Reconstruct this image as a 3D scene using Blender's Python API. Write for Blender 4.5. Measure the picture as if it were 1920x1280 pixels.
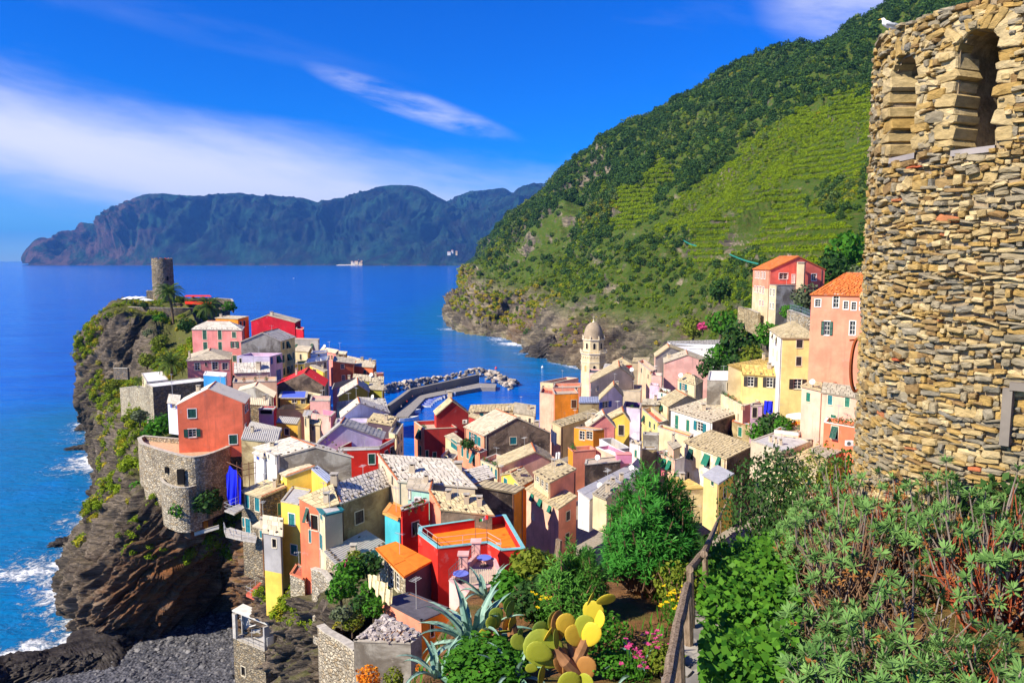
import bpy,bmesh,math,random
import numpy as np
from mathutils import Vector,Matrix
random.seed(7)
rng = np.random.default_rng(7)
for _o in list(bpy.data.objects):
 bpy.data.objects.remove(_o)
SC = bpy.context.scene
COL = SC.collection
pi = math.pi
rad = math.radians
# ------------------------------------------------------------------ camera
F_PX,PITCH,EYE = 1400.0,rad(6.24),60.0
cam_d = bpy.data.cameras.new('camera')
cam_d.sensor_width = 36.0
cam_d.lens = F_PX / 1920.0 * 36.0
cam_d.clip_start = 0.1
cam_d.clip_end = 150000.0
cam = bpy.data.objects.new('camera',cam_d)
COL.objects.link(cam)
cam.location = (0,0,EYE)
cam.rotation_euler = (pi / 2 - PITCH,0,0)
SC.camera = cam
# ------------------------------------------------------------------ sun and sky
SUN_EL,SUN_BACK = 38.0,30.0
_sx = -math.cos(rad(SUN_EL)) * math.cos(rad(SUN_BACK))
_sy = -math.cos(rad(SUN_EL)) * math.sin(rad(SUN_BACK))
_sz = math.sin(rad(SUN_EL))
sun_d = bpy.data.lights.new('sun','SUN')
sun_d.energy = 5.0
sun_d.angle = rad(0.5)
sun_d.color = (1.0,0.90,0.72)
sun = bpy.data.objects.new('sun',sun_d)
COL.objects.link(sun)
sun.location = (-200,-60,300)
sun.rotation_euler = Vector((_sx,_sy,_sz)).to_track_quat('Z','Y').to_euler()
world = bpy.data.worlds.new('World')
SC.world = world
world.use_nodes = True
_nt = world.node_tree
_nt.nodes.clear()
def wn(t,**kw):
 n = _nt.nodes.new(t)
 for k,v in kw.items():
  setattr(n,k,v)
 return n
def wl(a,b):
 _nt.links.new(a,b)
w_out = wn('ShaderNodeOutputWorld')
w_bg = wn('ShaderNodeBackground')
w_bg.inputs['Strength'].default_value = 0.096
sky = wn('ShaderNodeTexSky',sky_type='NISHITA')
sky.sun_disc = False
sky.sun_elevation = rad(SUN_EL)
sky.sun_rotation = math.atan2(_sx,_sy)
sky.altitude = 60
sky.air_density = 1.0
sky.dust_density = 0.0
sky.ozone_density = 2.6
w_hs = wn('ShaderNodeHueSaturation')
w_hs.inputs['Hue'].default_value = 0.52
w_hs.inputs['Saturation'].default_value = 2.5
w_hs.inputs['Value'].default_value = 1.0
w_tint = wn('ShaderNodeMixRGB',blend_type='MULTIPLY')
w_tint.inputs['Fac'].default_value = 1.0
w_tint.inputs['Color2'].default_value = (0.58,0.78,1.06,1)
wl(sky.outputs[0],w_tint.inputs['Color1'])
wl(w_tint.outputs[0],w_hs.inputs['Color'])
w_tc = wn('ShaderNodeTexCoord')
w_sep = wn('ShaderNodeSeparateXYZ')
wl(w_tc.outputs['Generated'],w_sep.inputs[0])
def wmath(op,a,b=None,clamp=False):
 n = wn('ShaderNodeMath',operation=op)
 n.use_clamp = clamp
 for i,v in enumerate((a,b)):
  if v is None:
   continue
  if isinstance(v,(int,float)):
   n.inputs[i].default_value = v
  else:
   wl(v,n.inputs[i])
 return n.outputs[0]
def wramp(v,lo,hi):
 n = wn('ShaderNodeMapRange',interpolation_type='SMOOTHSTEP')
 n.inputs['From Min'].default_value = lo
 n.inputs['From Max'].default_value = hi
 wl(v,n.inputs['Value'])
 return n.outputs['Result']
w_az = wmath('ARCTAN2',w_sep.outputs['X'],w_sep.outputs['Y'])
w_hyp = wmath('SQRT',wmath('ADD',wmath('MULTIPLY',w_sep.outputs['X'],w_sep.outputs['X']),
       wmath('MULTIPLY',w_sep.outputs['Y'],w_sep.outputs['Y'])))
w_el = wmath('ARCTAN2',w_sep.outputs['Z'],w_hyp)
def wnoise(sx,sy,ox,oy,detail=6,rough=0.55,dist=0.0):
 c = wn('ShaderNodeCombineXYZ')
 wl(wmath('ADD',wmath('MULTIPLY',w_az,sx),ox),c.inputs[0])
 wl(wmath('ADD',wmath('ADD',wmath('MULTIPLY',w_el,sy),oy),wmath('MULTIPLY',w_az,sy * 0.13)),c.inputs[1])
 n = wn('ShaderNodeTexNoise')
 n.inputs['Scale'].default_value = 1.0
 n.inputs['Detail'].default_value = detail
 n.inputs['Roughness'].default_value = rough
 n.inputs['Distortion'].default_value = dist
 wl(c.outputs[0],n.inputs['Vector'])
 return n.outputs['Fac']
n_big = wnoise(2.2,9.0,3.0,1.0,8,0.6)
n_fine = wnoise(6.0,26.0,1.7,4.2,8,0.58,0.25)
w_edge = wmath('SUBTRACT',wmath('MULTIPLY',wmath('ADD',w_az,0.62),-0.135),-0.185)
w_bank = wramp(wmath('ADD',wmath('SUBTRACT',w_edge,w_el),wmath('ADD',wmath('MULTIPLY',wmath('SUBTRACT',n_big,0.5),0.10),
               wmath('MULTIPLY',wmath('SUBTRACT',n_fine,0.5),0.05))),-0.045,0.06)
w_low = wramp(wmath('ADD',wmath('ADD',w_el,wmath('MULTIPLY',wmath('ADD',w_az,0.6),0.26)),wmath('MULTIPLY',wmath('SUBTRACT',n_fine,0.5),0.06)),0.065,0.135)
w_sideL = wmath('SUBTRACT',1.0,wramp(w_az,0.05,0.35))
w_bank = wmath('MULTIPLY',wmath('MULTIPLY',w_bank,wmath('ADD',wmath('MULTIPLY',w_low,0.80),0.20)),w_sideL)
w_str = wramp(wmath('ADD',n_fine,wmath('MULTIPLY',wmath('SUBTRACT',n_big,0.5),0.9)),0.60,0.86)
def blob(az0,el0,ra,re,tilt=0.0):
 da = wmath('SUBTRACT',w_az,az0)
 de = wmath('SUBTRACT',wmath('SUBTRACT',w_el,el0),wmath('MULTIPLY',da,tilt))
 q = wmath('ADD',wmath('POWER',wmath('ABSOLUTE',wmath('DIVIDE',da,ra)),2.0),wmath('POWER',wmath('ABSOLUTE',wmath('DIVIDE',de,re)),2.0))
 return wmath('SUBTRACT',1.0,wramp(q,0.0,1.0))
w_b1 = wmath('MULTIPLY',blob(-0.125,0.195,0.15,0.022,-0.30),wramp(n_fine,0.36,0.66))
w_b2 = wmath('MULTIPLY',blob(0.43,0.305,0.14,0.075,0.0),wramp(n_big,0.38,0.66))
w_b3 = wmath('MULTIPLY',blob(-0.60,0.325,0.12,0.035,0.0),wramp(n_fine,0.35,0.7))
w_b4 = wmath('MULTIPLY',blob(-0.42,0.275,0.34,0.024,-0.16),wmath('MULTIPLY',wramp(n_fine,0.30,0.75),0.42))
w_cl = wmath('ADD',wmath('ADD',wmath('MULTIPLY',w_b1,0.48),wmath('MULTIPLY',w_b2,0.62)),wmath('ADD',wmath('MULTIPLY',w_b3,0.5),wmath('MULTIPLY',w_b4,0.12)))
w_cl = wmath('ADD',w_cl,wmath('MULTIPLY',w_str,0.03))
w_cl = wmath('MAXIMUM',w_cl,wmath('MULTIPLY',w_bank,0.86),True)
w_mix = wn('ShaderNodeMixRGB')
wl(w_cl,w_mix.inputs['Fac'])
wl(w_hs.outputs['Color'],w_mix.inputs['Color1'])
w_mix.inputs['Color2'].default_value = (6.3,6.2,6.6,1)
wl(w_mix.outputs[0],w_bg.inputs['Color'])
wl(w_bg.outputs[0],w_out.inputs[0])
SC.view_settings.view_transform = 'Standard'
SC.view_settings.look = 'None'
SC.view_settings.gamma = 1.0
SC.view_settings.use_curve_mapping = False
SC.view_settings.exposure = 0.85
SC.render.engine = 'CYCLES'
SC.cycles.use_denoising = True
SC.cycles.max_bounces = 6
SC.cycles.transparent_max_bounces = 8
SC.cycles.volume_bounces = 0
SC.cycles.caustics_reflective = False
SC.cycles.caustics_refractive = False
# ------------------------------------------------------------------ helpers: where a line of sight meets the place
COSP,SINP = math.cos(PITCH),math.sin(PITCH)
CAM = Vector((0,0,EYE))
def ray(px,py):
 u,v = (px - 960.0) / F_PX,(640.0 - py) / F_PX
 return Vector((u,COSP + v * SINP,-SINP + v * COSP))
def at(px,py,d):
 r = ray(px,py)
 return CAM + r * (d / r.y)
def atz(px,py,z):
 r = ray(px,py)
 return CAM + r * ((z - EYE) / r.z)
def proj(P):
 P = np.asarray(P,float)
 x,y,z = P[...,0],P[...,1],P[...,2] - EYE
 dep = y * COSP - z * SINP
 up = y * SINP + z * COSP
 return 960 + F_PX * x / dep,640 - F_PX * up / dep
# ------------------------------------------------------------------ helpers: objects
def link(name,data,parent=None,loc=None,mat=None):
 o = bpy.data.objects.new(name,data)
 COL.objects.link(o)
 if parent is not None:
  o.parent = parent
 if loc is not None:
  o.location = loc
 if mat is not None and data is not None:
  data.materials.append(mat)
 return o
def tag(o,label=None,cat=None,group=None,kind=None):
 if label: o['label'] = label
 if cat: o['category'] = cat
 if group: o['group'] = group
 if kind: o['kind'] = kind
 return o
def thing(name,label,cat,loc,group=None,rz=0.0):
 o = link(name,None,None,loc)
 o.rotation_euler = (0,0,rz)
 o.empty_display_size = 0.3
 return tag(o,label,cat,group)
class MB:
 """collects faces for one mesh"""
 def __init__(self):
  self.v,self.f,self.m,self.t = [],[],[],[]
 def face(self,pts,m=0,t=None):
  n = len(self.v)
  self.v += [tuple(p) for p in pts]
  self.f.append(tuple(range(n,n + len(pts))))
  self.m.append(m)
  self.t.append(random.random() if t is None else t)
 def quad_out(self,pts,out,m=0,t=None):
  a,b,c = Vector(pts[0]),Vector(pts[1]),Vector(pts[2])
  if (b - a).cross(c - b).dot(out) < 0:
   pts = list(reversed(pts))
  self.face(pts,m,t)
 def box(self,c,s,m=0,rot=None,t=None):
  c = Vector(c)
  hx,hy,hz = s[0] / 2,s[1] / 2,s[2] / 2
  P = [Vector((x * hx,y * hy,z * hz)) for z in (-1,1) for y in (-1,1) for x in (-1,1)]
  if rot is not None:
   P = [rot @ p for p in P]
  P = [p + c for p in P]
  t = random.random() if t is None else t
  for q in ((0,2,3,1),(4,5,7,6),(0,1,5,4),(2,6,7,3),(0,4,6,2),(1,3,7,5)):
   self.face([P[i] for i in q],m,t)
 def tube(self,pts,r,n=6,m=0,t=None,cap=True):
  pts = [Vector(p) for p in pts]
  rs = r if isinstance(r,(list,tuple)) else [r] * len(pts)
  t = random.random() if t is None else t
  rings = []
  for i,p in enumerate(pts):
   d = (pts[min(i + 1,len(pts) - 1)] - pts[max(i - 1,0)])
   if d.length < 1e-9: d = Vector((0,0,1))
   d.normalize()
   a = d.orthogonal().normalized() if i == 0 else (a - d * a.dot(d)).normalized()
   b = d.cross(a)
   rings.append([p + (a * math.cos(2 * pi * k / n) + b * math.sin(2 * pi * k / n)) * rs[i] for k in range(n)])
  for i in range(len(rings) - 1):
   for k in range(n):
    self.face([rings[i][k],rings[i][(k + 1) % n],rings[i + 1][(k + 1) % n],rings[i + 1][k]],m,t)
  if cap:
   self.face(list(reversed(rings[0])),m,t)
   self.face(rings[-1],m,t)
 def lathe(self,prof,n=16,c=(0,0,0),m=0,t=None):
  c = Vector(c)
  t = random.random() if t is None else t
  for (r0,z0),(r1,z1) in zip(prof,prof[1:]):
   for k in range(n):
    a0,a1 = 2 * pi * k / n,2 * pi * (k + 1) / n
    q = [c + Vector((r * math.cos(a),r * math.sin(a),z)) for r,z,a in ((r0,z0,a0),(r0,z0,a1),(r1,z1,a1),(r1,z1,a0))]
    if r0 < 1e-6: q = [q[0],q[2],q[3]]
    elif r1 < 1e-6: q = q[:3]
    self.face(q,m,t)
 def data(self,name,mats=(),smooth=False,weld=False):
  me = bpy.data.meshes.new(name)
  me.from_pydata(self.v,[],self.f)
  if self.f:
   me.polygons.foreach_set('material_index',self.m)
   at_ = me.attributes.new('tint','FLOAT','FACE')
   at_.data.foreach_set('value',self.t)
   if smooth:
    me.polygons.foreach_set('use_smooth',[True] * len(self.f))
  for x in mats:
   me.materials.append(x)
  if weld:
   bm = bmesh.new(); bm.from_mesh(me)
   bmesh.ops.remove_doubles(bm,verts=bm.verts,dist=1e-4)
   bm.to_mesh(me); bm.free()
  me.update()
  return me
 def build(self,name,mats,parent=None,loc=None,smooth=False,weld=False):
  if not isinstance(mats,(list,tuple)): mats = [mats]
  return link(name,self.data(name,mats,smooth,weld),parent,loc)
def np_mesh(name,V,Fq,mat=None,tint=None,attrs=None,smooth=False):
 V = np.asarray(V,np.float32); Fq = np.asarray(Fq,np.int32)
 me = bpy.data.meshes.new(name)
 k = Fq.shape[1]
 me.vertices.add(len(V)); me.vertices.foreach_set('co',V.ravel())
 me.loops.add(Fq.size); me.loops.foreach_set('vertex_index',Fq.ravel())
 me.polygons.add(len(Fq)); me.polygons.foreach_set('loop_start',np.arange(0,Fq.size,k,dtype=np.int32))
 if smooth:
  me.polygons.foreach_set('use_smooth',np.ones(len(Fq),bool))
 if tint is not None:
  a = me.attributes.new('tint','FLOAT','FACE' if len(tint) == len(Fq) else 'POINT')
  a.data.foreach_set('value',np.asarray(tint,np.float32))
 for n,arr in (attrs or {}).items():
  a = me.attributes.new(n,'FLOAT','POINT')
  a.data.foreach_set('value',np.asarray(arr,np.float32))
 if mat is not None: me.materials.append(mat)
 me.update(calc_edges=True)
 return me
# ------------------------------------------------------------------ helpers: noise on arrays
def _hash(ix,iy,iz,seed):
 h = (ix * 374761393 + iy * 668265263 + iz * 2147483647 + seed * 1274126177) & 0xFFFFFFFF
 h = ((h ^ (h >> 13)) * 1274126177) & 0xFFFFFFFF
 return ((h ^ (h >> 16)) & 0xFFFFFF) / float(0xFFFFFF)
def vnoise(P,seed=0):
 P = np.asarray(P,float)
 I = np.floor(P).astype(np.int64); f = P - I
 f = f * f * f * (f * (f * 6 - 15) + 10)
 out = 0
 for dx in (0,1):
  for dy in (0,1):
   for dz in (0,1):
    w = (f[...,0] if dx else 1 - f[...,0]) * (f[...,1] if dy else 1 - f[...,1]) * (f[...,2] if dz else 1 - f[...,2])
    out = out + w * _hash(I[...,0] + dx,I[...,1] + dy,I[...,2] + dz,seed)
 return out * 2 - 1
def fbm(P,oct=5,seed=0,gain=0.5,ridged=False):
 P = np.asarray(P,float); a,s,out = 1.0,0.0,0
 for i in range(oct):
  n = vnoise(P * (2.03 ** i) + i * 17.3,seed + i)
  if ridged: n = 1 - 2 * np.abs(n)
  out = out + a * n; s += a; a *= gain
 return out / s
def crom(C,n):
 """Catmull-Rom resampling of C along axis 0 to n samples"""
 C = np.asarray(C,float); m = len(C)
 t = np.linspace(0,m - 1,n); i = np.clip(t.astype(int),0,m - 2); f = (t - i)
 f = f.reshape((-1,) + (1,) * (C.ndim - 1))
 p0,p1,p2,p3 = C[np.clip(i - 1,0,m - 1)],C[i],C[i + 1],C[np.clip(i + 2,0,m - 1)]
 return 0.5 * ((2 * p1) + (-p0 + p2) * f + (2 * p0 - 5 * p1 + 4 * p2 - p3) * f * f + (-p0 + 3 * p1 - 3 * p2 + p3) * f ** 3)
def lin(C,n):
 C = np.asarray(C,float); t = np.linspace(0,len(C) - 1,n); i = np.clip(t.astype(int),0,len(C) - 2)
 f = (t - i).reshape((-1,) + (1,) * (C.ndim - 1)); return C[i] * (1 - f) + C[i + 1] * f
def loft(cols,nu,nv,straight=False):
 """cols: equal-length lists of points, foot to top; returns array (nu, nv, 3)"""
 A = np.array([[tuple(p) for p in c] for c in cols],float)
 A = crom(A,nu)
 return np.swapaxes((lin if straight else crom)(np.swapaxes(A,0,1),nv),0,1)
def grid_normals(G):
 du = np.gradient(G,axis=0); dv = np.gradient(G,axis=1)
 n = np.cross(du,dv)
 return n / (np.linalg.norm(n,axis=2,keepdims=True) + 1e-9)
def grid_obj(name,G,mat,attrs=None,smooth=True,flip=False):
 nu,nv = G.shape[:2]
 idx = np.arange(nu * nv).reshape(nu,nv)
 Fq = np.stack([idx[:-1,:-1],idx[1:,:-1],idx[1:,1:],idx[:-1,1:]],-1).reshape(-1,4)
 if flip: Fq = Fq[:,::-1]
 me = np_mesh(name,G.reshape(-1,3),Fq,mat,None,{k: a.ravel() for k,a in (attrs or {}).items()},smooth)
 return link(name,me)
# ------------------------------------------------------------------ materials
MATS = {}
class NT:
 def __init__(self,name):
  self.m = bpy.data.materials.new(name); self.m.use_nodes = True
  self.t = self.m.node_tree; self.b = self.t.nodes['Principled BSDF']
 def n(self,typ,ins=None,**kw):
  x = self.t.nodes.new(typ)
  for k,v in kw.items(): setattr(x,k,v)
  for k,v in (ins or {}).items(): self.s(x,k,v)
  return x
 def s(self,node,k,v):
  i = node.inputs[k]
  if isinstance(v,bpy.types.NodeSocket): self.t.links.new(v,i)
  elif isinstance(v,bpy.types.Node): self.t.links.new(v.outputs[0],i)
  elif isinstance(v,(tuple,list)) and i.type == 'RGBA' and len(v) == 3: i.default_value = (*v,1)
  else: i.default_value = v
 def pos(self,scale=(1,1,1),rot=(0,0,0)):
  g = self.n('ShaderNodeNewGeometry')
  mp = self.n('ShaderNodeMapping',{'Vector': g.outputs['Position'],'Scale': scale,'Rotation': rot})
  return mp.outputs[0]
 def noise(self,vec,scale,detail=4,rough=0.55,dist=0.0):
  return self.n('ShaderNodeTexNoise',{'Vector': vec,'Scale': scale,'Detail': detail,'Roughness': rough,'Distortion': dist}).outputs['Fac']
 def ramp(self,v,lo,hi,a=0.0,b=1.0):
  return self.n('ShaderNodeMapRange',{'Value': v,'From Min': lo,'From Max': hi,'To Min': a,'To Max': b},interpolation_type='SMOOTHSTEP').outputs['Result']
 def mix(self,f,a,b,mode='MIX'):
  return self.n('ShaderNodeMixRGB',{'Fac': f,'Color1': a,'Color2': b},blend_type=mode).outputs[0]
 def math(self,op,a,b=0.0):
  return self.n('ShaderNodeMath',{0: a,1: b},operation=op).outputs[0]
 def attr(self,name,typ='GEOMETRY'):
  x = self.n('ShaderNodeAttribute'); x.attribute_name = name; x.attribute_type = typ
  return x.outputs['Fac']
 def bump(self,h,strength=0.4,dist=0.05):
  self.s(self.b,'Normal',self.n('ShaderNodeBump',{'Height': h,'Strength': strength,'Distance': dist}).outputs[0])
 def done(self,color=None,rough=0.85,spec=0.25):
  if color is not None: self.s(self.b,'Base Color',color)
  self.s(self.b,'Roughness',rough)
  self.s(self.b,'Specular IOR Level',spec)
  return self.m
def scl(c,k): return tuple(min(1.0,x * k) for x in c)
def plaster(col,dirt=0.6):
 """painted lime plaster: mottling, rain streaks and a few worn patches"""
 key = ('plaster',tuple(round(x,3) for x in col),dirt)
 if key in MATS: return MATS[key]
 n = NT('plaster'); p = n.pos()
 a = n.noise(p,0.35,5,0.6)
 c = n.mix(n.ramp(a,0.35,0.7),scl(col,0.78),scl(col,1.12))
 st = n.noise(n.pos((1.6,1.6,0.13)),1.0,5,0.65)
 c = n.mix(n.math('MULTIPLY',n.ramp(st,0.52,0.78),dirt),c,tuple(x * 0.45 + 0.03 for x in col))
 wr = n.noise(p,0.75,7,0.7)
 c = n.mix(n.math('MULTIPLY',n.ramp(wr,0.59,0.68),dirt * 0.8),c,tuple(x * .5 + .16 for x in col))
 n.bump(n.noise(p,9.0,4,0.7),0.25,0.02)
 MATS[key] = n.done(c,0.9,0.05)
 return MATS[key]
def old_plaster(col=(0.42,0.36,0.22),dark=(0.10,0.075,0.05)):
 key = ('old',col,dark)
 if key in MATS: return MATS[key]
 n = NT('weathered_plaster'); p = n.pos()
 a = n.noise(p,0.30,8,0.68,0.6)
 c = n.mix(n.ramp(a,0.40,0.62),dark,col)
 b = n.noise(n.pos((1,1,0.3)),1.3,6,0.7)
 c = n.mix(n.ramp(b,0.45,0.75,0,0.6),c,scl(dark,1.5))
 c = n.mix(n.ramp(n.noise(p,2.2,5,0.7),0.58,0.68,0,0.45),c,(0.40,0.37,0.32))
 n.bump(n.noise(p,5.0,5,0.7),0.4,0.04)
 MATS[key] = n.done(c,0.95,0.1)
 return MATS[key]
def flat(name,col,rough=0.6,spec=0.3,var=0.12,metal=0.0):
 key = ('flat',name,col)
 if key in MATS: return MATS[key]
 n = NT(name)
 c = n.mix(n.ramp(n.noise(n.pos(),2.5,4,0.6),0.3,0.7),scl(col,1 - var),scl(col,1 + var))
 c = n.mix(n.ramp(n.attr('tint'),0,1,0.0,var * 1.5),c,scl(col,0.6))
 n.b.inputs['Metallic'].default_value = metal
 MATS[key] = n.done(c,rough,spec)
 return MATS[key]
def slate(col=(0.56,0.52,0.43),lichen=(0.34,0.30,0.22),amt=0.5):
 """roof of stone slabs, each slab with its own tone, lichen in patches"""
 key = ('slate',col,lichen,amt)
 if key in MATS: return MATS[key]
 n = NT('roof_slabs'); p = n.pos()
 t = n.attr('tint')
 c = n.mix(t,scl(col,0.78),scl(col,1.12))
 c = n.mix(n.ramp(n.noise(p,0.55,7,0.7),0.48,0.72,0,amt),c,lichen)
 c = n.mix(n.ramp(n.noise(p,3.0,5,0.75),0.55,0.75,0,0.45),c,scl(lichen,0.55))
 c = n.mix(n.ramp(n.noise(p,1.4,4,0.6),0.60,0.70,0,0.35),c,(0.62,0.58,0.50))
 n.bump(n.noise(p,6.0,5,0.7),0.35,0.03)
 MATS[key] = n.done(c,0.9,0.15)
 return MATS[key]
def rubble(col=(0.30,0.25,0.17),dark=(0.07,0.06,0.05),scale=2.2,name='rubble_stone'):
 """rubble masonry seen from afar"""
 key = ('rubble',col,dark,scale)
 if key in MATS: return MATS[key]
 n = NT(name); p = n.pos((1,1,1.7))
 v = n.n('ShaderNodeTexVoronoi',{'Vector': p,'Scale': scale,'Randomness': 1.0})
 e = n.n('ShaderNodeTexVoronoi',{'Vector': p,'Scale': scale,'Randomness': 1.0},feature='DISTANCE_TO_EDGE')
 hs = n.n('ShaderNodeSeparateColor',{'Color': v.outputs['Color']})
 c = n.mix(hs.outputs[0],scl(col,0.6),scl(col,1.35))
 c = n.mix(n.ramp(hs.outputs[1],0.6,0.95,0,0.5),c,(0.36,0.24,0.10))
 c = n.mix(n.ramp(n.noise(n.pos(),0.25,6,0.65),0.45,0.72,0,0.6),c,dark)
 c = n.mix(n.ramp(e.outputs['Distance'],0.0,0.10,0.8,0.0),c,dark)
 n.bump(n.ramp(e.outputs['Distance'],0.0,0.2),0.8,0.12)
 MATS[key] = n.done(c,0.95,0.1)
 return MATS[key]
def leafmat(name,a,b,c3=None,trans=0.25,inst=False,rough=0.6,spec=0.06):
 """foliage: every leaf (and every plant, when scattered) has its own tone"""
 key = ('leaf',name)
 if key in MATS: return MATS[key]
 n = NT(name)
 col = n.mix(n.attr('tint'),a,b)
 if inst:
  r = n.attr('shade','INSTANCER')
  col = n.mix(n.ramp(r,0.0,1.0,0.0,0.75),col,scl(a,0.7))
  h = n.attr('hue','INSTANCER')
  col = n.mix(n.ramp(h,0.55,1.0,0.0,0.8),col,c3 or b)
 elif c3:
  col = n.mix(n.ramp(n.noise(n.pos(),1.3,3,0.6),0.55,0.75,0,0.7),col,c3)
 n.done(col,rough,spec)
 tr = n.n('ShaderNodeBsdfTranslucent',{'Color': n.mix(0.5,col,n.mix(1.0,col,(1.0,1.0,0.4),'MULTIPLY'))})
 mx = n.n('ShaderNodeMixShader',{0: trans,1: n.b.outputs[0],2: tr.outputs[0]})
 out = [x for x in n.t.nodes if x.type == 'OUTPUT_MATERIAL'][0]
 n.t.links.new(mx.outputs[0],out.inputs[0])
 MATS[key] = n.m
 return n.m
# ================================================================== sea
def V3(p): return Vector(p)
def W(px,py): return atz(px,py,0.0)
shore_pts = [W(*p) for p in ((165,792),(174,803),(171,856),(180,890),(189,928),(172,960),(158,988),(140,1025),(131,1066),(127,1100),(128,1125),
             (139,1149),(152,1172),(127,1215),(100,1227),(50,1236),(0,1248))]
shore_r = [W(*p) for p in ((893,532),(890,552),(850,590),(862,605),(875,622),(915,628),(960,634),(1000,655),(1035,672),(1085,690))]
foam_spots = [(W(95,1050),15,1.0),(W(120,1080),9,0.9),(W(60,1040),9,0.8),(W(155,880),16,0.75),(W(165,915),14,0.8),(W(160,828),14,0.8),
              (W(60,1222),7,1.0),(W(100,1210),6,0.9),(W(15,1235),7,.9),(W(172,945),10,0.8),(W(150,805),12,.7),
              (W(975,645),26,1.0),(W(955,636),26,.9),(W(985,662),16,.9),(W(890,618),30,.9),(W(850,592),30,.9),(W(848,617),22,.9),(W(872,547),60,.7)]
def build_sea():
 nr,na = 330,420
 R = np.geomspace(40,30000,nr)
 A = np.linspace(rad(-78),rad(78),na)
 X = R[:,None] * np.sin(A)[None]; Y = R[:,None] * np.cos(A)[None]
 G = np.stack([X,Y,np.zeros_like(X)],-1)
 near = np.full(X.shape,1e9)
 def seg(a,b):
  a = np.array(a[:2]); b = np.array(b[:2]); ab = b - a
  t = np.clip(((X - a[0]) * ab[0] + (Y - a[1]) * ab[1]) / (ab @ ab),0,1)
  return np.hypot(X - a[0] - t * ab[0],Y - a[1] - t * ab[1])
 for L in (shore_pts,shore_r):
  for a,b in zip(L,L[1:]):
   near = np.minimum(near,seg(a,b))
 foam = np.exp(-(near / 11.0) ** 1.3) * 0.95 * (R[:,None] < 900)
 for p,r,s in foam_spots:
  foam = np.maximum(foam,s * np.exp(-(((X - p.x) ** 2 + (Y - p.y) ** 2) / (r * r))))
 foam = foam * (0.75 + 0.5 * fbm(G * 0.06 + 3,4,5))
 shallow = np.exp(-near / 55.0)
 n = NT('sea_water')
 p = n.pos()
 fo,sh = n.attr('foam'),n.attr('shallow')
 sw = n.noise(n.pos((0.012,0.05,1)),1.0,4,0.6)
 base = n.mix(n.ramp(sw,0.35,0.7),(0.0005,0.085,0.47),(0.001,0.125,0.58))
 base = n.mix(n.ramp(sh,0.05,0.75),base,(0.002,0.135,0.34))
 base = n.mix(n.ramp(n.noise(p,0.05,5,0.6),0.45,0.75,0.0,0.5),base,(0.001,0.165,0.56))
 fn = n.noise(p,0.35,8,0.75,0.8)
 fn2 = n.noise(p,1.6,5,0.7,0.5)
 fm = n.ramp(n.math('ADD',fo,n.math('MULTIPLY',n.math('SUBTRACT',n.math('ADD',n.math('MULTIPLY',fn,0.7),n.math('MULTIPLY',fn2,0.3)),0.5),2.4)),0.50,0.85)
 fm = n.math('MULTIPLY',fm,n.ramp(fo,0.05,0.25))
 col = n.mix(fm,base,(0.85,0.88,0.9))
 g = n.n('ShaderNodeNewGeometry')
 w1 = n.noise(n.pos((0.5,1.3,1)),0.35,3,0.6,0.6)
 w2 = n.noise(n.pos((0.6,1.0,1)),1.4,4,0.65)
 w3 = n.noise(n.pos((0.3,1.0,1)),0.06,3,0.6)
 h = n.math('ADD',n.math('ADD',n.math('MULTIPLY',w1,0.9),n.math('MULTIPLY',w2,0.35)),n.math('MULTIPLY',w3,2.5))
 h = n.math('ADD',h,n.math('MULTIPLY',fm,0.3))
 n.bump(h,1.0,1.0)
 n.s(n.b,'IOR',1.33)
 m = n.done(col,n.math('ADD',0.11,n.math('MULTIPLY',fm,0.6)),0.11)
 o = grid_obj('sea',G,m,{'foam': foam,'shallow': shallow},smooth=True,flip=True)
 tag(o,'deep blue sea with white surf along the rocks',None,None,'structure')
build_sea()
# ================================================================== rock and earth materials
def rockmat(name,cols,strata_rot,green=0.4,strata=(0.12,0.25,1.6),bump=0.9,bdist=0.5,top=(0.10,0.11,0.03),tscale=1.0,steep=(0.45,0.8)):
 n = NT(name); p = n.pos()
 sp = n.pos(strata,strata_rot)
 a = n.noise(p,0.05 * tscale,7,0.65,0.5)
 b = n.noise(sp,1.0 * tscale,9,0.7,0.6)
 c = n.mix(n.ramp(a,0.40,0.62),cols[0],cols[1])
 c = n.mix(n.ramp(b,0.38,0.66,0,0.85),c,cols[2])
 c = n.mix(n.ramp(n.noise(sp,2.6 * tscale,6,0.75),0.55,0.72,0,0.7),c,cols[3])
 g = n.n('ShaderNodeNewGeometry')
 nz = n.n('ShaderNodeSeparateXYZ',{0: g.outputs['Normal']}).outputs['Z']
 gn = n.noise(p,0.16 * tscale,6,0.7)
 gm = n.math('MULTIPLY',n.ramp(n.math('ADD',nz,n.math('MULTIPLY',n.math('SUBTRACT',gn,0.5),1.2)),steep[0],steep[1]),n.attr('green'))
 earth = n.mix(n.ramp(n.noise(p,0.5 * tscale,5,0.7),0.45,0.75),top,(0.14,0.115,0.04))
 c = n.mix(gm,c,earth)
 oc = n.attr('ochre')
 c = n.mix(n.math('MULTIPLY',oc,n.ramp(n.noise(sp,0.7 * tscale,7,0.7),0.25,0.7)),c,(0.30,0.115,0.035))
 n.bump(n.math('ADD',b,n.math('MULTIPLY',n.noise(p,1.5 * tscale,6,0.7),0.5)),bump,bdist)
 return n.done(c,0.95,0.06)
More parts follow.
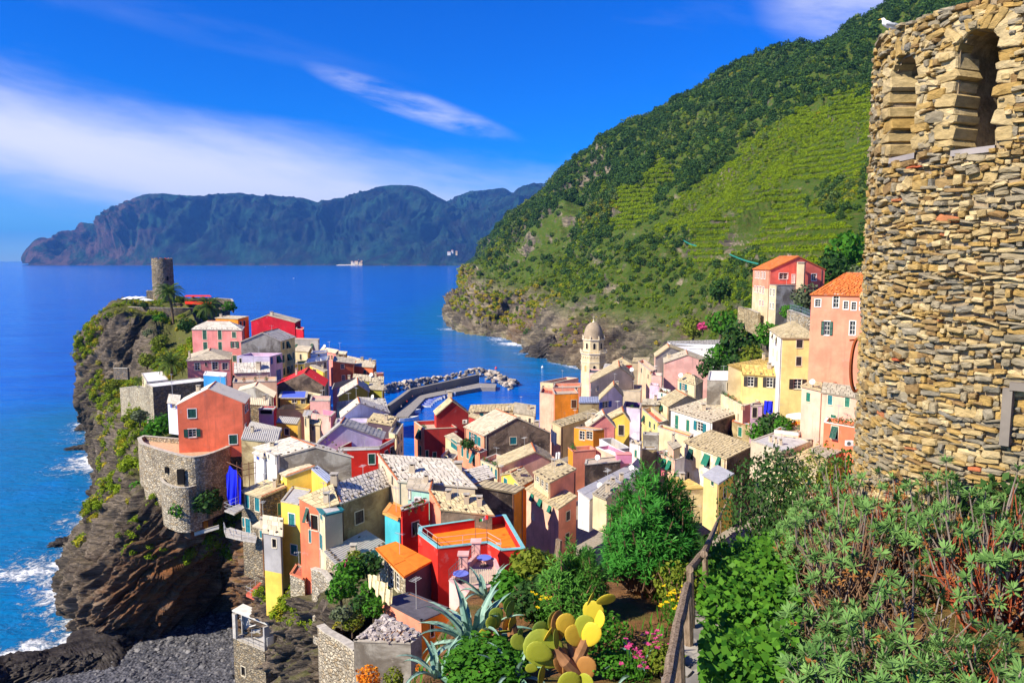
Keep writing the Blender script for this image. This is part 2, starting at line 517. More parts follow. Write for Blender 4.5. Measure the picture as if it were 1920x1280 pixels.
# ================================================================== headland with its sea cliff
def build_headland():
 def P(*a): return at(*a)
 def u(p,dx=-4,dy=-2): return Vector((p.x + dx,p.y + dy,-5))
 def col(w,low,mid,high,inn,inn2):
  w = W(*w)
  e = P(*inn2)
  return [u(w),w,P(*low),P(*mid),P(*high),P(*inn),e,Vector((e.x + 14,e.y - 4,e.z - 24))]
 cols = [
  [Vector(v) for v in ((-158,352,-5),(-152,345,0),(-148,340,12),(-144,335,28),(-136,325,42),(-124,322,43),(-114,314,22),(-106,305,-3))],
  [Vector(v) for v in ((-176,310,-5),(-170,305,0),(-166,300,14),(-162,296,30),(-150,292,43),(-128,292,44.5),(-112,288,30),(-98,285,-3))],
  col((168,792),(152,745,258),(160,640,262),(205,588,268),(262,567,276),(345,572,272)),
  col((173,815),(178,770,240),(206,716,244),(236,604,249),(285,594,258),(330,573,270)),
  col((172,838),(187,792,226),(248,716,238),(284,612,247),(322,602,256),(352,574,268)),
  col((171,856),(193,805,208),(222,750,207),(285,712,210),(335,690,205),(400,680,190)),
  col((189,928),(202,880,176),(226,805,174),(252,768,174),(300,745,170),(400,760,160)),
  col((158,988),(188,950,153),(226,880,147),(262,838,142),(300,815,139),(400,825,134)),
  col((131,1066),(165,1010,134),(215,945,128),(252,892,123),(290,868,122),(400,868,119)),
  col((128,1125),(160,1075,121),(222,1003,115),(278,945,112),(330,925,113),(430,905,113)),
  col((152,1178),(192,1130,113),(262,1040,109),(312,968,108),(352,942,109.5),(440,925,111)),
  col((215,1200),(265,1130,110.5),(312,1045,108),(342,992,107),(374,952,108),(450,935,109)),
  col((320,1185),(348,1115,113),(374,1035,111),(392,982,109.5),(412,950,109.5),(470,945,109)),
  col((415,1160),(424,1090,118),(430,1030,114.5),(438,985,112),(452,955,111),(500,955,109)),
  col((455,1195),(458,1140,107),(470,1085,101),(480,1050,98),(500,1020,97),(560,1000,94)),
  col((520,1300),(520,1230,89),(535,1150,84),(562,1105,81),(600,1062,80),(660,1040,78)),
  col((600,1420),(592,1300,73),(598,1200,71),(618,1130,70),(660,1095,69),(720,1085,66)),
  col((680,1560),(650,1345,57),(648,1270,56),(650,1215,56),(700,1150,59),(780,1130,58)),
 ]
 G = loft(cols,760,300,True)
 N = grid_normals(G)
 N *= np.sign((N[:,:,0:1] * -1 + N[:,:,2:3]).mean() + 1e-9)
 sd = np.array([-0.72,-0.15,-0.68]); sd /= np.linalg.norm(sd)
 sn = np.array([-0.68,0.10,0.72]); sn /= np.linalg.norm(sn)
 st = np.cross(sd,sn)
 warp = fbm(G * 0.05,3,11)[...,None] * 3.0
 Q = np.stack([G @ sd * 0.06,G @ sn * 0.42,G @ st * 0.10],-1) + warp * 0.25
 r1 = fbm(Q,5,3,0.55,True)
 Q2 = np.stack([G @ sd * 0.20,G @ sn * 1.5,G @ st * 0.4],-1)
 r2 = fbm(Q2,4,23,0.6,True)
 big = fbm(G * 0.045,4,9)
 v = np.linspace(0,7,G.shape[1])[None,:]
 uu = np.linspace(0,len(cols) - 1,G.shape[0])[:,None]
 amp = np.clip((v - 0.2) / 1.0,0.25,1) * np.clip((5.1 - v) / 1.0,0.12,1)
 D = amp * (big * 2.2 + (r1 - 0.1) * 2.6 + r2 * 0.75)
 wp = fbm(G * .09,4,77)
 D = D + amp * (((G @ sn * .26 + wp * .9) % 1) * 1.7 + ((G @ sn * .95 + wp * 2.2 + 3) % 1) * .55 - 1.0)
 G = G + N * D[...,None]
 px,py = proj(G)
 face = (px > 188) & (px < 300) & (py > 598) & (py < 725)
 green = np.clip(1 - np.abs(uu - 4.5) / 4.5,0.1,1) * np.where(face,.08,1) * np.ones_like(v) + np.clip((v - 3.6),0,1) * 0.7
 green = np.where(uu > 13.2,0.55,green)
 ochre = np.exp(-((uu - 11.4) / 1.3) ** 2) * np.exp(-((v - 2.7) / 1.2) ** 2) * 1.0 + np.exp(-((uu - 13.8) / 0.8) ** 2) * 0.55
 m = rockmat('layered_rock',((0.085,0.070,0.056),(0.25,0.20,0.15),(0.011,0.010,0.011),(0.44,0.37,0.28)),(0,rad(-43),0),bump=1.0,bdist=0.6,tscale=1.7)
 o = grid_obj('rocky_headland',G,m,{'green': green + 0 * v,'ochre': ochre + 0 * v},smooth=False)
 tag(o,'dark layered rock headland dropping into the sea',None,None,'structure')
 return G
HEAD = build_headland()
def build_shore_rock():
 """the low dark ledge at the mouth of the cove"""
 def c(w,a,b,e): return [W(*w) + Vector((0,3,-3)),W(*w),at(*a),at(*b),atz(*e,-1.5)]
 cols = [c((-120,1285),(-110,1262,96),(-60,1300,92),(-20,1560)),
   c((-20,1250),(-10,1240,103.5),(20,1300,98),(60,1500)),
   c((50,1236),(55,1228,105.5),(80,1290,100),(130,1470)),
   c((100,1226),(108,1216,107.5),(140,1265,103),(190,1420)),
   c((127,1212),(140,1190,110.5),(185,1225,106.5),(235,1340)),
   c((150,1180),(190,1165,113),(235,1180,111),(260,1215))]
 G = loft(cols,240,90)
 N = grid_normals(G); N *= np.sign(N[...,2].mean())
 sd = np.array([-0.8,-0.3,-0.35]); sn = np.array([-0.4,0.2,0.85])
 Q = np.stack([G @ sd * 0.1,G @ sn * 0.9,G[...,1] * 0.35],-1)
 G = G + N * (fbm(Q,5,41,0.6,True)[...,None] * 0.9 + fbm(G * 0.15,3,4)[...,None] * 0.8)
 m = rockmat('wet_shore_rock',((0.035,0.03,0.03),(0.085,0.075,0.065),(0.014,0.012,0.014),(0.15,0.13,0.11)),(0,rad(-40),0),bump=0.9,bdist=0.3)
 z = np.zeros(G.shape[:2])
 o = grid_obj('shore_ledge',G,m,{'green': z,'ochre': z},smooth=False)
 tag(o,None,None,None,'structure')
build_shore_rock()
def build_beach():
 cols = [[atz(20,1268,-0.5),atz(40,1290,0.2),atz(55,1320,0.5),atz(60,1370,0.8),atz(60,1440,1.0)],
   [atz(150,1190,-0.5),atz(190,1215,0.3),atz(220,1250,0.8),atz(230,1300,1.0),atz(200,1420,1.2)],
   [atz(240,1165,-0.2),atz(270,1195,0.6),atz(300,1240,1.0),atz(310,1300,1.3),atz(300,1420,1.5)],
   [atz(340,1150,0.5),atz(350,1180,1.1),atz(370,1230,1.4),atz(380,1300,1.6),atz(400,1420,1.8)],
   [atz(450,1120,1.0),atz(460,1180,1.6),atz(470,1230,1.9),atz(480,1300,2.1),atz(560,1420,2.4)]]
 G = loft(cols,120,90)
 G[...,2] += fbm(G * 0.4,4,2) * 0.35
 n = NT('beach_pebbles'); p = n.pos()
 vv = n.n('ShaderNodeTexVoronoi',{'Vector': p,'Scale': 2.2})
 s = n.n('ShaderNodeSeparateColor',{'Color': vv.outputs['Color']}).outputs[0]
 c = n.mix(s,(0.03,0.033,0.045),(0.13,0.13,0.145))  # pebble tones darkened to stand for the cliff's shadow on the cove
 n.bump(vv.outputs['Distance'],0.9,0.25)
 m = n.done(c,0.8,0.3)
 o = grid_obj('beach',G,m,None,smooth=True)
 tag(o,None,None,None,'structure')
 mb = MB()
 for _ in range(1500):
  a,b = random.random(),random.random()
  p = Vector(G[int(a * 119),int(b * 89)])
  s = random.choice((0.18,0.25,0.3,0.45)) * random.uniform(0.7,1.3)
  rot = Matrix.Rotation(random.uniform(0,6),3,'Z') @ Matrix.Rotation(random.uniform(-.5,.5),3,'X')
  top = [rot @ Vector((math.cos(k * pi / 2.5) * s,math.sin(k * pi / 2.5) * s * 0.75,s * 0.25)) + p for k in range(5)]
  bot = [q + Vector((0,0,-s * 0.6)) for q in top]
  cap = p + Vector((0,0,s * 0.5))
  t = random.random()
  for k in range(5):
   mb.face([top[k],top[(k + 1) % 5],cap],0,t)
   mb.face([bot[k],bot[(k + 1) % 5],top[(k + 1) % 5],top[k]],0,t)
 m2 = NT('grey_stones'); c = m2.mix(m2.attr('tint'),(0.03,0.033,0.045),(0.22,0.215,0.215))  # stones darkened likewise, the cliff's shadow put into their colour
 o = mb.build('beach_stones',m2.done(c,0.8,0.3))
 tag(o,'loose grey stones strewn over the cove beach, darkened as in the cliff shadow','pebbles',None,'stuff')
build_beach()
# ================================================================== the great hillside on the right
HILL_COLS = [
 ((866,507),(867,505,3950),(868,503,4000),(869,501,4050),(871,499,4100),(874,496,4200)),
 ((893,531),(897,521,1990),(900,509,2030),(903,498,2090),(907,486,2160),(913,471,2260)),
 ((890,552),(905,531,1320),(920,507,1370),(934,482,1430),(948,460,1500),(962,432,1600)),
 ((850,590),(885,565,850),(920,526,890),(955,482,960),(984,441,1040),(1012,386,1180)),
 ((875,622),(915,590,640),(962,545,670),(1008,482,740),(1042,420,830),(1082,319,1050)),
 ((960,634),(985,595,590),(1032,542,615),(1078,470,680),(1110,390,780),(1150,270,980)),
 ((1035,672),(1050,622,470),(1085,570,490),(1130,490,540),(1180,390,640),(1240,216,930)),
 ((1100,690),(1120,640,425),(1160,585,440),(1210,500,480),(1260,390,570),(1336,163,900)),
 ((1200,690,380),(1215,655,390),(1255,590,405),(1300,490,440),(1350,370,530),(1437,121,880)),
 ((1300,690,330),(1310,650,335),(1340,590,345),(1380,480,390),(1430,340,480),(1510,104,870)),
 ((1385,680,250),(1395,640,255),(1420,580,270),(1460,470,330),(1510,320,440),(1590,70,860)),
 ((1480,640,200),(1490,600,210),(1510,540,230),(1540,440,300),(1590,290,420),(1660,30,850)),
 ((1600,600,170),(1610,560,180),(1630,510,210),(1650,410,280),(1690,260,400),(1730,-15,840)),
 ((1800,560,150),(1800,520,160),(1800,470,190),(1810,370,260),(1830,220,390),(1860,-90,830)),
 ((2100,540,140),(2100,500,150),(2100,440,190),(2100,340,250),(2100,180,380),(2100,-150,820)),
]
VINES = [[(1205,300),(1250,305),(1275,345),(1200,345)],[(1155,355),(1230,350),(1240,400),(1145,420)],
         [(1390,360),(1470,350),(1560,400),(1600,440),(1590,495),(1440,500),(1380,440)],[(1480,285),(1640,260),(1630,330),(1500,330)],
         [(1290,415),(1380,400),(1400,480),(1300,490)],[(1500,200),(1640,178),(1640,215),(1500,235)]]
MEADOW = [[(1260,390),(1380,300),(1480,240),(1640,190),(1640,260),(1480,290),(1390,360),(1290,420)],[(1370,290),(1500,215),(1640,190),(1630,330),(1420,350)],
          [(1230,440),(1290,400),(1390,350),(1400,380),(1300,430)]]
def inpoly(px,py,poly):
 r = np.zeros(px.shape,bool); n = len(poly)
 for i in range(n):
  (x0,y0),(x1,y1) = poly[i],poly[(i + 1) % n]
  c = ((y0 > py) != (y1 > py)) & (px < (x1 - x0) * (py - y0) / (y1 - y0 + 1e-9) + x0)
  r ^= c
 return r
def anyin(px,py,polys):
 r = np.zeros(px.shape,bool)
 for q in polys: r |= inpoly(px,py,q)
 return r
def build_hill():
 cols = []
 for c in HILL_COLS:
  p0 = W(*c[0]) if len(c[0]) == 2 else at(*c[0])
  pts = [at(*q) for q in c[1:]]
  foot = Vector((p0.x - 8,p0.y - 6,p0.z - 8)) if len(c[0]) == 2 else Vector((p0.x - 8,p0.y - 34,p0.z - 32))
  r = pts[-1]
  back = Vector((r.x * 1.2,r.y * 1.22,r.z * 0.92))
  back2 = Vector((r.x * 1.5,r.y * 1.5,r.z * 0.7))
  cols.append([foot,p0] + pts + [back,back2])
 G = loft(cols,620,460)
 N = grid_normals(G); N *= np.sign(N[...,2].mean())
 v = np.linspace(0,len(cols[0]) - 1,G.shape[1])[None,:] + 0 * G[...,0]
 uu = np.linspace(0,len(cols) - 1,G.shape[0])[:,None] + 0 * v
 big = fbm(G * 0.010,5,31)
 sd = np.array([-0.6,-0.1,-0.75]); sn = np.array([-0.75,0.2,0.6])
 Q = np.stack([G @ sd * 0.03,G @ sn * 0.14,G[...,1] * 0.05],-1)
 rk = fbm(Q,5,37,0.55,True)
 rk2 = fbm(np.stack([G @ sd * 0.10,G @ sn * 0.55,G[...,1] * 0.2],-1),4,43,0.6,True)
 gul = fbm(np.stack([G[...,0] * 0.022,G[...,1] * 0.022,G[...,2] * 0.002],-1),4,51,0.5,True)
 cliff = np.clip((3.3 - v) / 1.0,0,1) * np.clip((v - 0.4) / .6,0.2,1) * np.clip((9.3 - uu) / 1.5,0.0,1) * np.clip(uu - 0.3,0.1,1)
 soft = np.clip((6.6 - v) / 1.0,0.08,1) * np.clip(v - 1,0,1)
 scale = np.clip(G[...,1] / 600,0.35,2.0)
 D = (cliff * (rk * 10.0 - 4.0 + rk2 * 3.2 + ((G @ sn * .045 + big * 1.6) % 1) * 9 + ((G @ sn * .17 + big * 3) % 1) * 3.0) + soft * (big * 17 + gul * 13 * np.clip(1.2 - cliff,0,1))) * scale
 D = np.where(uu < 1,D * 0.15,D)
 G = G + N * D[...,None]
 px,py = proj(G)
 wx,wy = px + fbm(G * .02,4,81) * 34,py + fbm(G * .02,4,83) * 26
 vine = anyin(wx,wy,VINES) & (cliff < 0.5)
 mead = anyin(wx,wy,MEADOW)
 stp = 4.2
 z = G[...,2]; fr = (z / stp) % 1
 zt = (np.floor(z / stp) + np.clip((fr - 0.72) / 0.2,0,1)) * stp
 G[...,2] = np.where(vine,zt,z)
 green = np.clip(1.2 - cliff * 1.15,0,1)
 ochre = np.clip(fbm(G * 0.02,4,61) * 1.6,0,1) * np.clip(cliff + 0.35 * (v < 3.6),0,1) * 0.35
 m = rockmat('hillside_earth',((0.12,0.10,0.08),(0.34,0.28,0.19),(0.030,0.027,0.028),(0.52,0.43,0.30)),(0,rad(-40),0),strata=(0.05,0.1,0.5),
    bump=1.0,bdist=2.0,top=(0.060,0.105,0.014),tscale=0.8,steep=(0.2,0.55))
 o = grid_obj('hillside',G,m,{'green': green,'ochre': ochre},smooth=False)
 tag(o,'steep terraced hillside of scrub and vines',None,None,'structure')
 return dict(G=G,N=grid_normals(G),px=px,py=py,vine=vine,mead=mead,cliff=cliff,v=v,u=uu)
HILL = build_hill()
# ================================================================== far mountains across the bay
def build_mountains():
 n = NT('far_forest'); p = n.pos()
 c = n.mix(n.ramp(n.noise(p,0.004,8,0.7),0.40,0.66),(0.005,0.012,0.016),(0.022,0.075,0.050))
 rk = n.math('MULTIPLY',n.attr('rock'),n.ramp(n.noise(n.pos((1,1,0.5),(0,0.5,0)),0.006,8,0.72),0.42,0.60))
 c = n.mix(rk,c,(0.125,0.075,0.065))
 c = n.mix(n.ramp(n.noise(p,0.02,6,0.7),0.60,0.75,0,0.5),c,(0.07,0.10,0.03))
 n.bump(n.noise(p,0.018,8,0.75),1.0,45.0)
 m = n.done(c,0.95,0.05)
 ridges = {
  'headland_mountain': (8000,9300,[(44,494,494),(50,484,497),(62,470,497),(77,456,497),(90,455,497),(105,458,497),(122,447,497),(138,438,497),(182,424,497),(215,399,497),(237,383,497),(276,367,497),(331,369,498),
                               (398,372,498),(442,367,498),(497,371,498),(541,374,498),(596,384,498),(630,378,498),(663,372,498),(707,358,498),(745,351,498),
                               (790,358,498),(834,382,498),(870,410,498),(920,440,499),(980,470,499)]),
  'middle_mountain': (8600,10200,[(700,470,497),(760,430,497),(834,386,497),(883,367,498),(939,359,498),(961,365,498),(990,372,498),(1080,390,498),(1200,430,498)]),
  'right_mountain': (7600,8800,[(680,495,499),(740,470,499),(800,450,500),(860,425,500),(900,402,500),(945,375,500),(994,352,501),(1038,349,501),(1090,356,501),(1200,380,501),(1400,430,501)]),
 }
 for name,(d0,d1,sil) in ridges.items():
  cols = []
  for px,py,w in sil:
   r = at(px,py,d1)
   b = at(px + (10 if px < 300 else 0),w,d0); b.z = 0.5
   h = r.z
   pts = [Vector((b.x,b.y - 60,-4)),b]
   for f,g in ((0.28,0.36),(0.58,0.66),(0.85,0.90)):
    q = b.lerp(r,f); q.z = h * g
    pts.append(q)
   pts += [r,Vector((r.x * 1.08,r.y * 1.12,h * 0.72)),Vector((r.x * 1.2,r.y * 1.3,h * 0.2))]
   cols.append(pts)
  G = loft(cols,520,200)
  N = grid_normals(G); N *= np.sign(N[...,2].mean())
  v = np.linspace(0,7,G.shape[1])[None,:]
  hs = np.clip(G[...,2:3] / 400,0.02,1)
  gul = fbm(np.stack([G[...,0] * 0.0022,G[...,1] * 0.0014,G[...,2] * 0.0006],-1) + fbm(G * 0.0008,3,3)[...,None] * 0.6,6,71,0.55,True)
  am = np.clip(v - 0.8,0,1) * np.clip((4.9 - v) / 2.0,0.0,1)
  G = G + N * (am[...,None] * (gul[...,None] * 340 + fbm(G * 0.004,5,5)[...,None] * 70)) * hs ** 0.5
  px,py = proj(G)
  rock = np.clip((330 - px) / 140,0.0,1) if name.startswith('head') else np.zeros(px.shape)
  rock = np.maximum(rock,np.clip((30 - G[...,2]) / 30,0,1) * 0.8) + 0.12
  o = grid_obj(name,G,m,{'rock': np.clip(rock,0,1)},smooth=False)
  tag(o,None,None,None,'structure')
build_mountains()
# ================================================================== ground under the town
def town_z(x,y):
 y = np.asarray(y,float); x = np.asarray(x,float)
 z = np.interp(y,[40,60,80,110,150,200,280,420],[30,24,15,10,7,5,2.5,1])
 z = z + np.clip(x - 8,0,26) * 0.55 * np.clip((190 - y) / 90,0,1) + np.clip(x - 34,0,200) * 0.28 * np.clip(1.5 - np.abs(y - 120) / 250,0.3,1)
 z = z + np.clip(-x - 50,0,60) * 0.22
 return z
def build_town_ground():
 X,Y = np.meshgrid(np.linspace(-75,190,90),np.linspace(42,340,120),indexing='ij')
 X = X + (Y - 42) * 0.0
 hx = np.interp(Y,[42,100,200,260,300,340],[120,150,185,190,120,60])
 lx = np.interp(Y,[42,70,100,120,150,196,206,260,340],[-6,-14,-25,-36,-56,-62,14,22,30])
 t = (X + 75) / 265
 X = lx + (hx - lx) * t
 Z = town_z(X,Y); Z[:2] = -3; Z[:,-2:] = -3
 G = np.stack([X,Y,Z],-1)
 m = flat('paving',(0.26,0.23,0.19),0.9,0.2,0.25)
 o = grid_obj('town_ground',G,m)
 tag(o,None,None,None,'structure')
build_town_ground()
# ================================================================== the air over the bay
def build_haze():
 mb = MB(); mb.box((0,15000,540),(61600,31400,1100))
 o = mb.build('haze',[])
 m = bpy.data.materials.new('haze_air'); m.use_nodes = True; t = m.node_tree; t.nodes.clear()
 out,v = t.nodes.new('ShaderNodeOutputMaterial'),t.nodes.new('ShaderNodeVolumePrincipled')
 v.inputs['Color'].default_value = (0.11,0.36,1.0,1); v.inputs['Density'].default_value = 4.2e-5; v.inputs['Anisotropy'].default_value = 0.0
 t.links.new(v.outputs[0],out.inputs['Volume']); o.data.materials.clear(); o.data.materials.append(m)
 tag(o,None,None,None,'stuff')
build_haze()
def sea_rocks():
 m = rockmat('sea_rock',((0.05,0.045,0.042),(0.14,0.12,0.10),(0.010,0.009,0.010),(0.27,0.24,0.20)),(0,rad(-40),0),bump=1.0,bdist=0.5,tscale=1.4)
 for i,(x,y,sx,sy,sz,lb) in enumerate(((1022,668,15,11,15,'large tilted slab of dark rock at the water edge left of the bell tower'),(1046,664,11,10,21,'steep dark rock fin right behind the tilted slab'),(992,660,7,6,5,'low dark rock in the surf left of the tilted slab'),
            (905,624,14,9,7,'flat dark rock ledge at the foot of the far cliff'),(868,617,8,6,5,'small dark rock standing off the far cliff'),(853,592,10,8,5,'dark rock awash at the farther point of the cliff'),
            (122,1020,4,2.4,1.6,'flat wet rock in the surf below the sea headland'),(160,806,4.5,3,3.2,'dark boulder in the surf at the outer headland'),(150,842,5,2.5,1.4,'low wet rock just off the outer headland'),(136,1085,3,2,2.2,'black rock tooth at the cliff foot beside the surf'),
  (30,1268,4.5,3.4,1.9,'dark ledge rock at the bottom left corner of the cove'),(95,1266,4.2,3,2.0,'dark rounded rock between the ledge and the beach'),(150,1255,3.6,3,1.8,'dark rock half buried in the left end of the beach'),(188,1222,3.0,2.4,1.6,'small dark rock under the brown cliff at the beach edge'))):
  bm = bmesh.new(); bmesh.ops.create_icosphere(bm,subdivisions=5,radius=1); V = np.array([v.co for v in bm.verts])
  P = V * np.array([sx,sy,sz]); sn = np.array([-.62,.1,.78]); k = min(sx,sz)
  d = fbm(P * (1.6 / k) + i * 9,4,5) * .30 + (((P @ sn) * (2.6 / k) + fbm(P * (1 / k),3,8)) % 1) * .24 + (((P @ sn) * (7 / k)) % 1) * .08
  P = P * (0.80 + d)[:,None]; P[:,0] += P[:,2] * .45
  for v,p in zip(bm.verts,P): v.co = p
  me = bpy.data.meshes.new('sea_rock'); bm.to_mesh(me); bm.free(); me.materials.append(m)
  for nm in ('green','ochre'): me.attributes.new(nm,'FLOAT','POINT')
  o = link('sea_rock',me,None,W(x,y) + Vector((0,1,-.15 * sz))); o.rotation_euler.z = rad((-8,12,20,5,0,10,30,0,15,0,8,20,0,14)[i])
  tag(o,lb,'rock')
sea_rocks()
# ================================================================== building kit
REG = {'a': (100,440,4.0),'b': (400,560,4.74),'c': (200,680,4.74),'d': (400,780,4.74),'e': (100,900,3.3674),'f': (420,1000,4.5714),
       'g': (680,840,4.74),'h': (700,650,4.74),'i': (980,580,5.819),'j': (1000,740,5.819),'k': (1180,600,5.819),'l': (1380,450,6.4),
       'm': (1340,640,5.819),'n': (1160,760,5.819),'': (0,0,1)}
def R(reg,p):
 x0,y0,s = REG[reg]
 return (x0 + p[0] / s,y0 + p[1] / s)
C = dict(white=(0.80,0.78,0.74),cream=(0.70,0.58,0.36),yellow=(0.80,0.56,0.10),pale_yellow=(0.74,0.60,0.24),ochre=(0.66,0.40,0.06),orange=(0.80,0.27,0.03),
         terracotta=(0.60,0.16,0.07),coral=(0.88,0.20,0.10),red=(0.66,0.035,0.025),crimson=(0.48,0.018,0.035),salmon=(0.78,0.30,0.19),pink=(0.80,0.45,0.40),
         pale_pink=(0.74,0.46,0.34),peach=(0.80,0.52,0.33),lavender=(0.62,0.55,0.70),pink_lav=(0.72,0.48,0.60),olive=(0.34,0.32,0.05),grey=(0.40,0.38,0.36),
         dark_red=(0.42,0.045,0.04),tan=(0.58,0.46,0.29),brown=(0.16,0.10,0.07),mint=(0.38,0.66,0.54),turq=(0.07,0.44,0.50),violet=(0.30,0.16,0.30),
         blue_white=(0.66,0.72,0.84),plum=(0.11,0.075,0.10),beige=(0.60,0.50,0.36),rose=(0.72,0.26,0.24),purple_pink=(0.58,0.22,0.34))
def wallmat(w):
 if w == 'stone': return rubble()
 if w == 'darkstone': return rubble((0.16,0.14,0.12),(0.04,0.04,0.04),2.2)
 if w == 'lightstone': return rubble((0.46,0.41,0.30),(0.14,0.12,0.09),2.4)
 if w == 'old': return old_plaster()
 if w == 'oldgrey': return old_plaster((0.40,0.38,0.33),(0.16,0.14,0.115))
 if w == 'olddark_and_shade': return old_plaster((0.23,0.17,0.12),(0.055,0.042,0.035))
 if w == 'oldtan': return old_plaster((0.46,0.37,0.19),(0.20,0.14,0.07))
 if w == 'oldwhite': return old_plaster((0.74,0.71,0.64),(0.55,0.42,0.25))
 return plaster(C[w] if isinstance(w,str) else w)
ROOFC = dict(pale=((0.60,0.52,0.38),(0.38,0.32,0.22),0.4),tan=((0.56,0.46,0.27),(0.33,0.27,0.16),0.5),grey=((0.42,0.40,0.37),(0.26,0.24,0.20),0.5),white=((0.66,0.60,0.50),(0.46,0.40,0.30),0.35),
             old=((0.44,0.39,0.29),(0.22,0.18,0.12),0.7),orange=((0.70,0.20,0.05),(0.50,0.15,0.05),0.35),red=((0.62,0.03,0.04),(0.42,0.03,0.03),0.2),gold=((0.62,0.43,0.13),(0.36,0.28,0.14),0.5))
TERRA = flat('terracotta_tile',(0.52,0.17,0.07),0.8,0.2,0.3)
SHUT = {'g': flat('dark_green_paint',(0.012,0.075,0.05),0.5,0.3),'G': flat('green_paint',(0.02,0.17,0.11),0.5,0.3),'t': flat('teal_paint',(0.015,0.16,0.19),0.5,0.3),'b': flat('blue_paint',(0.03,0.07,0.35),0.5,0.3),
  'k': flat('black_brown_paint',(0.035,0.028,0.028),0.5,0.3),'w': flat('white_paint',(0.78,0.76,0.70),0.5,0.3),'c': flat('cream_paint',(0.66,0.58,0.42),0.5,0.3),'n': flat('brown_paint',(0.13,0.06,0.03),0.5,0.3)}
def glassmat():
 n = NT('window_glass')
 n.b.inputs['IOR'].default_value = 1.5
 c = n.mix(n.ramp(n.noise(n.pos(),1.2,2,0.5),0.4,0.65),(0.012,0.016,0.022),(0.045,0.05,0.06))
 return n.done(c,0.08,0.5)
GLASS = glassmat()
DARKIN = flat('dark_interior',(0.015,0.013,0.012),0.9,0.1)
CURTAIN = flat('white_curtain',(0.62,0.60,0.57),0.9,0.1)
IRON = flat('iron_rail',(0.12,0.11,0.10),0.5,0.4)
STEEL = flat('pale_steel',(0.45,0.46,0.46),0.4,0.5)
CONC = flat('concrete',(0.44,0.41,0.36),0.9,0.2,0.2)
STONECAP = flat('stone_coping',(0.46,0.42,0.35),0.9,0.2,0.25)
_unit = {}
def unit_leaf(mkey):
 """one louvred shutter leaf, unit size (x 0..1, z 0..1)"""
 k = ('leaf',mkey)
 if k not in _unit:
  mb = MB()
  for b in ((0.06,0.5,0.12,1),(0.94,0.5,0.12,1),(0.5,0.035,1,0.07),(0.5,0.965,1,0.07),(0.5,0.5,1,0.06)):
   mb.box((b[0],0,b[1]),(b[2],1,b[3]),0,None,0.2)
  for i in range(9):
   z = 0.11 + i * 0.0975
   if abs(z - 0.5) < 0.03: continue
   mb.face([(0.1,-0.45,z - 0.045),(0.9,-0.45,z - 0.045),(0.9,0.35,z + 0.045),(0.1,0.35,z + 0.045)],0,0.7)
  mb.face([(0.1,0.4,0.05),(0.9,0.4,0.05),(0.9,0.4,0.95),(0.1,0.4,0.95)],0,1.0)
  _unit[k] = mb.data('shutter',[SHUT[mkey]])
 return _unit[k]
def unit_pane(kind):
 k = ('pane',kind)
 if k not in _unit:
  mb = MB()
  mb.face([(0,0,0),(1,0,0),(1,0,1),(0,0,1)],0)
  if kind != 'd':
   for b in ((0.5,0.5,0.06,1),(0.5,0.36,1,0.03),(0.5,0.68,1,0.03),(0.03,0.5,0.06,1),(0.97,0.5,0.06,1),(0.5,0.02,1,0.04),(0.5,0.98,1,0.04)):
    mb.box((b[0],-0.02,b[1]),(b[2],0.04,b[3]),1)
  _unit[k] = mb.data('pane',[GLASS if kind == 'p' else (CURTAIN if kind == 'c' else DARKIN),SHUT['w']])
 return _unit[k]
def unit_box(name,mat):
 k = ('box',name,mat.name)
 if k not in _unit:
  mb = MB(); mb.box((0,0,0),(1,1,1)); _unit[k] = mb.data(name,[mat])
 return _unit[k]
def add_window(parent,base,ux,nrm,cx,cz,w,h,style,frame_col):
 """base: wall origin (house space); ux: along the wall; nrm: outward. style = kind + colour, e.g. 'sg' closed green shutters, 'ot' open teal shutters,
    'ag' awning shutters, 'p' panes, 'c' curtained panes, 'd' dark opening, 'Dg' green door, 'w' white frame panes"""
 inw = -nrm
 M = Matrix((( ux.x,inw.x,0,0),(ux.y,inw.y,0,0),(ux.z,inw.z,1,0),(0,0,0,1)))
 org = base + ux * (cx - w / 2) + Vector((0,0,cz - h / 2))
 M.translation = org
 kind,colk = style[0],(style[1] if len(style) > 1 else 'g')
 fr = MB()
 ft = 0.10 if w > 0.5 else 0.06
 for c,s in (((-ft / 2,0,h / 2),(ft,0.07,h + 2 * ft)),((w + ft / 2,0,h / 2),(ft,0.07,h + 2 * ft)),((w / 2,0,h + ft / 2),(w,0.07,ft)),((w / 2,-0.03,-ft / 2),(w,0.13,ft))):
  fr.box(c,s,0,None,0.3)
 o = fr.build('door' if kind == 'D' else 'window',frame_col or SHUT['c'],parent)
 o.matrix_local = M
 def sub(name,data,loc,sc,rx=0.0):
  q = link(name,data,o,loc)
  q.scale = sc; q.rotation_euler = (rx,0,0)
 if kind in 'opacwdD':
  pk = {'d': 'd','o': 'p','p': 'p','a': 'd','c': 'c','w': 'p','D': 'd'}[kind]
  sub('pane',unit_pane(pk),(0,0.15,0),(w,1,h))
 if kind in 'sD':
  for i in range(2):
   sub('shutter' if kind == 's' else 'door_leaf',unit_leaf(colk),(i * w / 2,0.03,0),(w / 2,0.05,h))
 elif kind == 'o':
  for i in (-1,1):
   sub('shutter',unit_leaf(colk),(-w / 2 - 0.03 if i < 0 else w + 0.03,-0.07,0),(w / 2,0.05,h))
 elif kind == 'a':
  for i in range(2):
   q = link('shutter',unit_leaf(colk),o,(i * w / 2,-0.02 - h * math.sin(rad(24)),h - h * math.cos(rad(24))))
   q.scale = (w / 2,0.05,h); q.rotation_euler = (-rad(24),0,0)
 return o
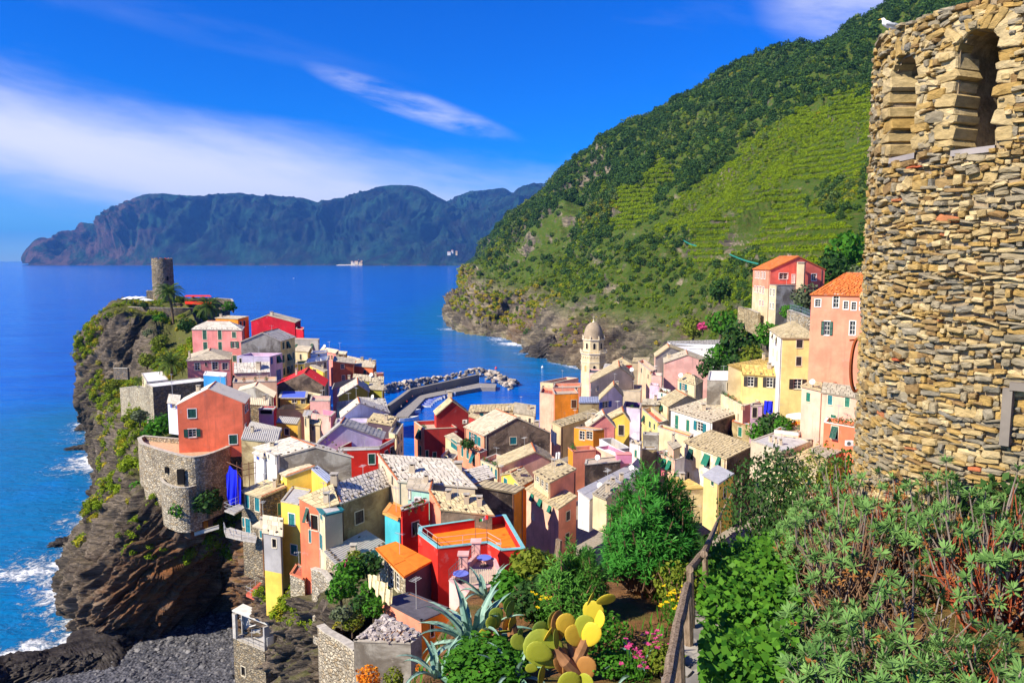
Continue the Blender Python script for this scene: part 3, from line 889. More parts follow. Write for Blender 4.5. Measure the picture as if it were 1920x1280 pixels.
def slab_roof(mb,e0,e1,r1,r0,size=0.5,m=0,over=0.25):
 """courses of overlapping slabs on the plane e0-e1 (eave) to r0-r1 (top)"""
 e0,e1,r0,r1 = (Vector(x) for x in (e0,e1,r0,r1))
 up = ((r0 + r1) - (e0 + e1)); along = e1 - e0
 if along.length < 0.2 or up.length < 0.2: return
 nrm = along.cross(up).normalized()
 if nrm.z < 0: nrm = -nrm
 ov = -up.normalized() * over
 e0,e1 = e0 + ov,e1 + ov
 au = along.normalized() * 0.18
 e0,r0,e1,r1 = e0 - au,r0 - au,e1 + au,r1 + au
 for a,b in ((e0,e1),(e1,r1),(r0,e0)):
  mb.face([a - nrm * 0.14,b - nrm * 0.14,b + nrm * 0.02,a + nrm * 0.02],m,0.1)
 mb.face([e1 - nrm * 0.14,e0 - nrm * 0.14,r0 - nrm * 0.14,r1 - nrm * 0.14],m,0.1)
 n = max(2,int(((r0 - e0).length + (r1 - e1).length) / 2 / (size * 0.8)))
 for i in range(n):
  t0,t1 = i / n,min(1.0,(i + 1.25) / n)
  a,b,c,d = e0.lerp(r0,t0),e1.lerp(r1,t0),e1.lerp(r1,t1),e0.lerp(r0,t1)
  k = max(1,int((b - a).length / size))
  cuts = [0.0] + sorted(min(0.995,max(0.005,(j + random.uniform(-.3,.3)) / k)) for j in range(1,k)) + [1.0]
  for j in range(k):
   s0,s1 = cuts[j],cuts[j + 1] - 0.012
   h0 = 0.055 + random.uniform(-0.012,0.03); h1 = 0.02
   sl = random.uniform(-0.04,0.06) / n * 2
   p,q = a.lerp(b,s0),a.lerp(b,s1)
   p2,q2 = d.lerp(c,s0),d.lerp(c,s1)
   p,q = p.lerp(p2,sl),q.lerp(q2,sl)
   tn = random.random()
   mb.face([p + nrm * h0,q + nrm * (h0 + random.uniform(-.01,.015)),q2 + nrm * h1,p2 + nrm * h1],m,tn)
   mb.face([p - nrm * 0.0,q - nrm * 0.0,q + nrm * h0,p + nrm * h0],m,tn * 0.5)
def rib_roof(mb,e0,e1,r1,r0,pitch=0.34,m=0,over=0.25,amp=0.07):
 """corrugated / ribbed sheet running from ridge to eave"""
 e0,e1,r0,r1 = (Vector(x) for x in (e0,e1,r0,r1))
 up = (r0 + r1) - (e0 + e1); along = e1 - e0
 nrm = along.cross(up).normalized()
 if nrm.z < 0: nrm = -nrm
 ov = -up.normalized() * over
 e0,e1 = e0 + ov,e1 + ov
 k = max(3,int(along.length / pitch))
 pr = [(0,0),(0.25,1),(0.5,1),(0.75,0)]
 S = [((j + f) / k,g * amp) for j in range(k) for f,g in pr] + [(1.0,0)]
 for (s0,h0),(s1,h1) in zip(S,S[1:]):
  mb.face([e0.lerp(e1,s0) + nrm * (h0 + .03),e0.lerp(e1,s1) + nrm * (h1 + .03),r0.lerp(r1,s1) + nrm * (h1 + .03),r0.lerp(r1,s0) + nrm * (h0 + .03)],m,0.5)
 for a,b in ((e0,e1),(e1,r1),(r0,e0)):
  mb.face([a - nrm * 0.12,b - nrm * 0.12,b + nrm * 0.03,a + nrm * 0.03],m,0.1)
def ridge_tiles(parent,a,b,mat=None,r=0.13):
 mb = MB(); a,b = Vector(a),Vector(b); d = b - a; L = d.length
 if L < 0.5: return
 d.normalize(); side = d.cross(Vector((0,0,1))).normalized(); up = side.cross(d)
 n = max(1,int(L / 0.42))
 for i in range(n):
  p,q = a + d * (L * i / n),a + d * (L * (i + 1.12) / n)
  rr,rq = r * random.uniform(.95,1.1),r * 0.82
  A = [p + side * (math.cos(t) * rr) + up * (math.sin(t) * rr + 0.03) for t in (0,pi / 3,2 * pi / 3,pi)]
  B = [q + side * (math.cos(t) * rq) + up * (math.sin(t) * rq + 0.02) for t in (0,pi / 3,2 * pi / 3,pi)]
  tn = random.random()
  for k in range(3): mb.face([A[k],B[k],B[k + 1],A[k + 1]],0,tn)
  mb.face(A,0,tn)
 o = mb.build('ridge_tiles',mat or TERRA,parent)
 return tag(o,None,None,None,'stuff')
def weight_stones(parent,pts,mat):
 mb = MB()
 for p in pts:
  s = random.uniform(0.8,1.25)
  rot = Matrix.Rotation(random.uniform(0,3),3,'Z') @ Matrix.Rotation(random.uniform(-.3,.3),3,'X')
  mb.box(Vector(p) + Vector((0,0,0.11)),(0.22 * s,0.16 * s,0.13 * s),0,rot)
 return tag(mb.build('weight_stones',mat,parent),None,None,None,'stuff')
STONEDK = flat('dark_stone',(0.17,0.135,0.10),0.95,0.1,0.3)
def chimney(parent,p,h=0.9,w=0.5,mat=None):
 mb = MB(); p = Vector(p)
 mb.box(p + Vector((0,0,h / 2 - 0.3)),(w,w,h + 0.6),0)
 for dx in (-1,1):
  for dy in (-1,1): mb.box(p + Vector((dx * w * .36,dy * w * .36,h + 0.1)),(w * .2,w * .2,0.2),0)
 mb.box(p + Vector((0,0,h + 0.05)),(w * .6,w * .6,0.1),2)
 mb.box(p + Vector((0,0,h + 0.23)),(w * 1.25,w * 1.25,0.07),1)
 return mb.build('chimney',[mat or wallmat('beige'),STONECAP,DARKIN],parent)
DISH = flat('white_dish',(0.74,0.73,0.70),0.4,0.4)
def dish(parent,p,face=(-0.5,-0.8,0.35),r=0.42):
 mb = MB(); q = Vector(face).to_track_quat('Z','Y').to_matrix(); p = Vector(p)
 prof = [(0.0,-0.10),(0.5,-0.075),(0.85,-0.03),(1.0,0.0)]
 n = 12
 for sgn in (0,1):
  for (r0,z0),(r1,z1) in zip(prof,prof[1:]):
   for k in range(n):
    a0,a1 = 2 * pi * k / n,2 * pi * (k + 1) / n
    P = [q @ Vector((rr * r * math.cos(a),rr * r * math.sin(a),(z - sgn * 0.03) * r * 1.6)) + p + Vector((0,0,0.8)) for rr,z,a in ((r0,z0,a0),(r1,z1,a0),(r1,z1,a1),(r0,z0,a1))]
    if r0 == 0: P = P[:3]
    mb.face(P,0,0.2)
 mb.tube([p + Vector((0,0,-.2)),p + Vector((0,0,0.8))],0.03,5,1)
 f = p + Vector((0,0,.8)) + q @ Vector((0,-0.1,r * 0.9))
 mb.tube([p + Vector((0,0,.8)) + q @ Vector((0,-r * .8,0)),f],0.015,4,1)
 mb.box(f,(0.08,0.08,0.08),1)
 return mb.build('satellite_dish',[DISH,STEEL],parent)
def antenna(parent,p,h=2.2):
 mb = MB(); p = Vector(p); a = random.uniform(0,3)
 mb.tube([p,p + Vector((0,0,h))],0.03,4)
 d = Vector((math.cos(a),math.sin(a),0)); s = Vector((-d.y,d.x,0))
 mb.tube([p + Vector((0,0,h - .1)) - d * .5,p + Vector((0,0,h - .1)) + d * .5],0.02,4)
 for t in (-.45,-.25,-.05,.15,.35): mb.tube([p + Vector((0,0,h - .1)) + d * t - s * .3,p + Vector((0,0,h - .1)) + d * t + s * .3],0.012,3)
 return mb.build('antenna',STEEL,parent)
def railing(parent,pts,h=1.0,mat=None,sp=0.9,bars=2,name='railing'):
 mb = MB(); pts = [Vector(p) for p in pts]
 for a,b in zip(pts,pts[1:]):
  n = max(1,int((b - a).length / sp))
  for i in range(n + 1):
   p = a.lerp(b,i / n)
   mb.tube([p,p + Vector((0,0,h))],0.025,4)
  for k in range(bars):
   z = Vector((0,0,h * (k + 1) / bars))
   mb.tube([a + z,b + z],0.022,4)
 return mb.build(name,mat or STEEL,parent)
HOUSES = {}
rnd = random.Random(11)
PIPES = [flat('copper_pipe',(.30,.15,.09),.5),flat('grey_pipe',(.36,.34,.32),.5),flat('brown_pipe',(.14,.09,.07),.6)]
CHECK = []
def house(key,name,label,reg,K,P1,P2,d,h,roof='shed',w=('tan','tan'),rc='pale',zo=(0,0),rh=1.5,ap=0.5,win=(),P4=None,z4=None,frame=None,ridge=True,stones=0.0,
          ch=(),dishes=(),ants=(),par=0.8,cap=None,floor=None,rail=None,band=None,size=None,ribs=False,cat='house',group=None,trim=None,verge=False):
 """K nearest eave corner; P1, P2 the eave corners either side of it (picture points, all on the eave level + zo); d distance of K; h wall height"""
 k = at(*R(reg,K),d)
 def corner(P,z):
  if len(P) == 3:
   r = ray(*R(reg,P[:2])); return Vector((r.x / r.y * P[2],P[2],z))
  return atz(*R(reg,P),z)
 p1 = corner(P1,k.z + zo[0]); p2 = corner(P2,k.z + zo[1])
 p4 = p1 + p2 - k if P4 is None else corner(P4,(p1.z + p2.z - k.z) if z4 is None else k.z + z4)
 ctr = (k + p1 + p2 + p4) / 4
 loc = Vector((ctr.x,ctr.y,k.z - h))
 CHECK.append((key,(p1 - k).length,(p2 - k).length,round(k.z,1),round((p1 - k).normalized().dot((p2 - k).normalized()),2)))
 root = thing(name,label,cat,loc,group)
 k,p1,p2,p4 = k - loc,p1 - loc,p2 - loc,p4 - loc
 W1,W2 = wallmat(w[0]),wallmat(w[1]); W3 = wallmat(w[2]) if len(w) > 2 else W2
 B = wallmat(band[0]) if band else None
 mats = [W1,W2,W3] + ([B] if B else [])
 c4 = (k + p1 + p2 + p4) / 4
 mb = MB()
 flat_top = roof == 'flat'
 sides = {1: (k,p1,0),2: (k,p2,1),3: (p1,p4,2),4: (p2,p4,2)}
 apex = {}
 if roof == 'gable2':
  apex[1] = k.lerp(p1,ap) + Vector((0,0,rh)); apex[4] = p2.lerp(p4,ap) + Vector((0,0,rh))
 if roof == 'gable1':
  apex[2] = k.lerp(p2,ap) + Vector((0,0,rh)); apex[3] = p1.lerp(p4,ap) + Vector((0,0,rh))
 wins = {1: [],2: [],3: [],4: []}
 planes = {}
 for s,(a,b,mi) in sides.items():
  flatv = Vector((b.x - a.x,b.y - a.y,0)); L = flatv.length
  if L < 0.05: continue
  ux = flatv / L
  nrm = Vector((ux.y,-ux.x,0))
  if nrm.dot((a + b) / 2 - c4) < 0: nrm = -nrm
  if Vector((0,0,1)).cross(nrm).dot(ux) < 0:
   a,b,ux = b,a,-ux
  planes[s] = (a,b,ux,nrm,L,mi)
 for x in win:
  s,x0,y0,x1,y1,st = x[:6]
  if s not in planes: continue
  a,b,ux,nrm,L,mi = planes[s]
  A = a + loc
  def hit(px,py):
   r = ray(*R(reg,(px,py)))
   t = (A - CAM).dot(nrm) / r.dot(nrm)
   q = CAM + r * t - A
   return q.dot(ux),q.z
  cx,cy = (x0 + x1) / 2,(y0 + y1) / 2
  u0,u1 = hit(x0,cy)[0],hit(x1,cy)[0]
  z0,z1 = hit(cx,y1)[1],hit(cx,y0)[1]
  ww,hh = abs(u1 - u0),abs(z1 - z0)
  uc,zc = (u0 + u1) / 2,(z0 + z1) / 2
  ww = min(ww,L * 0.9)
  uc = min(max(uc,ww / 2 + 0.03),L - ww / 2 - 0.03)
  wins[s].append((uc,zc,ww,hh,st))
 for s in (1,2):
  mk = (w[0] if s == 1 else w[min(1,len(w) - 1)])
  if s in planes and not wins[s] and d < 200 and h > 4.5 and not (isinstance(mk,str) and ('old' in mk or 'stone' in mk)) and key not in ('coral','red_corner') and planes[s][4] > 3 and rnd.random() < .75:
   L = planes[s][4]; n = min(3,max(1,int(L / 3.2))); st = rnd.choice(('sg','st','ag','p','w','sk','d')); z0 = -1.5 - (par if flat_top else 0)
   for i in range(n):
    for z in ((z0,z0 - 2.8) if h > 7 else (z0,)):
     if rnd.random() < .75: wins[s].append((L * (i + .5) / n + rnd.uniform(-.3,.3),z,rnd.uniform(.6,.85),rnd.uniform(1.0,1.35),st))
 for s,(a,b,ux,nrm,L,mi) in planes.items():
  zt = min(a.z,b.z); zb = 0.0
  zrel_t,zrel_b = 0.0,zb - a.z
  top = zt - a.z
  holes = [(u - ww / 2,u + ww / 2,max(z - hh / 2,zrel_b + .02),min(z + hh / 2,top - .02)) for u,z,ww,hh,st in wins[s]]
  holes = [q for q in holes if q[3] - q[2] > 0.1 and q[1] - q[0] > 0.1]
  us = sorted({0.0,L,*[q[0] for q in holes],*[q[1] for q in holes]})
  zs = sorted({zrel_b,top,*[q[2] for q in holes],*[q[3] for q in holes],*([-band[1]] if band and zrel_b < -band[1] < top else [])})
  P = lambda u,z: Vector((a.x + ux.x * u,a.y + ux.y * u,a.z + z))
  for u0,u1 in zip(us,us[1:]):
   for z0,z1 in zip(zs,zs[1:]):
    cu,cz = (u0 + u1) / 2,(z0 + z1) / 2
    if u1 - u0 < 1e-4 or z1 - z0 < 1e-4: continue
    if any(q[0] < cu < q[1] and q[2] < cz < q[3] for q in holes): continue
    m = mi if not (band and cz < -band[1] and (len(band) < 3 or s in band[2])) else 3
    mb.quad_out([P(u0,z0),P(u1,z0),P(u1,z1),P(u0,z1)],nrm,m)
  for u0,u1,z0,z1 in holes:
   i = -nrm * 0.22
   for q in ((P(u0,z0),P(u1,z0)),(P(u0,z1),P(u1,z1)),(P(u0,z0),P(u0,z1)),(P(u1,z0),P(u1,z1))):
    mb.face([q[0],q[1],q[1] + i,q[0] + i],mi)
  topv = [P(0,top),P(L,top)]
  ext = []
  if b.z - zt > 0.01: ext.append(b)
  if s in apex: ext.append(apex[s])
  if a.z - zt > 0.01: ext.append(a)
  if ext: mb.quad_out(topv + ext,nrm,mi) if len(topv + ext) > 2 else None
 mb.build('wall',mats,root)
 # ---- roof
 big = d > 165
 size = size or (0.62 if not big else 0.9)
 rm = slate(*ROOFC[rc]) if isinstance(rc,str) else rc
 put = (lambda *q: rib_roof(rb,*q,pitch=0.34 if not big else 0.6)) if ribs else (lambda *q: slab_roof(rb,*q,size=size))
 if not flat_top:
  rb = MB()
  ridge_line = None
  if roof == 'shed':
   if abs(zo[1]) >= abs(zo[0]):
    put(k,p1,p4,p2) if p2.z >= k.z - 1e-6 else put(p2,p4,p1,k)
    vg = [(k,p2),(p1,p4)]
   else:
    put(k,p2,p4,p1) if p1.z >= k.z - 1e-6 else put(p1,p4,p2,k)
    vg = [(k,p1),(p2,p4)]
   if verge: ridge_line = vg[0]
  elif roof in ('gable2','gable1'):
   s1,s2 = (1,4) if roof == 'gable2' else (2,3)
   q1,q2 = apex[s1],apex[s2]
   e = (p2,p1) if roof == 'gable2' else (p1,p2)
   ext = (q2 - q1).normalized() * 0.0
   put(k,e[0],q2,q1)
   put(e[1],p4,q2,q1)
   ridge_line = (q1,q2)
  elif roof in ('hip','pyr'):
   f = 0.5 if roof == 'pyr' else 0.28
   if (p1 - k).length >= (p2 - k).length:
    m0,m1 = k.lerp(p2,.5),p1.lerp(p4,.5)
    r0,r1 = m0.lerp(m1,f),m1.lerp(m0,f)
    r0,r1 = r0 + Vector((0,0,rh)),r1 + Vector((0,0,rh))
    F = ((k,p1,r1,r0),(p2,p4,r1,r0),(k,p2,r0,r0),(p1,p4,r1,r1))
   else:
    m0,m1 = k.lerp(p1,.5),p2.lerp(p4,.5)
    r0,r1 = m0.lerp(m1,f),m1.lerp(m0,f)
    r0,r1 = r0 + Vector((0,0,rh)),r1 + Vector((0,0,rh))
    F = ((k,p2,r1,r0),(p1,p4,r1,r0),(k,p1,r0,r0),(p2,p4,r1,r1))
   for q in F: put(*q)
   if roof == 'hip': ridge_line = (r0,r1)
   else: ridge_line = None
  ro = rb.build('roof',rm,root)
  if ridge and ridge_line is not None:
   ridge_tiles(ro,*ridge_line)
  if stones:
   pts = []
   for a,b in ((k,p1),(k,p2)):
    L = (b - a).length; n = max(2,int(L / stones))
    for i in range(n):
     p = a.lerp(b,(i + 0.5) / n); p = p.lerp(c4 + Vector((0,0,(p4.z + k.z) / 2 - c4.z)),0.06)
     if roof.startswith('gable'):
      pass
     pts.append(p + Vector((0,0,0.03)))
   def roof_z(p):
    if roof == 'gable2':
     t = (p - k).dot((p1 - k)) / (p1 - k).length_squared
     return k.z + rh * max(0,min(t / ap,(1 - t) / (1 - ap)))
    if roof == 'gable1':
     t = (p - k).dot((p2 - k)) / (p2 - k).length_squared
     return k.z + rh * max(0,min(t / ap,(1 - t) / (1 - ap)))
    if roof == 'shed':
     a = Vector((p1.x - k.x,p1.y - k.y)); b = Vector((p2.x - k.x,p2.y - k.y)); q = Vector((p.x - k.x,p.y - k.y))
     det = a.x * b.y - a.y * b.x
     return k.z + zo[0] * (q.x * b.y - q.y * b.x) / det + zo[1] * (a.x * q.y - a.y * q.x) / det
    return p.z
   for _ in range(int((p1 - k).length * (p2 - k).length / (stones * 16))):
    p = k + (p1 - k) * random.uniform(.1,.9) + (p2 - k) * random.uniform(.1,.9)
    pts.append(p)
   pts = [Vector((p.x,p.y,roof_z(p) + 0.04)) for p in pts]
   weight_stones(ro,pts,STONEDK)
  for u,vv,hh,ww in ch:
   p = k + (p1 - k) * u + (p2 - k) * vv
   zz = p.z
   if roof == 'gable2': zz = k.z + rh * max(0,min(u / ap,(1 - u) / (1 - ap)))
   if roof == 'gable1': zz = k.z + rh * max(0,min(vv / ap,(1 - vv) / (1 - ap)))
   chimney(ro,(p.x,p.y,zz),hh,ww)
  top_parent = ro
 else:
  fm = flat('floor_' + (floor or 'tile'),{'tile': (0.50,0.40,0.30),'orange': (0.78,0.22,0.03),'grey': (0.44,0.43,0.42),'white': (0.72,0.70,0.68),'dark': (0.10,0.095,0.11),'violet': (0.36,0.33,0.46),'blue': (0.10,0.16,0.62),'tan': (0.52,0.42,0.27),'redtile': (0.46,0.12,0.07)}[floor or 'tile'],0.85,0.2,0.15)
  fb = MB()
  f = Vector((0,0,-par if par else 0.02))
  fb.face([k + f,p1 + f,p4 + f,p2 + f] if (p1 - k).cross(p2 - k).z > 0 else [k + f,p2 + f,p4 + f,p1 + f])
  fb.build('terrace_floor',fm,root)
  if par:
   pb = MB(); th = 0.22
   for s,(a,b,ux,nrm,L,mi) in planes.items():
    i = -nrm * th
    pb.quad_out([a + i + f,b + i + f,b + i,a + i],-nrm,mi)
    o1 = nrm * 0.05
    cz = Vector((0,0,0.003))
    pb.quad_out([a + o1 + cz,b + o1 + cz,b + i + cz,a + i + cz],Vector((0,0,1)),3)
    lo = Vector((0,0,-0.09))
    pb.quad_out([a + o1 + cz,b + o1 + cz,b + o1 + lo,a + o1 + lo],nrm,3)
   pb.build('parapet',[W1,W2,W3,cap or STONECAP],root)
  else:
   sb = MB()
   for s,(a,b,ux,nrm,L,mi) in planes.items():
    o1 = nrm * 0.25
    sb.quad_out([a + o1 + Vector((0,0,.05)),b + o1 + Vector((0,0,.05)),b + o1 + Vector((0,0,-.12)),a + o1 + Vector((0,0,-.12))],nrm)
    sb.quad_out([a + o1 + Vector((0,0,.05)),b + o1 + Vector((0,0,.05)),b - nrm * .2 + Vector((0,0,.05)),a - nrm * .2 + Vector((0,0,.05))],Vector((0,0,1)))
   sb.build('roof_edge',cap or STONECAP,root)
  if rail:
   railing(root,[p1,k,p2],rail,STEEL)
  for u,vv,hh,ww in ch:
   p = k + (p1 - k) * u + (p2 - k) * vv
   chimney(root,(p.x,p.y,k.z - par),hh,ww)
  top_parent = root
 for s in wins:
  if s not in planes: continue
  a,b,ux,nrm,L,mi = planes[s]
  for u,z,ww,hh,st in wins[s]:
   add_window(root,a,ux,nrm,u,z,ww,hh,st,frame)
 for u,vv in dishes:
  p = k + (p1 - k) * u + (p2 - k) * vv
  dish(top_parent,(p.x,p.y,max(k.z,p.z) + (0.3 * rh if roof.startswith('gable') or roof == 'hip' else 0)),r=0.36 if d < 140 else 0.5)
 for u,vv in ants:
  p = k + (p1 - k) * u + (p2 - k) * vv
  antenna(top_parent,(p.x,p.y,max(k.z,p.z)),random.uniform(1.8,3.0))
 if d < 190 and flat_top is False and h > 5:
  for s,e in ((1,p1),(2,p2)):
   if s not in planes or rnd.random() < .35: continue
   a,b,ux,nrm,L,mi = planes[s]; q = k.lerp(e,.03 if s == 1 else .94) + nrm * .07
   pm = MB(); pm.tube([Vector((q.x,q.y,min(k.z,e.z) - .1)),Vector((q.x,q.y,.2))],.05 if d < 120 else .07,5)
   pm.build('drainpipe',rnd.choice(PIPES),root)
 if d < 200 and not ants and rnd.random() < .45: antenna(top_parent,k.lerp(p4,rnd.uniform(.35,.7)) + Vector((0,0,(rh * .8 if not flat_top and roof != 'shed' else 0) - (par if flat_top else 0))),rnd.uniform(1.6,2.6))
 if d < 170 and not ch and not flat_top and isinstance(rc,str) and key != 'grey_annex' and rnd.random() < .6:
  u,vv = rnd.choice(((.25,.7),(.75,.6),(.3,.35))); p = k + (p1 - k) * u + (p2 - k) * vv; zz = p.z
  if roof == 'gable2': zz = k.z + rh * min(u / ap,(1 - u) / (1 - ap))
  if roof == 'gable1': zz = k.z + rh * min(vv / ap,(1 - vv) / (1 - ap))
  if roof in ('hip','pyr'): zz = k.z + rh * .4
  chimney(top_parent,(p.x,p.y,zz),rnd.uniform(.6,1.0),rnd.uniform(.4,.6))
 if trim:
  tb = MB()
  for s in (1,2):
   a,b,ux,nrm,L,mi = planes[s]
   tb.quad_out([a + nrm * .06 + Vector((0,0,-.45)),b + nrm * .06 + Vector((0,0,-.45)),b + nrm * .06 + Vector((0,0,-.10)),a + nrm * .06 + Vector((0,0,-.10))],nrm)
   tb.quad_out([a + nrm * .06 + Vector((0,0,-.10)),b + nrm * .06 + Vector((0,0,-.10)),b + Vector((0,0,-.10)),a + Vector((0,0,-.10))],Vector((0,0,1)))
  tb.build('cornice',wallmat(trim),root)
 HOUSES[key] = dict(root=root,k=k,p1=p1,p2=p2,p4=p4,loc=loc,roof=top_parent)
 return root
# ================================================================== the houses, far to near
H = house
# ---- headland row
H('orange_far','stone_roofed_house','small bright orange house just below the palms on the headland','a',(1385,630),(1215,588,236),(1465,614,236),232,7,'shed',('orange','orange'),'pale',zo=(0,0.5),size=.8,
  win=[(2,1398,650,1412,690,'sg'),(2,1425,645,1440,685,'sg')],ch=[(.9,.3,.8,.7)])
H('crimson','stone_roofed_house','long crimson windowless house on the sea side under the headland tower','b',(725,208),(335,192,231),(775,176,236),226,9,'gable2',('crimson','crimson'),'pale',rh=2.0,ap=.62,ch=[(.55,.2,.9,.8)])
H('crimson_annex','flat_roofed_annex','small crimson flat-topped annex at the seaward end of the crimson house','b',(800,272),(735,268,222),(806,262,226),219,8,'flat',('crimson','crimson'),par=.5)
H('salmon_tall','shuttered_house','tall salmon red house with green doors, two balconies and a speckled stone roof','a',(1412,712),(1040,712,180),(1428,664,187),178,11,'hip',('rose','rose'),'white',rh=1.6,stones=1.3,
  win=[(1,1120,715,1150,785,'sg'),(1,1235,712,1262,785,'sg'),(1,1340,728,1370,772,'sg'),(1,1125,805,1155,868,'sg'),(1,1238,803,1265,875,'sg'),(1,1345,800,1375,848,'og'),(1,1345,905,1375,950,'sg')])
H('red_low','cottage','low dark red cottage with cream windows beside the big palm','a',(1325,930),(1003,942),(1335,880),163,6,'hip',('rose','rose'),'pale',rh=1.5,
  win=[(1,1060,960,1100,1015,'w'),(1,1190,955,1235,1010,'w'),(1,1266,960,1310,1010,'p'),(1,1138,958,1152,985,'d')],ch=[(.95,.1,1.6,.35),(.5,.6,.8,.6)])
H('yellow_row','shuttered_house','narrow yellow house with a full height of green shutters facing the harbour','b',(597,372),(245,378),(724,335),165,15,'gable2',('oldgrey','pale_yellow'),'white',rh=1.9,ap=.45,stones=1.6,
  win=[(2,613,383,632,446,'sg'),(2,648,378,668,442,'ag'),(2,610,500,632,565,'sg'),(2,655,490,680,550,'ag'),(2,703,475,718,535,'sg'),(2,620,615,638,680,'sg'),(2,655,600,675,665,'ag'),(2,690,590,706,650,'sg')])
H('lavender_block','terraced_house','lavender and pink house with a pillared roof terrace beside the yellow shuttered house','b',(500,512),(208,508),(612,482),156,10,'flat',('lavender','pink_lav'),par=.9,floor='violet',
  win=[(2,508,518,528,582,'sb'),(2,562,506,590,570,'ag'),(2,560,628,600,720,'sb'),(1,232,530,250,575,'d')],cap=flat('lavender_coping',(.66,.58,.74)))
H('grey_block','flat_roofed_house','bare grey plastered flat-topped house on the seaward ridge','b',(932,366),(682,360),(942,352),196,9,'flat',('grey','grey'),par=0.15)
H('tan_small','stone_roofed_house','small cream house with a tan roof among the terraces of the ridge','b',(842,468),(722,450,182),(872,452,186),180,9,'shed',('cream','ochre'),'pale',zo=(0,.6))
H('yellow_small','terraced_house','little yellow house with two shuttered windows under the ridge terraces','b',(812,575),(727,602,165),(835,560,171),166,8,'flat',('yellow','yellow'),par=.4,win=[(1,738,612,752,668,'sg'),(1,778,600,792,652,'sg')])
H('yellow_shed','lean_to_house','yellow lean-to house with one dark window beside the red metal roof','b',(985,645),(857,592),(1012,632),160,8,'shed',('yellow','pale_yellow'),'pale',zo=(0.6,0),win=[(1,885,622,915,668,'sk')])
H('blue_terrace','terraced_house','pale blue and cream house with white chairs on its ridge terrace','b',(1010,545),(815,572),(1026,505),170,9,'flat',('cream','blue_white'),par=.9,floor='violet',win=[(1,955,572,970,620,'sn'),(1,985,562,1000,612,'sn')])
H('blue_upper','terraced_house','pale blue upper storey with a striped awning behind the ridge terrace','b',(1005,478),(865,490),(1012,452),178,5,'flat',('blue_white','blue_white'),par=.5,win=[(1,930,495,945,530,'d')])
H('ridge_roof_a','stone_roofed_house','rosy house with a pale stone roof on the crest of the ridge','b',(1088,480),(950,455),(1112,452),190,9,'shed',('rose','tan'),'pale',zo=(0,.8),win=[(1,1020,500,1036,540,'sn'),(1,1048,500,1062,540,'sn')],dishes=[(.8,.4)])
H('ridge_roof_b','stone_roofed_house','brown house with a pale stone roof stepping down the ridge towards the sea','b',(1174,490),(1088,482),(1188,468),196,8,'shed',('brown','ochre'),'pale',zo=(0,.5))
H('terracotta_far','stone_roofed_house','long terracotta house with a pale roof at the seaward end of the ridge','b',(1415,580),(1180,528),(1430,556),206,8,'shed',('terracotta','terracotta'),'pale',zo=(0,.5),ch=[(.4,.3,.9,.7),(.1,.3,.9,.7)])
H('terracotta_left','stone_roofed_house','plain terracotta gable house with a drainpipe, inland half of a joined pair','b',(1250,575),(1062,610,178),(1256,548,186),180,9,'shed',('terracotta','terracotta'),'pale',zo=(0.9,.4))
H('terracotta_right','stone_roofed_house','plain terracotta house, seaward half of a joined pair above the breakwater','b',(1424,606),(1252,578,184),(1445,590,188),182,12,'shed',('terracotta','terracotta'),'pale',zo=(0,.4),ch=[(.03,.5,.9,.8)])
H('terracotta_annex','flat_roofed_annex','small terracotta terrace annex at the root of the breakwater','b',(1506,664),(1422,668),(1514,652),176,10,'flat',('terracotta','rose'),par=.5)
H('grey_roofs_a','stone_roofed_house','violet pink house with a grey stone roof behind the olive houses','b',(1240,742),(1060,790),(1256,700),166,8,'shed',('purple_pink','violet'),'grey',zo=(0,1.0))
H('grey_roofs_b','stone_roofed_house','low house with a long mossy grey roof behind the right-hand olive house','b',(1508,742),(1240,715),(1512,690),166,8,'shed',('olive','rose'),'old',zo=(0,1.0),stones=2,dishes=[(.4,.5)])
H('olive_left','gabled_house','olive green gabled house with a half white half grey roof','b',(1382,822),(1112,864),(1372,762),150,8,'gable2',('olive','olive'),'white',rh=1.8,ap=.36,stones=2)
H('olive_right','stone_roofed_house','plain olive green house with a grey lean-to roof above the harbour rocks','b',(1506,806),(1385,800),(1512,748),153,9,'shed',('olive','olive'),'old',zo=(0,.9))
H('peach_terrace','terraced_house','peach house with a wide pillared roof terrace and pergola','b',(562,730),(172,742),(560,690),140,9,'flat',('peach','peach'),par=.35,floor='tile')
H('white_roof_mid','stone_roofed_house','pale sloping roof of a house rising behind the peach terrace','b',(495,645),(188,655),(492,560),147,7,'shed',('pale_pink','pale_pink'),'white',zo=(0,1.6),ch=[(.3,.3,1.2,.8)])
H('red_tin','gabled_house','dark gabled house with a bright red metal roof slope','b',(985,768),(572,762),(1015,715),145,8,'gable2',('olddark_and_shade','oldgrey'),'red',rh=2.4,ap=.42,ribs=True,ch=[(.62,.3,1.1,.4)])
H('yellow_terrace','terraced_house','bright yellow house with a sunken roof terrace and violet floor','b',(808,975),(560,988),(862,930),130,8,'flat',('pale_yellow','pale_yellow'),par=.9,floor='violet',cap=flat('yellow_coping',(.72,.5,.12)))
H('blue_awning','flat_roofed_house','yellow upper storey under a flat blue roof sheet','b',(822,880),(592,880),(832,822),137,5,'flat',('yellow','yellow'),par=0,floor='blue',win=[(1,700,900,740,925,'w'),(1,780,890,815,950,'w')])
H('cream_wall_long','terrace_wall_house','long low cream parapet house in front of the red metal roof','b',(950,865),(568,795),(962,846),140.5,6,'flat',('cream','cream'),par=.5,floor='grey')
H('pink_upper','terraced_house','small pink upper storey beside the sunken yellow terrace','b',(1034,905),(858,905),(1042,862),130,7,'flat',('pink','pink'),par=.4,floor='tile')
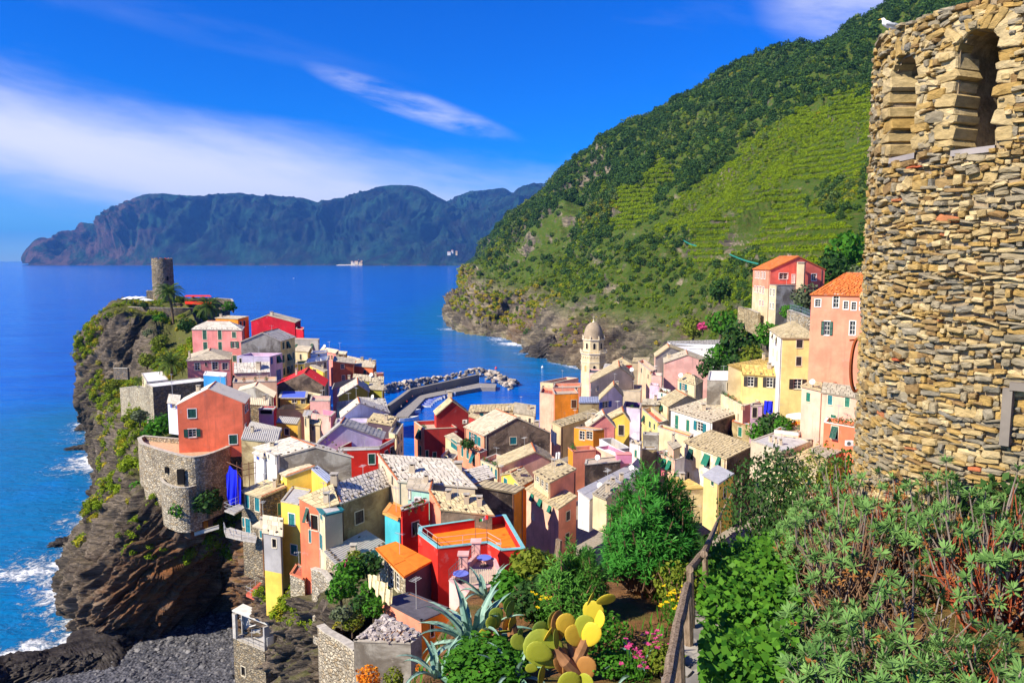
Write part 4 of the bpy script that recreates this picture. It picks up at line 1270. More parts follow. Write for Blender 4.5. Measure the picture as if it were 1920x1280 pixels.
H('pink_round','terraced_house','pink house with a rounded roof terrace railing','b',(1040,1045),(858,1010),(1088,1000),124,9,'flat',('pink','purple_pink'),par=.9,floor='tile',win=[(1,930,1065,960,1100,'d')])
H('green_shade','stone_roofed_house','shaded green house with a slab roof greyed as in shadow near the harbour lane','b',(1312,935),(1098,965),(1322,885),137,8,'shed',('mint','blue_white'),'grey',zo=(0,1.0))  # grey roof colour stands for the bluish shadow lying on it
H('shade_roof_b','stone_roofed_house','low house with a speckled roof greyed as in shadow next to the shaded green one','b',(1540,950),(1312,935),(1520,885),138,8,'shed',('blue_white','grey'),'grey',zo=(0,1.0),stones=1.5,dishes=[(.5,.6)])  # roof greyed for the same shadow
H('white_slope','gabled_house','white gabled house with a bright left roof slope and potted plants','b',(1560,1010),(1140,1050),(1535,960),128,8,'gable2',('blue_white','cream'),'white',rh=2.2,ap=.62,stones=1.6)
H('plum','stone_roofed_house','dark plum house with a ribbed tan roof studded with stones','b',(1580,1118),(1375,1082),(1628,1046),118,9,'shed',('plum','cream'),'tan',zo=(0,.5),stones=1.1,win=[(2,1590,1110,1600,1180,'sc'),(2,1606,1095,1616,1165,'sc')])
H('lav_roof','flat_roofed_house','pale lavender terrace strip behind the white gable with the painted wall','b',(1370,1105),(1080,1105),(1376,1060),121,7,'flat',('lavender','lavender'),par=.6,floor='violet')
H('canal_cream','tall_house','tall cream house with dark windows along the harbour lane','d',(1626,165),(1560,165,115),(1688,70,121),113,13,'flat',('cream','cream'),par=.6,floor='grey',win=[(2,1640,180,1652,240,'d'),(2,1665,150,1676,210,'d'),(2,1640,290,1652,350,'d'),(2,1665,260,1676,320,'d')])
H('lower_tile_a','cottage','small house with a cream ribbed roof behind the coral house','c',(1482,300),(1168,250),(1502,258),127,7,'gable2',('oldgrey','crimson'),'pale',rh=1.3,ap=.5,ribs=True)
H('lower_tile_b','cottage','little stone house with a cream ribbed lean-to behind the coral house','c',(1445,372),(1262,362),(1450,318),120,7,'shed',('stone','stone'),'pale',zo=(0,.8),ribs=True)
H('pink_balcony','balcony_house','small pink house with a deep shaded balcony behind the coral house','c',(1482,415),(1350,412),(1508,385),117,7,'flat',('pink_lav','crimson'),par=.2,floor='grey',win=[(1,1362,420,1470,455,'d')])
H('ochre_rib','lean_to_house','ochre house with a ribbed grey-blue roof in the lane below the yellow terrace','b',(748,1105),(560,1090),(775,1058),114,9,'shed',('ochre','cream'),'grey',zo=(0,.6),ribs=True)
H('tan_tall','tall_house','tall narrow cream house with green awning shutters beside the ochre house','b',(850,1042),(806,1046,112.5),(868,990,116),112,10,'flat',('cream','cream'),par=0,floor='grey',win=[(1,815,1060,825,1130,'sg')])
H('tan_low','cottage','small tan house with a square window near the pink round terrace','b',(945,1118),(862,1105),(958,1080),112,6,'shed',('tan','tan'),'tan',zo=(0,.4),win=[(1,875,1130,895,1165,'d')])
# ---- the large coral house and its lean-tos
H('coral','large_gabled_house','large coral red gabled house on the stone bastion with two green-shuttered windows','c',(1222,352),(625,374),(1268,285),110,8.2,'gable2',('coral','coral'),'white',rh=2.3,ap=.52,stones=0,ribs=True,
  win=[(1,722,410,795,488,'sg'),(1,725,588,797,658,'og'),(1,1090,640,1160,720,'sg'),(2,1228,380,1240,440,'sk'),(2,1246,362,1256,420,'sk'),(2,1230,540,1242,600,'sk')],frame=SHUT['w'])
H('coral_lean_a','lean_to','red lean-to with a grey-blue ribbed roof beside the coral house','c',(1540,636),(1258,572),(1558,578),105,6,'shed',('red','ochre'),'grey',zo=(0,.7),ribs=True)
H('coral_lean_b','lean_to','ochre plastered lean-to with the lower grey-blue ribbed roof','c',(1522,702),(1195,668),(1548,648,105),101,7,'shed',('oldtan','oldtan'),'grey',zo=(0,.7),ribs=True)
H('white_side','cottage','small white house with an arched blue window behind the coral house','c',(640,360),(542,350,115),(655,330,119),114,5,'shed',('blue_white','white'),'white',zo=(0,.4),win=[(1,585,355,615,400,'o' + 'b')])
# ---- middle of the town
H('white_gable','gabled_house','white gabled roof house with faint lettering stains above the red corner house','d',(1498,196),(925,238),(1520,140),107,4,'gable2',('lavender','lavender'),'grey',rh=2.6,ap=.64,size=.7)
H('red_corner','corner_house','bright red corner house with a white cornice and one green-shuttered window','d',(1478,268),(1108,280),(1612,195),103,9,'flat',('red','red'),par=.9,floor='violet',trim='white',frame=SHUT['w'],
  win=[(1,1380,335,1436,424,'sg'),(2,1525,305,1550,395,'ak'),(2,1572,272,1600,352,'ak')])
H('white_terrace','gabled_house','white terrace house with a long weathered grey gable wall','d',(1225,354),(560,360),(1000,268),92,7,'gable2',('oldgrey','oldgrey'),'white',rh=1.3,ap=.48,stones=.9)
H('white_box','terraced_house','white walled roof terrace with a chimney stack over the little lavender gable','d',(558,352),(470,312),(745,268),91,5,'flat',('white','white'),par=1.2,floor='white',win=[(1,485,340,500,375,'w')],ants=[(.5,.3)])
H('lav_gable','cottage','little white cottage with a lavender tinted roof above the blue scaffold sheet','d',(445,362),(358,318),(590,285),93,5,'shed',('white','blue_white'),'white',zo=(0,.5),win=[(2,385,345,400,390,'sb'),(1,385,350,410,385,'sb')])
H('yellow_tile','stone_roofed_house','yellow house with a big pale slab roof and timber-boarded gable','d',(652,528),(522,464),(898,442),90,4.5,'shed',('yellow','yellow'),'pale',zo=(0,1.0),win=[(1,545,490,565,540,'so' if False else 'sc'),(1,600,510,615,560,'sc')],verge=True)
H('yellow_glass','lean_to','yellow wall with a sloping grey glass roof beside the yellow slab-roofed house','d',(1006,580),(872,468),(1064,545),87.5,4,'shed',('yellow','yellow'),(lambda: flat('skylight_glass',(.30,.34,.46),.25,.5))(),zo=(.7,0),ribs=True)
H('stone_blue_doors','stone_house','rubble stone house with blue-green doors and two curved balconies above the cove','d',(430,716),(246,660),(664,616),88,11,'shed',('stone','darkstone'),'tan',zo=(0,.7),size=.7,verge=True,  # right-hand wall in a darker stone, its shade put into the colour
  win=[(1,285,688,320,812,'st'),(1,370,712,410,842,'st'),(1,237,895,257,972,'st'),(1,288,910,330,1045,'st'),(2,572,770,602,880,'st')])
H('yellow_tower','tall_house','tall narrow yellow house with teal shutters and a grey roof terrace','d',(600,752),(770,785),(705,620),84,16,'flat',('yellow','yellow'),par=.12,floor='grey',frame=SHUT['w'],
  win=[(1,672,866,724,966,'st'),(1,690,1142,744,1225,'st')])
H('grey_annex','tall_house','grey plastered house with yellow lower wall joined to the tall yellow house','d',(606,1050),(445,1022),(608,900),81,10,'shed',('grey','grey'),'pale',zo=(0,1.5),stones=1.2,band=('yellow',4.6),win=[(1,525,1090,560,1165,'d')])
H('stone_small','stone_house','tiny stone house with a green window below the blue-door balcony','d',(440,990),(366,966),(520,935),83,6,'shed',('stone','stone'),'pale',zo=(0,.4),win=[(1,412,1015,438,1078,'st')])
H('beige_main','large_house','large weathered beige house with a white slab roof and one dark shuttered window','d',(1130,764),(1638,580),(1050,606),76,11,'shed',('oldtan','beige'),'white',zo=(0,1.3),stones=1.0,size=.55,win=[(1,1260,842,1334,950,'sk')],ch=[(.04,.95,1.0,.7)],verge=True)
H('red_strip','tall_house','house with a red front, loggia and green awnings beside the tall yellow house','d',(945,812),(764,740,77),(1098,776,75.8),75.5,14,'shed',('coral','beige'),'tan',P4=(1050,602),z4=1.9,zo=(.6,.4),size=.55,win=[(1,826,815,850,940,'ag'),(1,868,880,930,1010,'d'),(1,850,1010,870,1120,'st')])
H('beige_bay','tall_house','pale beige corner block with tall teal shutters and a small grey roof','d',(990,874),(934,810),(1145,838),73.5,12,'flat',('cream','beige'),par=0,floor='grey',cap=SHUT['t'],win=[(1,952,880,972,920,'st'),(1,950,1050,970,1180,'st')])
H('rib_bottom','lean_to','stone lean-to with a ribbed metal roof half in shade over the garden','f',(1020,300),(872,142),(1392,82),70,6,'shed',('lightstone','lightstone'),'grey',P4=(1215,-30),z4=.9,zo=(.45,.45),ribs=True,stones=.6)
H('roof_right','large_house','wide white slab-roofed house with a skylight in the middle of the lower town','g',(310,285),(998,342),(140,172,87),79.5,7,'shed',('beige','beige'),'white',zo=(0,1.0),stones=1.3,size=.6,verge=True)
H('olive_gap','stone_roofed_house','pale roof with a yellow gable sliver behind the wide white roof','g',(815,224),(912,186),(590,132),90,6,'shed',('pale_yellow','pale_yellow'),'white',zo=(0,.9),ch=[(.6,.1,.8,.9)])
H('dark_wall_house','stone_roofed_house','house with a blackened weathered end wall and a pale slab roof','g',(985,302),(1168,250),(912,192),83,9,'shed',('olddark_and_shade','beige'),'white',zo=(0,.6),stones=1.2)
H('red_slope','lean_to','low house with a red plaster verge wall behind the blackened wall','g',(1345,392),(1000,330),(1420,345),82,8,'shed',('olddark_and_shade','orange'),'tan',zo=(1.1,0))
H('mint','roof_cabin','small mint green roof cabin with a white door by the café terrace','g',(600,372),(400,325,75.5),(620,352,78),75,3.2,'shed',('mint','mint'),'pale',zo=(.2,.2),win=[(1,400,345,418,450,'D' + 'w')],verge=True)
H('chimney_roof','stone_roofed_house','salmon house with a tan slab roof carrying three square chimneys','g',(692,534),(1150,582),(592,372),70,7,'shed',('olddark_and_shade','salmon'),'tan',zo=(0,1.0),stones=1.6,size=.55,ch=[(.3,.6,.7,.5),(.62,.45,.7,.5),(.86,.4,.7,.5)],verge=True)
H('turquoise','terraced_house','turquoise-walled house with an orange tiled ledge beside the weathered beige house','g',(330,632),(196,560,72),(390,600,73),70,9,'flat',('turq','turq'),par=0,floor='orange',cap=flat('orange_ledge',(.75,.35,.08)))
H('red_cube','terraced_house','red block with a violet terrace floor between the turquoise wall and the three chimneys','g',(352,552),(588,476),(338,520),69,6,'flat',('red','red'),par=.7,floor='violet',P4=(560,440),z4=0)
H('orange_roof_small','flat_roofed_house','small stone-fronted house with an orange felt roof edged in turquoise','g',(378,1128),(138,885),(612,992),60,5,'shed',('lightstone','plum'),(lambda: flat('orange_felt',(.78,.20,.02),.85,.2,.1))(),zo=(.0,.0),P4=(300,832),z4=.3,size=3.0,  # second wall near black: shade painted as wall colour
  win=[(1,230,1055,280,1225,'p'),(1,290,1110,330,1260,'p')],ridge=False)
H('dark_flat','flat_roofed_house','salmon house with a dark grey flat roof near the agave','f',(1690,745),(1346,566),(1940,640),52,4.5,'flat',('salmon','orange'),par=0.02,floor='dark',P4=(1590,500),z4=0,cap=flat('dark_felt',(.09,.085,.095)),win=[(2,1770,770,1800,880,'d')])
# ---- harbour square and centre
H('dark_red','gabled_house','dark red gabled house with fine white string courses over the harbour square','h',(845,582),(560,602),(818,545),148,9,'gable2',('dark_red','dark_red'),'tan',rh=2.6,ap=.5,size=.7,win=[(1,795,650,830,680,'w')],ch=[(.5,.9,1.0,.9)])
H('dark_red_low','terraced_house','broad dark red lower house with a planted roof terrace at the canal corner','h',(452,728),(362,660),(742,715),143,16,'flat',('salmon','dark_red'),par=.8,floor='tile',cap=SHUT['c'],
  win=[(1,402,735,425,820,'ag'),(1,408,880,428,970,'sg'),(2,465,920,490,985,'sg'),(2,530,935,560,1010,'sg')])
H('long_roof','long_house','long pale-roofed house with teal shutters backing on to the harbour','h',(1240,562),(845,578),(1256,500),186,9,'shed',('cream','cream'),'tan',zo=(0,1.2),size=.8,win=[(1,942,585,980,618,'st'),(1,1010,580,1055,612,'st'),(1,1145,570,1205,592,'st')])
H('long_roof_b','stone_roofed_house','dim pale-roofed house stepping down from the long harbour house','h',(1435,610),(1245,580,182),(1440,552,186),178,9,'shed',('beige','tan'),'old',zo=(0,1.0),ch=[(.3,.5,.9,.7)])
H('red_small','lean_to','narrow red lean-to next to the dark red gable','h',(935,642),(848,612),(950,615),142,7,'shed',('dark_red','dark_red'),'tan',zo=(.4,.3))
H('pale_gable','large_gabled_house','large central house with a pale gabled roof and bare brown end wall','h',(985,786),(1572,760),(812,706),124,12,'gable2',('olddark_and_shade','salmon'),'pale',rh=2.9,ap=.49,stones=1.1,win=[(1,1215,802,1272,865,'st'),(2,870,765,905,850,'ot'),(2,925,800,955,880,'st')],ch=[(.97,.5,.9,.8)])
H('salmon_facade','terraced_house','salmon house front with a leafy roof garden below the pale gabled roof','h',(946,942),(748,862),(1010,915),117,13,'flat',('salmon','salmon'),par=.5,floor='tan',win=[(1,783,885,802,972,'st'),(1,828,900,850,990,'st'),(1,880,935,905,1035,'at')])
H('tan_lane','cottage','little tan-roofed house with teal windows in the lane by the dark red house','h',(752,880),(640,790),(830,850),133,8,'shed',('cream','tan'),'old',zo=(.3,.8),win=[(1,690,830,745,905,'st')])
H('olive_lane','cottage','small dim green-grey house with a teal window in the central lane','h',(712,1000),(600,938,124),(770,960,127),122,7,'flat',('beige','beige'),par=.5,floor='dark',win=[(1,640,970,660,1020,'st')])
H('pink_white_gable','gabled_house','pinkish white gabled house with terracotta verges in the lower centre','h',(1595,1014),(1126,1062),(1555,935),107,7,'gable2',('pale_pink','pale_pink'),'tan',rh=1.7,ap=.34,size=.65)
H('cream_terrace','terraced_house','cream house with a row of teal shutters under a roof terrace of flowerpots','h',(1102,1066),(952,1002),(1240,1006),105,9,'flat',('cream','pale_pink'),par=.6,floor='tile',win=[(1,965,1035,980,1085,'st'),(1,990,1045,1006,1100,'st'),(1,1018,1055,1034,1115,'st'),(1,1046,1068,1060,1130,'st'),(1,1085,1090,1105,1175,'st')])
H('yellow_orange','gabled_house','house with a yellow front, an orange end wall and a tan slab roof','g',(1405,328),(1228,232),(1512,272),97,11,'gable2',('yellow','orange'),'tan',rh=1.0,ap=.5,stones=1.4,size=.6,win=[(1,1255,268,1285,322,'st'),(1,1350,318,1380,450,'st'),(1,1350,490,1380,560,'st')])
H('pink_long','large_house','pink house with a tan slab roof and a glazed sunroom on its end','g',(1665,300),(1525,208),(1896,178),88,5.2,'shed',('cream','salmon'),'tan',zo=(0,.4),stones=1.0,size=.6,win=[(1,1535,235,1570,300,'w'),(1,1580,270,1610,340,'w'),(1,1620,300,1650,380,'w')])
H('pink_lower','tall_house','pale pink house front with green awning shutters above the oleanders','g',(1742,530),(1455,352),(1900,420),85,10,'shed',('pale_pink','salmon'),'tan',zo=(0,.5),size=.6,win=[(1,1500,400,1525,470,'aG'),(1,1570,445,1600,520,'aG'),(1,1655,510,1680,570,'aG'),(1,1500,580,1525,630,'sc')])
H('brown_hidden','house','dark brown shaded house end behind the long grey roof','j',(562,760),(948,722),(575,700),93,7,'flat',('olddark_and_shade','olddark_and_shade'),par=0.1,floor='tile',dishes=[(.35,0)])  # dark brown walls carry the shade of this house end in their colour
H('grey_long','long_house','long low house with a grey felt roof behind the oleander crowns','j',(612,1130),(1168,836),(490,1036),84,4,'shed',('white','white'),(lambda: flat('grey_felt_roof',(.40,.40,.42),.8,.25,.12))(),zo=(0,.6),size=4,ch=[(.45,.1,.7,.5),(.62,.1,.7,.5)],dishes=[(.2,.1),(.85,.2)],ridge=False)
H('tile_small','cottage','cottage with a brown ribbed tile roof just behind the oleanders','j',(800,1130),(650,1062,80),(960,1060,82),78,4,'shed',('cream','cream'),'old',zo=(0,.3),ribs=True,stones=1.1)
H('curved_terrace','terraced_house','rust stained salmon house with a furnished roof terrace and orange pillars','j',(432,614),(380,570),(682,594),100,7,'flat',('orange','salmon'),par=.5,floor='tile',cap=flat('salmon_coping',(.72,.3,.2)))
H('cream_wall','terraced_house','pale pink side wall house next to the rust stained terrace','j',(906,660),(682,566),(1050,640),98,6,'flat',('pale_pink','purple_pink'),par=.5,floor='white',cap=SHUT['w'])
H('white_tower_house','tall_house','tall white house with a rooftop glass pergola and one small green window','j',(1166,545),(1052,520),(1188,505),97,9,'flat',('white','beige'),par=.9,floor='white',win=[(1,1105,600,1130,680,'sG')],dishes=[(.7,.5)])
H('white_triangle','house','white terrace house with a raking parapet and flower boxes','j',(905,590),(722,480),(1050,575),102,6,'flat',('white','grey'),par=.9,floor='tile',cap=SHUT['w'])
H('tan_gap','tall_house','shaded tan rear wall house between the tall white house and the pink terrace','j',(1335,592),(1188,590),(1345,560),101,10,'flat',('oldtan','oldtan'),par=.2,floor='grey')
H('grey_gap','house','grey plastered upper wall above the shaded tan rear wall','j',(1366,440),(1195,428),(1372,410),107,5,'flat',('oldgrey','oldgrey'),par=.2,floor='grey')
H('orange_glazed','terraced_house','orange terrace cabin with a glazed front in the right-hand town','j',(655,385),(445,352),(775,372),117,6,'flat',('orange','orange'),par=.1,floor='tile',win=[(1,505,395,560,490,'p'),(1,580,400,645,485,'p')])
H('red_gable','gabled_house','salmon red gabled house with a tan roof right of the glazed orange cabin','j',(895,345),(590,350),(870,290),121,6,'gable2',('rose','rose'),'pale',rh=2.1,ap=.4,stones=1.4,size=.65)
H('yellow_gable','gabled_house','yellow gabled house with a dark shuttered window below the lavender house','j',(1052,280),(815,268),(1035,222),128,8,'gable2',('yellow','yellow'),'tan',rh=1.5,ap=.3,size=.65,win=[(1,930,332,988,440,'sk')])
H('tan_ledge','long_house','long tan-roofed low house with washing on its terrace in the right-hand town','j',(300,345),(745,200),(200,290),133,6,'shed',('tan','tan'),'tan',zo=(0,.5),size=.7,stones=1.8)
H('orange_house','tall_house','tall orange house with pilasters and one brown window on the harbour edge','i',(350,922),(606,912),(325,868),160,14,'flat',('orange','salmon'),par=.5,floor='tile',win=[(1,532,988,588,1072,'sn')])
H('salmon_top','terraced_house','salmon terrace storey behind the tall orange house','i',(632,845),(330,850),(640,800),172,8,'flat',('salmon','salmon'),par=.7,floor='tile',win=[(1,570,850,598,880,'w')])
H('cream_harbour','terraced_house','cream end house with flat terraces overlooking the harbour entrance','i',(335,800),(192,790),(610,745),180,12,'flat',('cream','pale_pink'),par=.6,floor='tan',win=[(1,215,830,235,870,'sn')],ants=[(.5,.6)])
H('harbour_left','tall_house','narrow pink house seen edge-on over the harbour beside the orange house','i',(350,930),(186,900,166),(370,890,170),163,15,'flat',('pale_pink','salmon'),par=.5,floor='redtile')
H('lavender_gable','gabled_house','lavender white gabled house with one blue-framed window','i',(1094,938),(840,976),(1086,890),150,9,'gable2',('lavender','lavender'),'tan',rh=2.4,ap=.4,size=.75,win=[(1,870,1006,934,1070,'ob')])
H('lavender_terrace','terraced_house','lavender wing with a flowered terrace right of the lavender gable','i',(1282,1080),(1096,1020,150),(1300,1010,154),148,9,'flat',('lavender','violet'),par=.8,floor='dark')
H('glass_roof','lean_to','grey plastered box with a blue-grey glass roof beside the lavender gable','i',(838,1010),(612,1012),(840,950),156,7,'shed',('oldtan','cream'),(lambda: flat('skylight_glass',(.30,.34,.46),.25,.5))(),zo=(0,.5),ribs=True)
H('tan_gable','gabled_house','tan plastered house with a long pale roof slope behind the lavender gable','i',(1215,745),(740,888,160),(1195,690,176),166,9,'gable2',('beige','beige'),'tan',rh=2.8,ap=.35,size=.8,dishes=[(.05,.2)])
H('tan_box','tall_house','tan plastered tall house block left of the narrow orange lane','i',(1286,890),(1045,890,163),(1300,860,170),162,9,'flat',('beige','beige'),par=.3,floor='tan')
H('church_side','church_annex','small pink chapel house with one red window at the foot of the bell tower','i',(950,702),(722,688),(948,660),205,8,'flat',('pink','pink'),par=.3,floor='dark',win=[(1,745,718,785,780,'sn')])
H('church_nave','church_nave','grey-roofed church nave behind the bell tower','i',(1098,682),(872,640,234),(1118,640,238),230,9,'shed',('tan','tan'),'grey',zo=(0,1.0),size=.9,dishes=[(.3,.4)])
H('red_far','cottage','low red house with a tan hipped roof right of the church','i',(1195,600),(978,602),(1200,562),262,7,'hip',('dark_red','terracotta'),'tan',rh=1.8,size=1.0)
H('tan_far','cottage','small tan house with an orange roof left of the rusty cliff','i',(1370,570),(1195,590,255),(1382,530,262),255,8,'shed',('tan','tan'),'tan',zo=(0,.6))
H('pink_gable_back','gabled_house','grey-pink gabled house directly behind the pink one','k',(700,385),(285,398),(672,345),204,8,'gable2',('grey','pale_pink'),'tan',rh=2.6,ap=.65,size=.9)
H('pink_gable','gabled_house','pink gabled house with two drainpipes and a dark door below the cliff','k',(888,470),(382,462),(858,415),190,13,'gable2',('pink','pale_pink'),'pale',rh=2.2,ap=.5,stones=2,size=.8,win=[(1,750,518,778,588,'sk')],ch=[(.9,.6,.9,.8)])
H('white_long','long_house','long bluish white house with flat terraces below the hillside trees','k',(945,320),(440,302),(940,270),226,7,'flat',('blue_white','blue_white'),par=.6,floor='white')
H('white_long_roof','stone_roofed_house','grey sloping roof over the long bluish white house','k',(990,290),(395,300,236),(985,180,250),240,6,'shed',('blue_white','grey'),'grey',zo=(0,1.2),size=1.0,dishes=[(.95,.2)])
H('white_small','cottage','small white cabin with a flat roof at the foot of the hillside trees','k',(938,350),(782,330),(942,325),219,5,'flat',('white','white'),par=.1,floor='white')
H('peach_tall','tall_house','tall peach house seen edge-on in the narrow lane below the pink gable','k',(240,560),(95,430,190),(300,525,176),172,15,'flat',('peach','pale_pink'),par=.7,floor='tile',win=[(1,125,520,138,575,'sg'),(1,200,590,212,640,'sg')],ants=[(.4,.4)])
H('pink_terrace_a','terraced_house','small rose terrace house stepping down left of the pink gable','k',(352,608),(240,600),(358,575),168,10,'flat',('pink','pink'),par=.6,floor='tile')
H('pink_terrace_b','terraced_house','pale mauve terrace house at the bottom of the pink steps','k',(322,715),(222,705),(330,690),160,9,'flat',('pink_lav','pink_lav'),par=.5,floor='tile')
H('glass_corner','stone_roofed_house','cream house with a green glazed corner and an orange-tan roof','k',(722,702),(530,645),(802,655),149,9,'hip',('cream','cream'),'tan',rh=1.2,stones=1.3,size=.75,win=[(1,570,690,610,770,'ot')],dishes=[(0.8,-.1)])
H('white_strip','terraced_house','narrow white terrace house with red pots beside the glazed corner','k',(435,805),(318,760,154),(450,770,156),151,7,'flat',('white','white'),par=.6,floor='redtile',win=[(1,345,800,365,830,'st')])
H('green_window','gabled_house','cream house with a green awning window and a split tan roof','k',(430,940),(318,864),(740,870),139,7,'gable1',('cream','cream'),'tan',rh=1.3,ap=.62,size=.7,win=[(1,345,930,370,990,'ag')])
H('tan_low_right','cottage','low tan-roofed cottage beside the cream house with the green awning window','k',(325,918),(145,918),(332,855),144,7,'shed',('oldtan','oldtan'),'old',zo=(0,.9),size=.8,stones=1.2)
H('yellow_front','terraced_house','yellow house front with open green shutters and a red terrace in the right-hand lane','k',(318,1120),(140,968),(420,1090),130,8,'flat',('pale_yellow','cream'),par=.8,floor='redtile',win=[(1,155,1040,172,1115,'ag'),(1,215,1105,235,1170,'sg'),(1,265,1130,282,1190,'sg')])
H('big_roof','large_house','large white and yellow house with a broad pale roof and green shutters','k',(905,1108),(456,970),(1334,954),113,8,'shed',('white','olddark_and_shade'),'pale',zo=(0,.5),stones=1.0,size=.65,ch=[(.55,.35,.8,.7)],
  win=[(1,500,1038,535,1185,'sG'),(1,622,1088,655,1212,'sG'),(1,738,1112,805,1212,'ot')])
H('ochre_wing','house','yellow ochre terrace in front of the broad pale roof house','k',(660,1272),(310,1160),(700,1240),108,5,'flat',('cream','tan'),par=.3,floor='orange')
H('white_green','large_house','white stained house with green awning shutters and a broad tan roof','n',(1180,572),(720,390),(1478,425),95,8,'shed',('oldwhite','olddark_and_shade'),'tan',zo=(0,.4),stones=1.8,size=.6,win=[(1,770,472,815,590,'ag'),(1,935,532,1000,655,'aG'),(1,1085,552,1120,660,'aG'),(1,745,725,770,795,'d')])  # right-hand wall coloured dark to stand for its shaded side
H('pink_terraced','terraced_house','pale pink house with two awning shutters and laundry under a planted terrace','n',(612,592),(406,506),(720,560),98,8,'flat',('pale_pink','white'),par=.6,floor='tile',win=[(1,488,578,522,680,'aG'),(1,540,600,578,705,'aG')])
H('stair_hut','roof_cabin','small pale stair hut with a sloping tile cap on the planted pink terrace','n',(600,470),(536,390),(672,440),99.5,4,'shed',('pale_pink','cream'),'old',zo=(.3,.2))
H('yellow_low','cottage','low yellow house with a grey metal roof among the garden shrubs','n',(1095,840),(928,748),(1252,735),80,6,'shed',('pale_yellow','yellow'),(lambda: flat('grey_felt_roof',(.40,.40,.42),.8,.25,.12))(),zo=(0,.3),size=4,ridge=False,win=[(1,1010,820,1040,870,'sg')])
H('ochre_low','cottage','low ochre roofed store behind the tallest oleander','n',(760,900),(540,800),(930,890),86,4,'shed',('oldtan','oldtan'),'gold',zo=(0,.4),size=.6,P4=(720,770),z4=.5)
# ---- right-hand quarter
H('yellow_wing','stone_roofed_house','yellow wing with two dark-shuttered windows and a golden mossy roof','m',(714,374),(312,352),(688,270),118,6.5,'shed',('pale_yellow','pale_yellow'),'gold',zo=(0,1.2),stones=1.8,size=.65,win=[(1,356,385,428,490,'ok'),(1,564,395,636,500,'ok')])
H('gold_roof_back','stone_roofed_house','dark golden mossy roof behind the yellow wing','m',(690,268),(300,300),(600,170),126,6,'shed',('pale_yellow','cream'),'gold',zo=(0,.8),P4=(150,250),z4=.8,size=.7)
H('yellow_tall','tall_house','tall yellow tower-like house with a hipped roof and dark teal shutters','l',(556,1166),(406,1064),(990,1172),113,13,'pyr',('white','pale_yellow'),'tan',rh=1.9,size=.6,win=[(2,726,1200,800,1290,'sk'),(2,722,1400,785,1505,'sk'),(1,430,1105,447,1165,'ac'),(1,478,1140,494,1240,'ac'),(1,440,1300,455,1385,'sc'),(1,488,1330,500,1440,'sc'),(2,690,1668,790,1785,'ok')])
H('white_wing','stone_roofed_house','grey-white house with a raking white parapet beside the yellow wing','k',(1244,662),(850,655),(1236,555),124,7,'flat',('oldgrey','white'),par=.2,floor='white',win=[(1,1065,680,1122,770,'d')])
H('wing_terrace','terraced_house','terrace of white plastic chairs and flowerpots below the yellow wing','k',(1240,935),(945,775),(1420,880),114,5,'flat',('cream','rose'),par=.7,floor='tile',cap=SHUT['c'])
H('narrow_plum','tall_house','narrow shaded mauve house end with one tall dark window by the blue sheet','m',(520,700),(392,700),(528,670),111,8,'flat',('pink_lav','plum'),par=.2,floor='tile',win=[(1,412,720,462,830,'sk')])
H('pink_big','large_house','big salmon pink house with white-framed windows and orange hipped roof beside the stone tower','l',(905,642),(2350,690,90),(985,560,107),98,14,'hip',('salmon','salmon'),'orange',rh=2.6,size=.5,frame=SHUT['w'],
  win=[(1,950,712,1015,798,'w'),(1,1168,655,1232,812,'w'),(1,1292,738,1345,828,'w'),(1,1387,745,1440,838,'w'),(1,1487,748,1540,838,'w'),(1,1058,975,1125,1140,'og'),(1,1365,972,1430,1138,'w')])
H('pink_hill','large_gabled_house','pink and cream three-storey house with an orange roof standing alone on the slope','l',(412,350),(206,336,166),(1066,364,159),156,14,'gable1',('salmon',(.80,.17,.12)),'orange',rh=2.7,ap=.5,size=.7,frame=SHUT['w'],band=('cream',4.1,(1,)),
  win=[(1,232,380,248,455,'w'),(1,262,380,280,458,'w'),(1,302,384,320,462,'w'),(1,335,384,352,465,'w'),(1,222,550,236,620,'w'),(1,250,552,268,626,'w'),(1,285,555,302,632,'w'),(1,318,562,336,642,'w'),(1,280,722,297,785,'w'),(1,315,728,332,792,'w'),
       (2,518,396,622,468,'w'),(2,668,412,706,518,'Dw'),(2,906,406,964,486,'w')])
H('hill_annex','flat_roofed_annex','cream and grey annex with a roof terrace under the lone pink house','l',(486,540),(402,524,155),(815,545,153),151,9,'flat',('cream','oldgrey'),par=.3,floor='redtile',frame=SHUT['w'],win=[(1,404,585,428,670,'w'),(1,440,590,466,675,'w'),(1,400,755,422,822,'w'),(1,432,760,456,830,'w')])
H('hill_stack','roof_cabin','pale peach square stack rising against the red gable of the lone pink house','l',(822,266),(732,262,152),(838,250,156),151.5,6.2,'flat',('peach','salmon'),par=0,floor='redtile')
H('far_pale','cottage','small pale-roofed hut half hidden by the stone tower','l',(1540,385),(1440,378,129),(1560,345,132),128,4,'shed',('white','white'),'pale',zo=(0,.6))
H('pink_right','stone_roofed_house','pale pink house with a tan slab roof and a green door on its balcony','m',(1178,532),(950,480),(1466,378),92,9,'shed',('pale_pink','pale_pink'),'tan',zo=(0,.5),stones=1.2,size=.55,win=[(1,1000,558,1044,655,'sG')],verge=True,dishes=[(.5,0)])
H('pink_right_b','stone_roofed_house','pale pink house with teal and green shutters touching the stone tower','m',(1610,610),(1176,545),(1620,500),87,9,'shed',('pale_pink','white'),'old',zo=(0,.8),size=.55,win=[(1,1235,588,1285,688,'st'),(1,1422,612,1474,714,'sG'),(1,1268,800,1325,835,'sG')])
H('orange_terrace','terraced_house','orange sided house with an umbrella terrace and one open window','m',(917,990),(652,958),(1132,890),95,7,'flat',('pale_pink','orange'),par=.5,floor='tan',trim='white',win=[(1,790,1040,850,1122,'ok')])
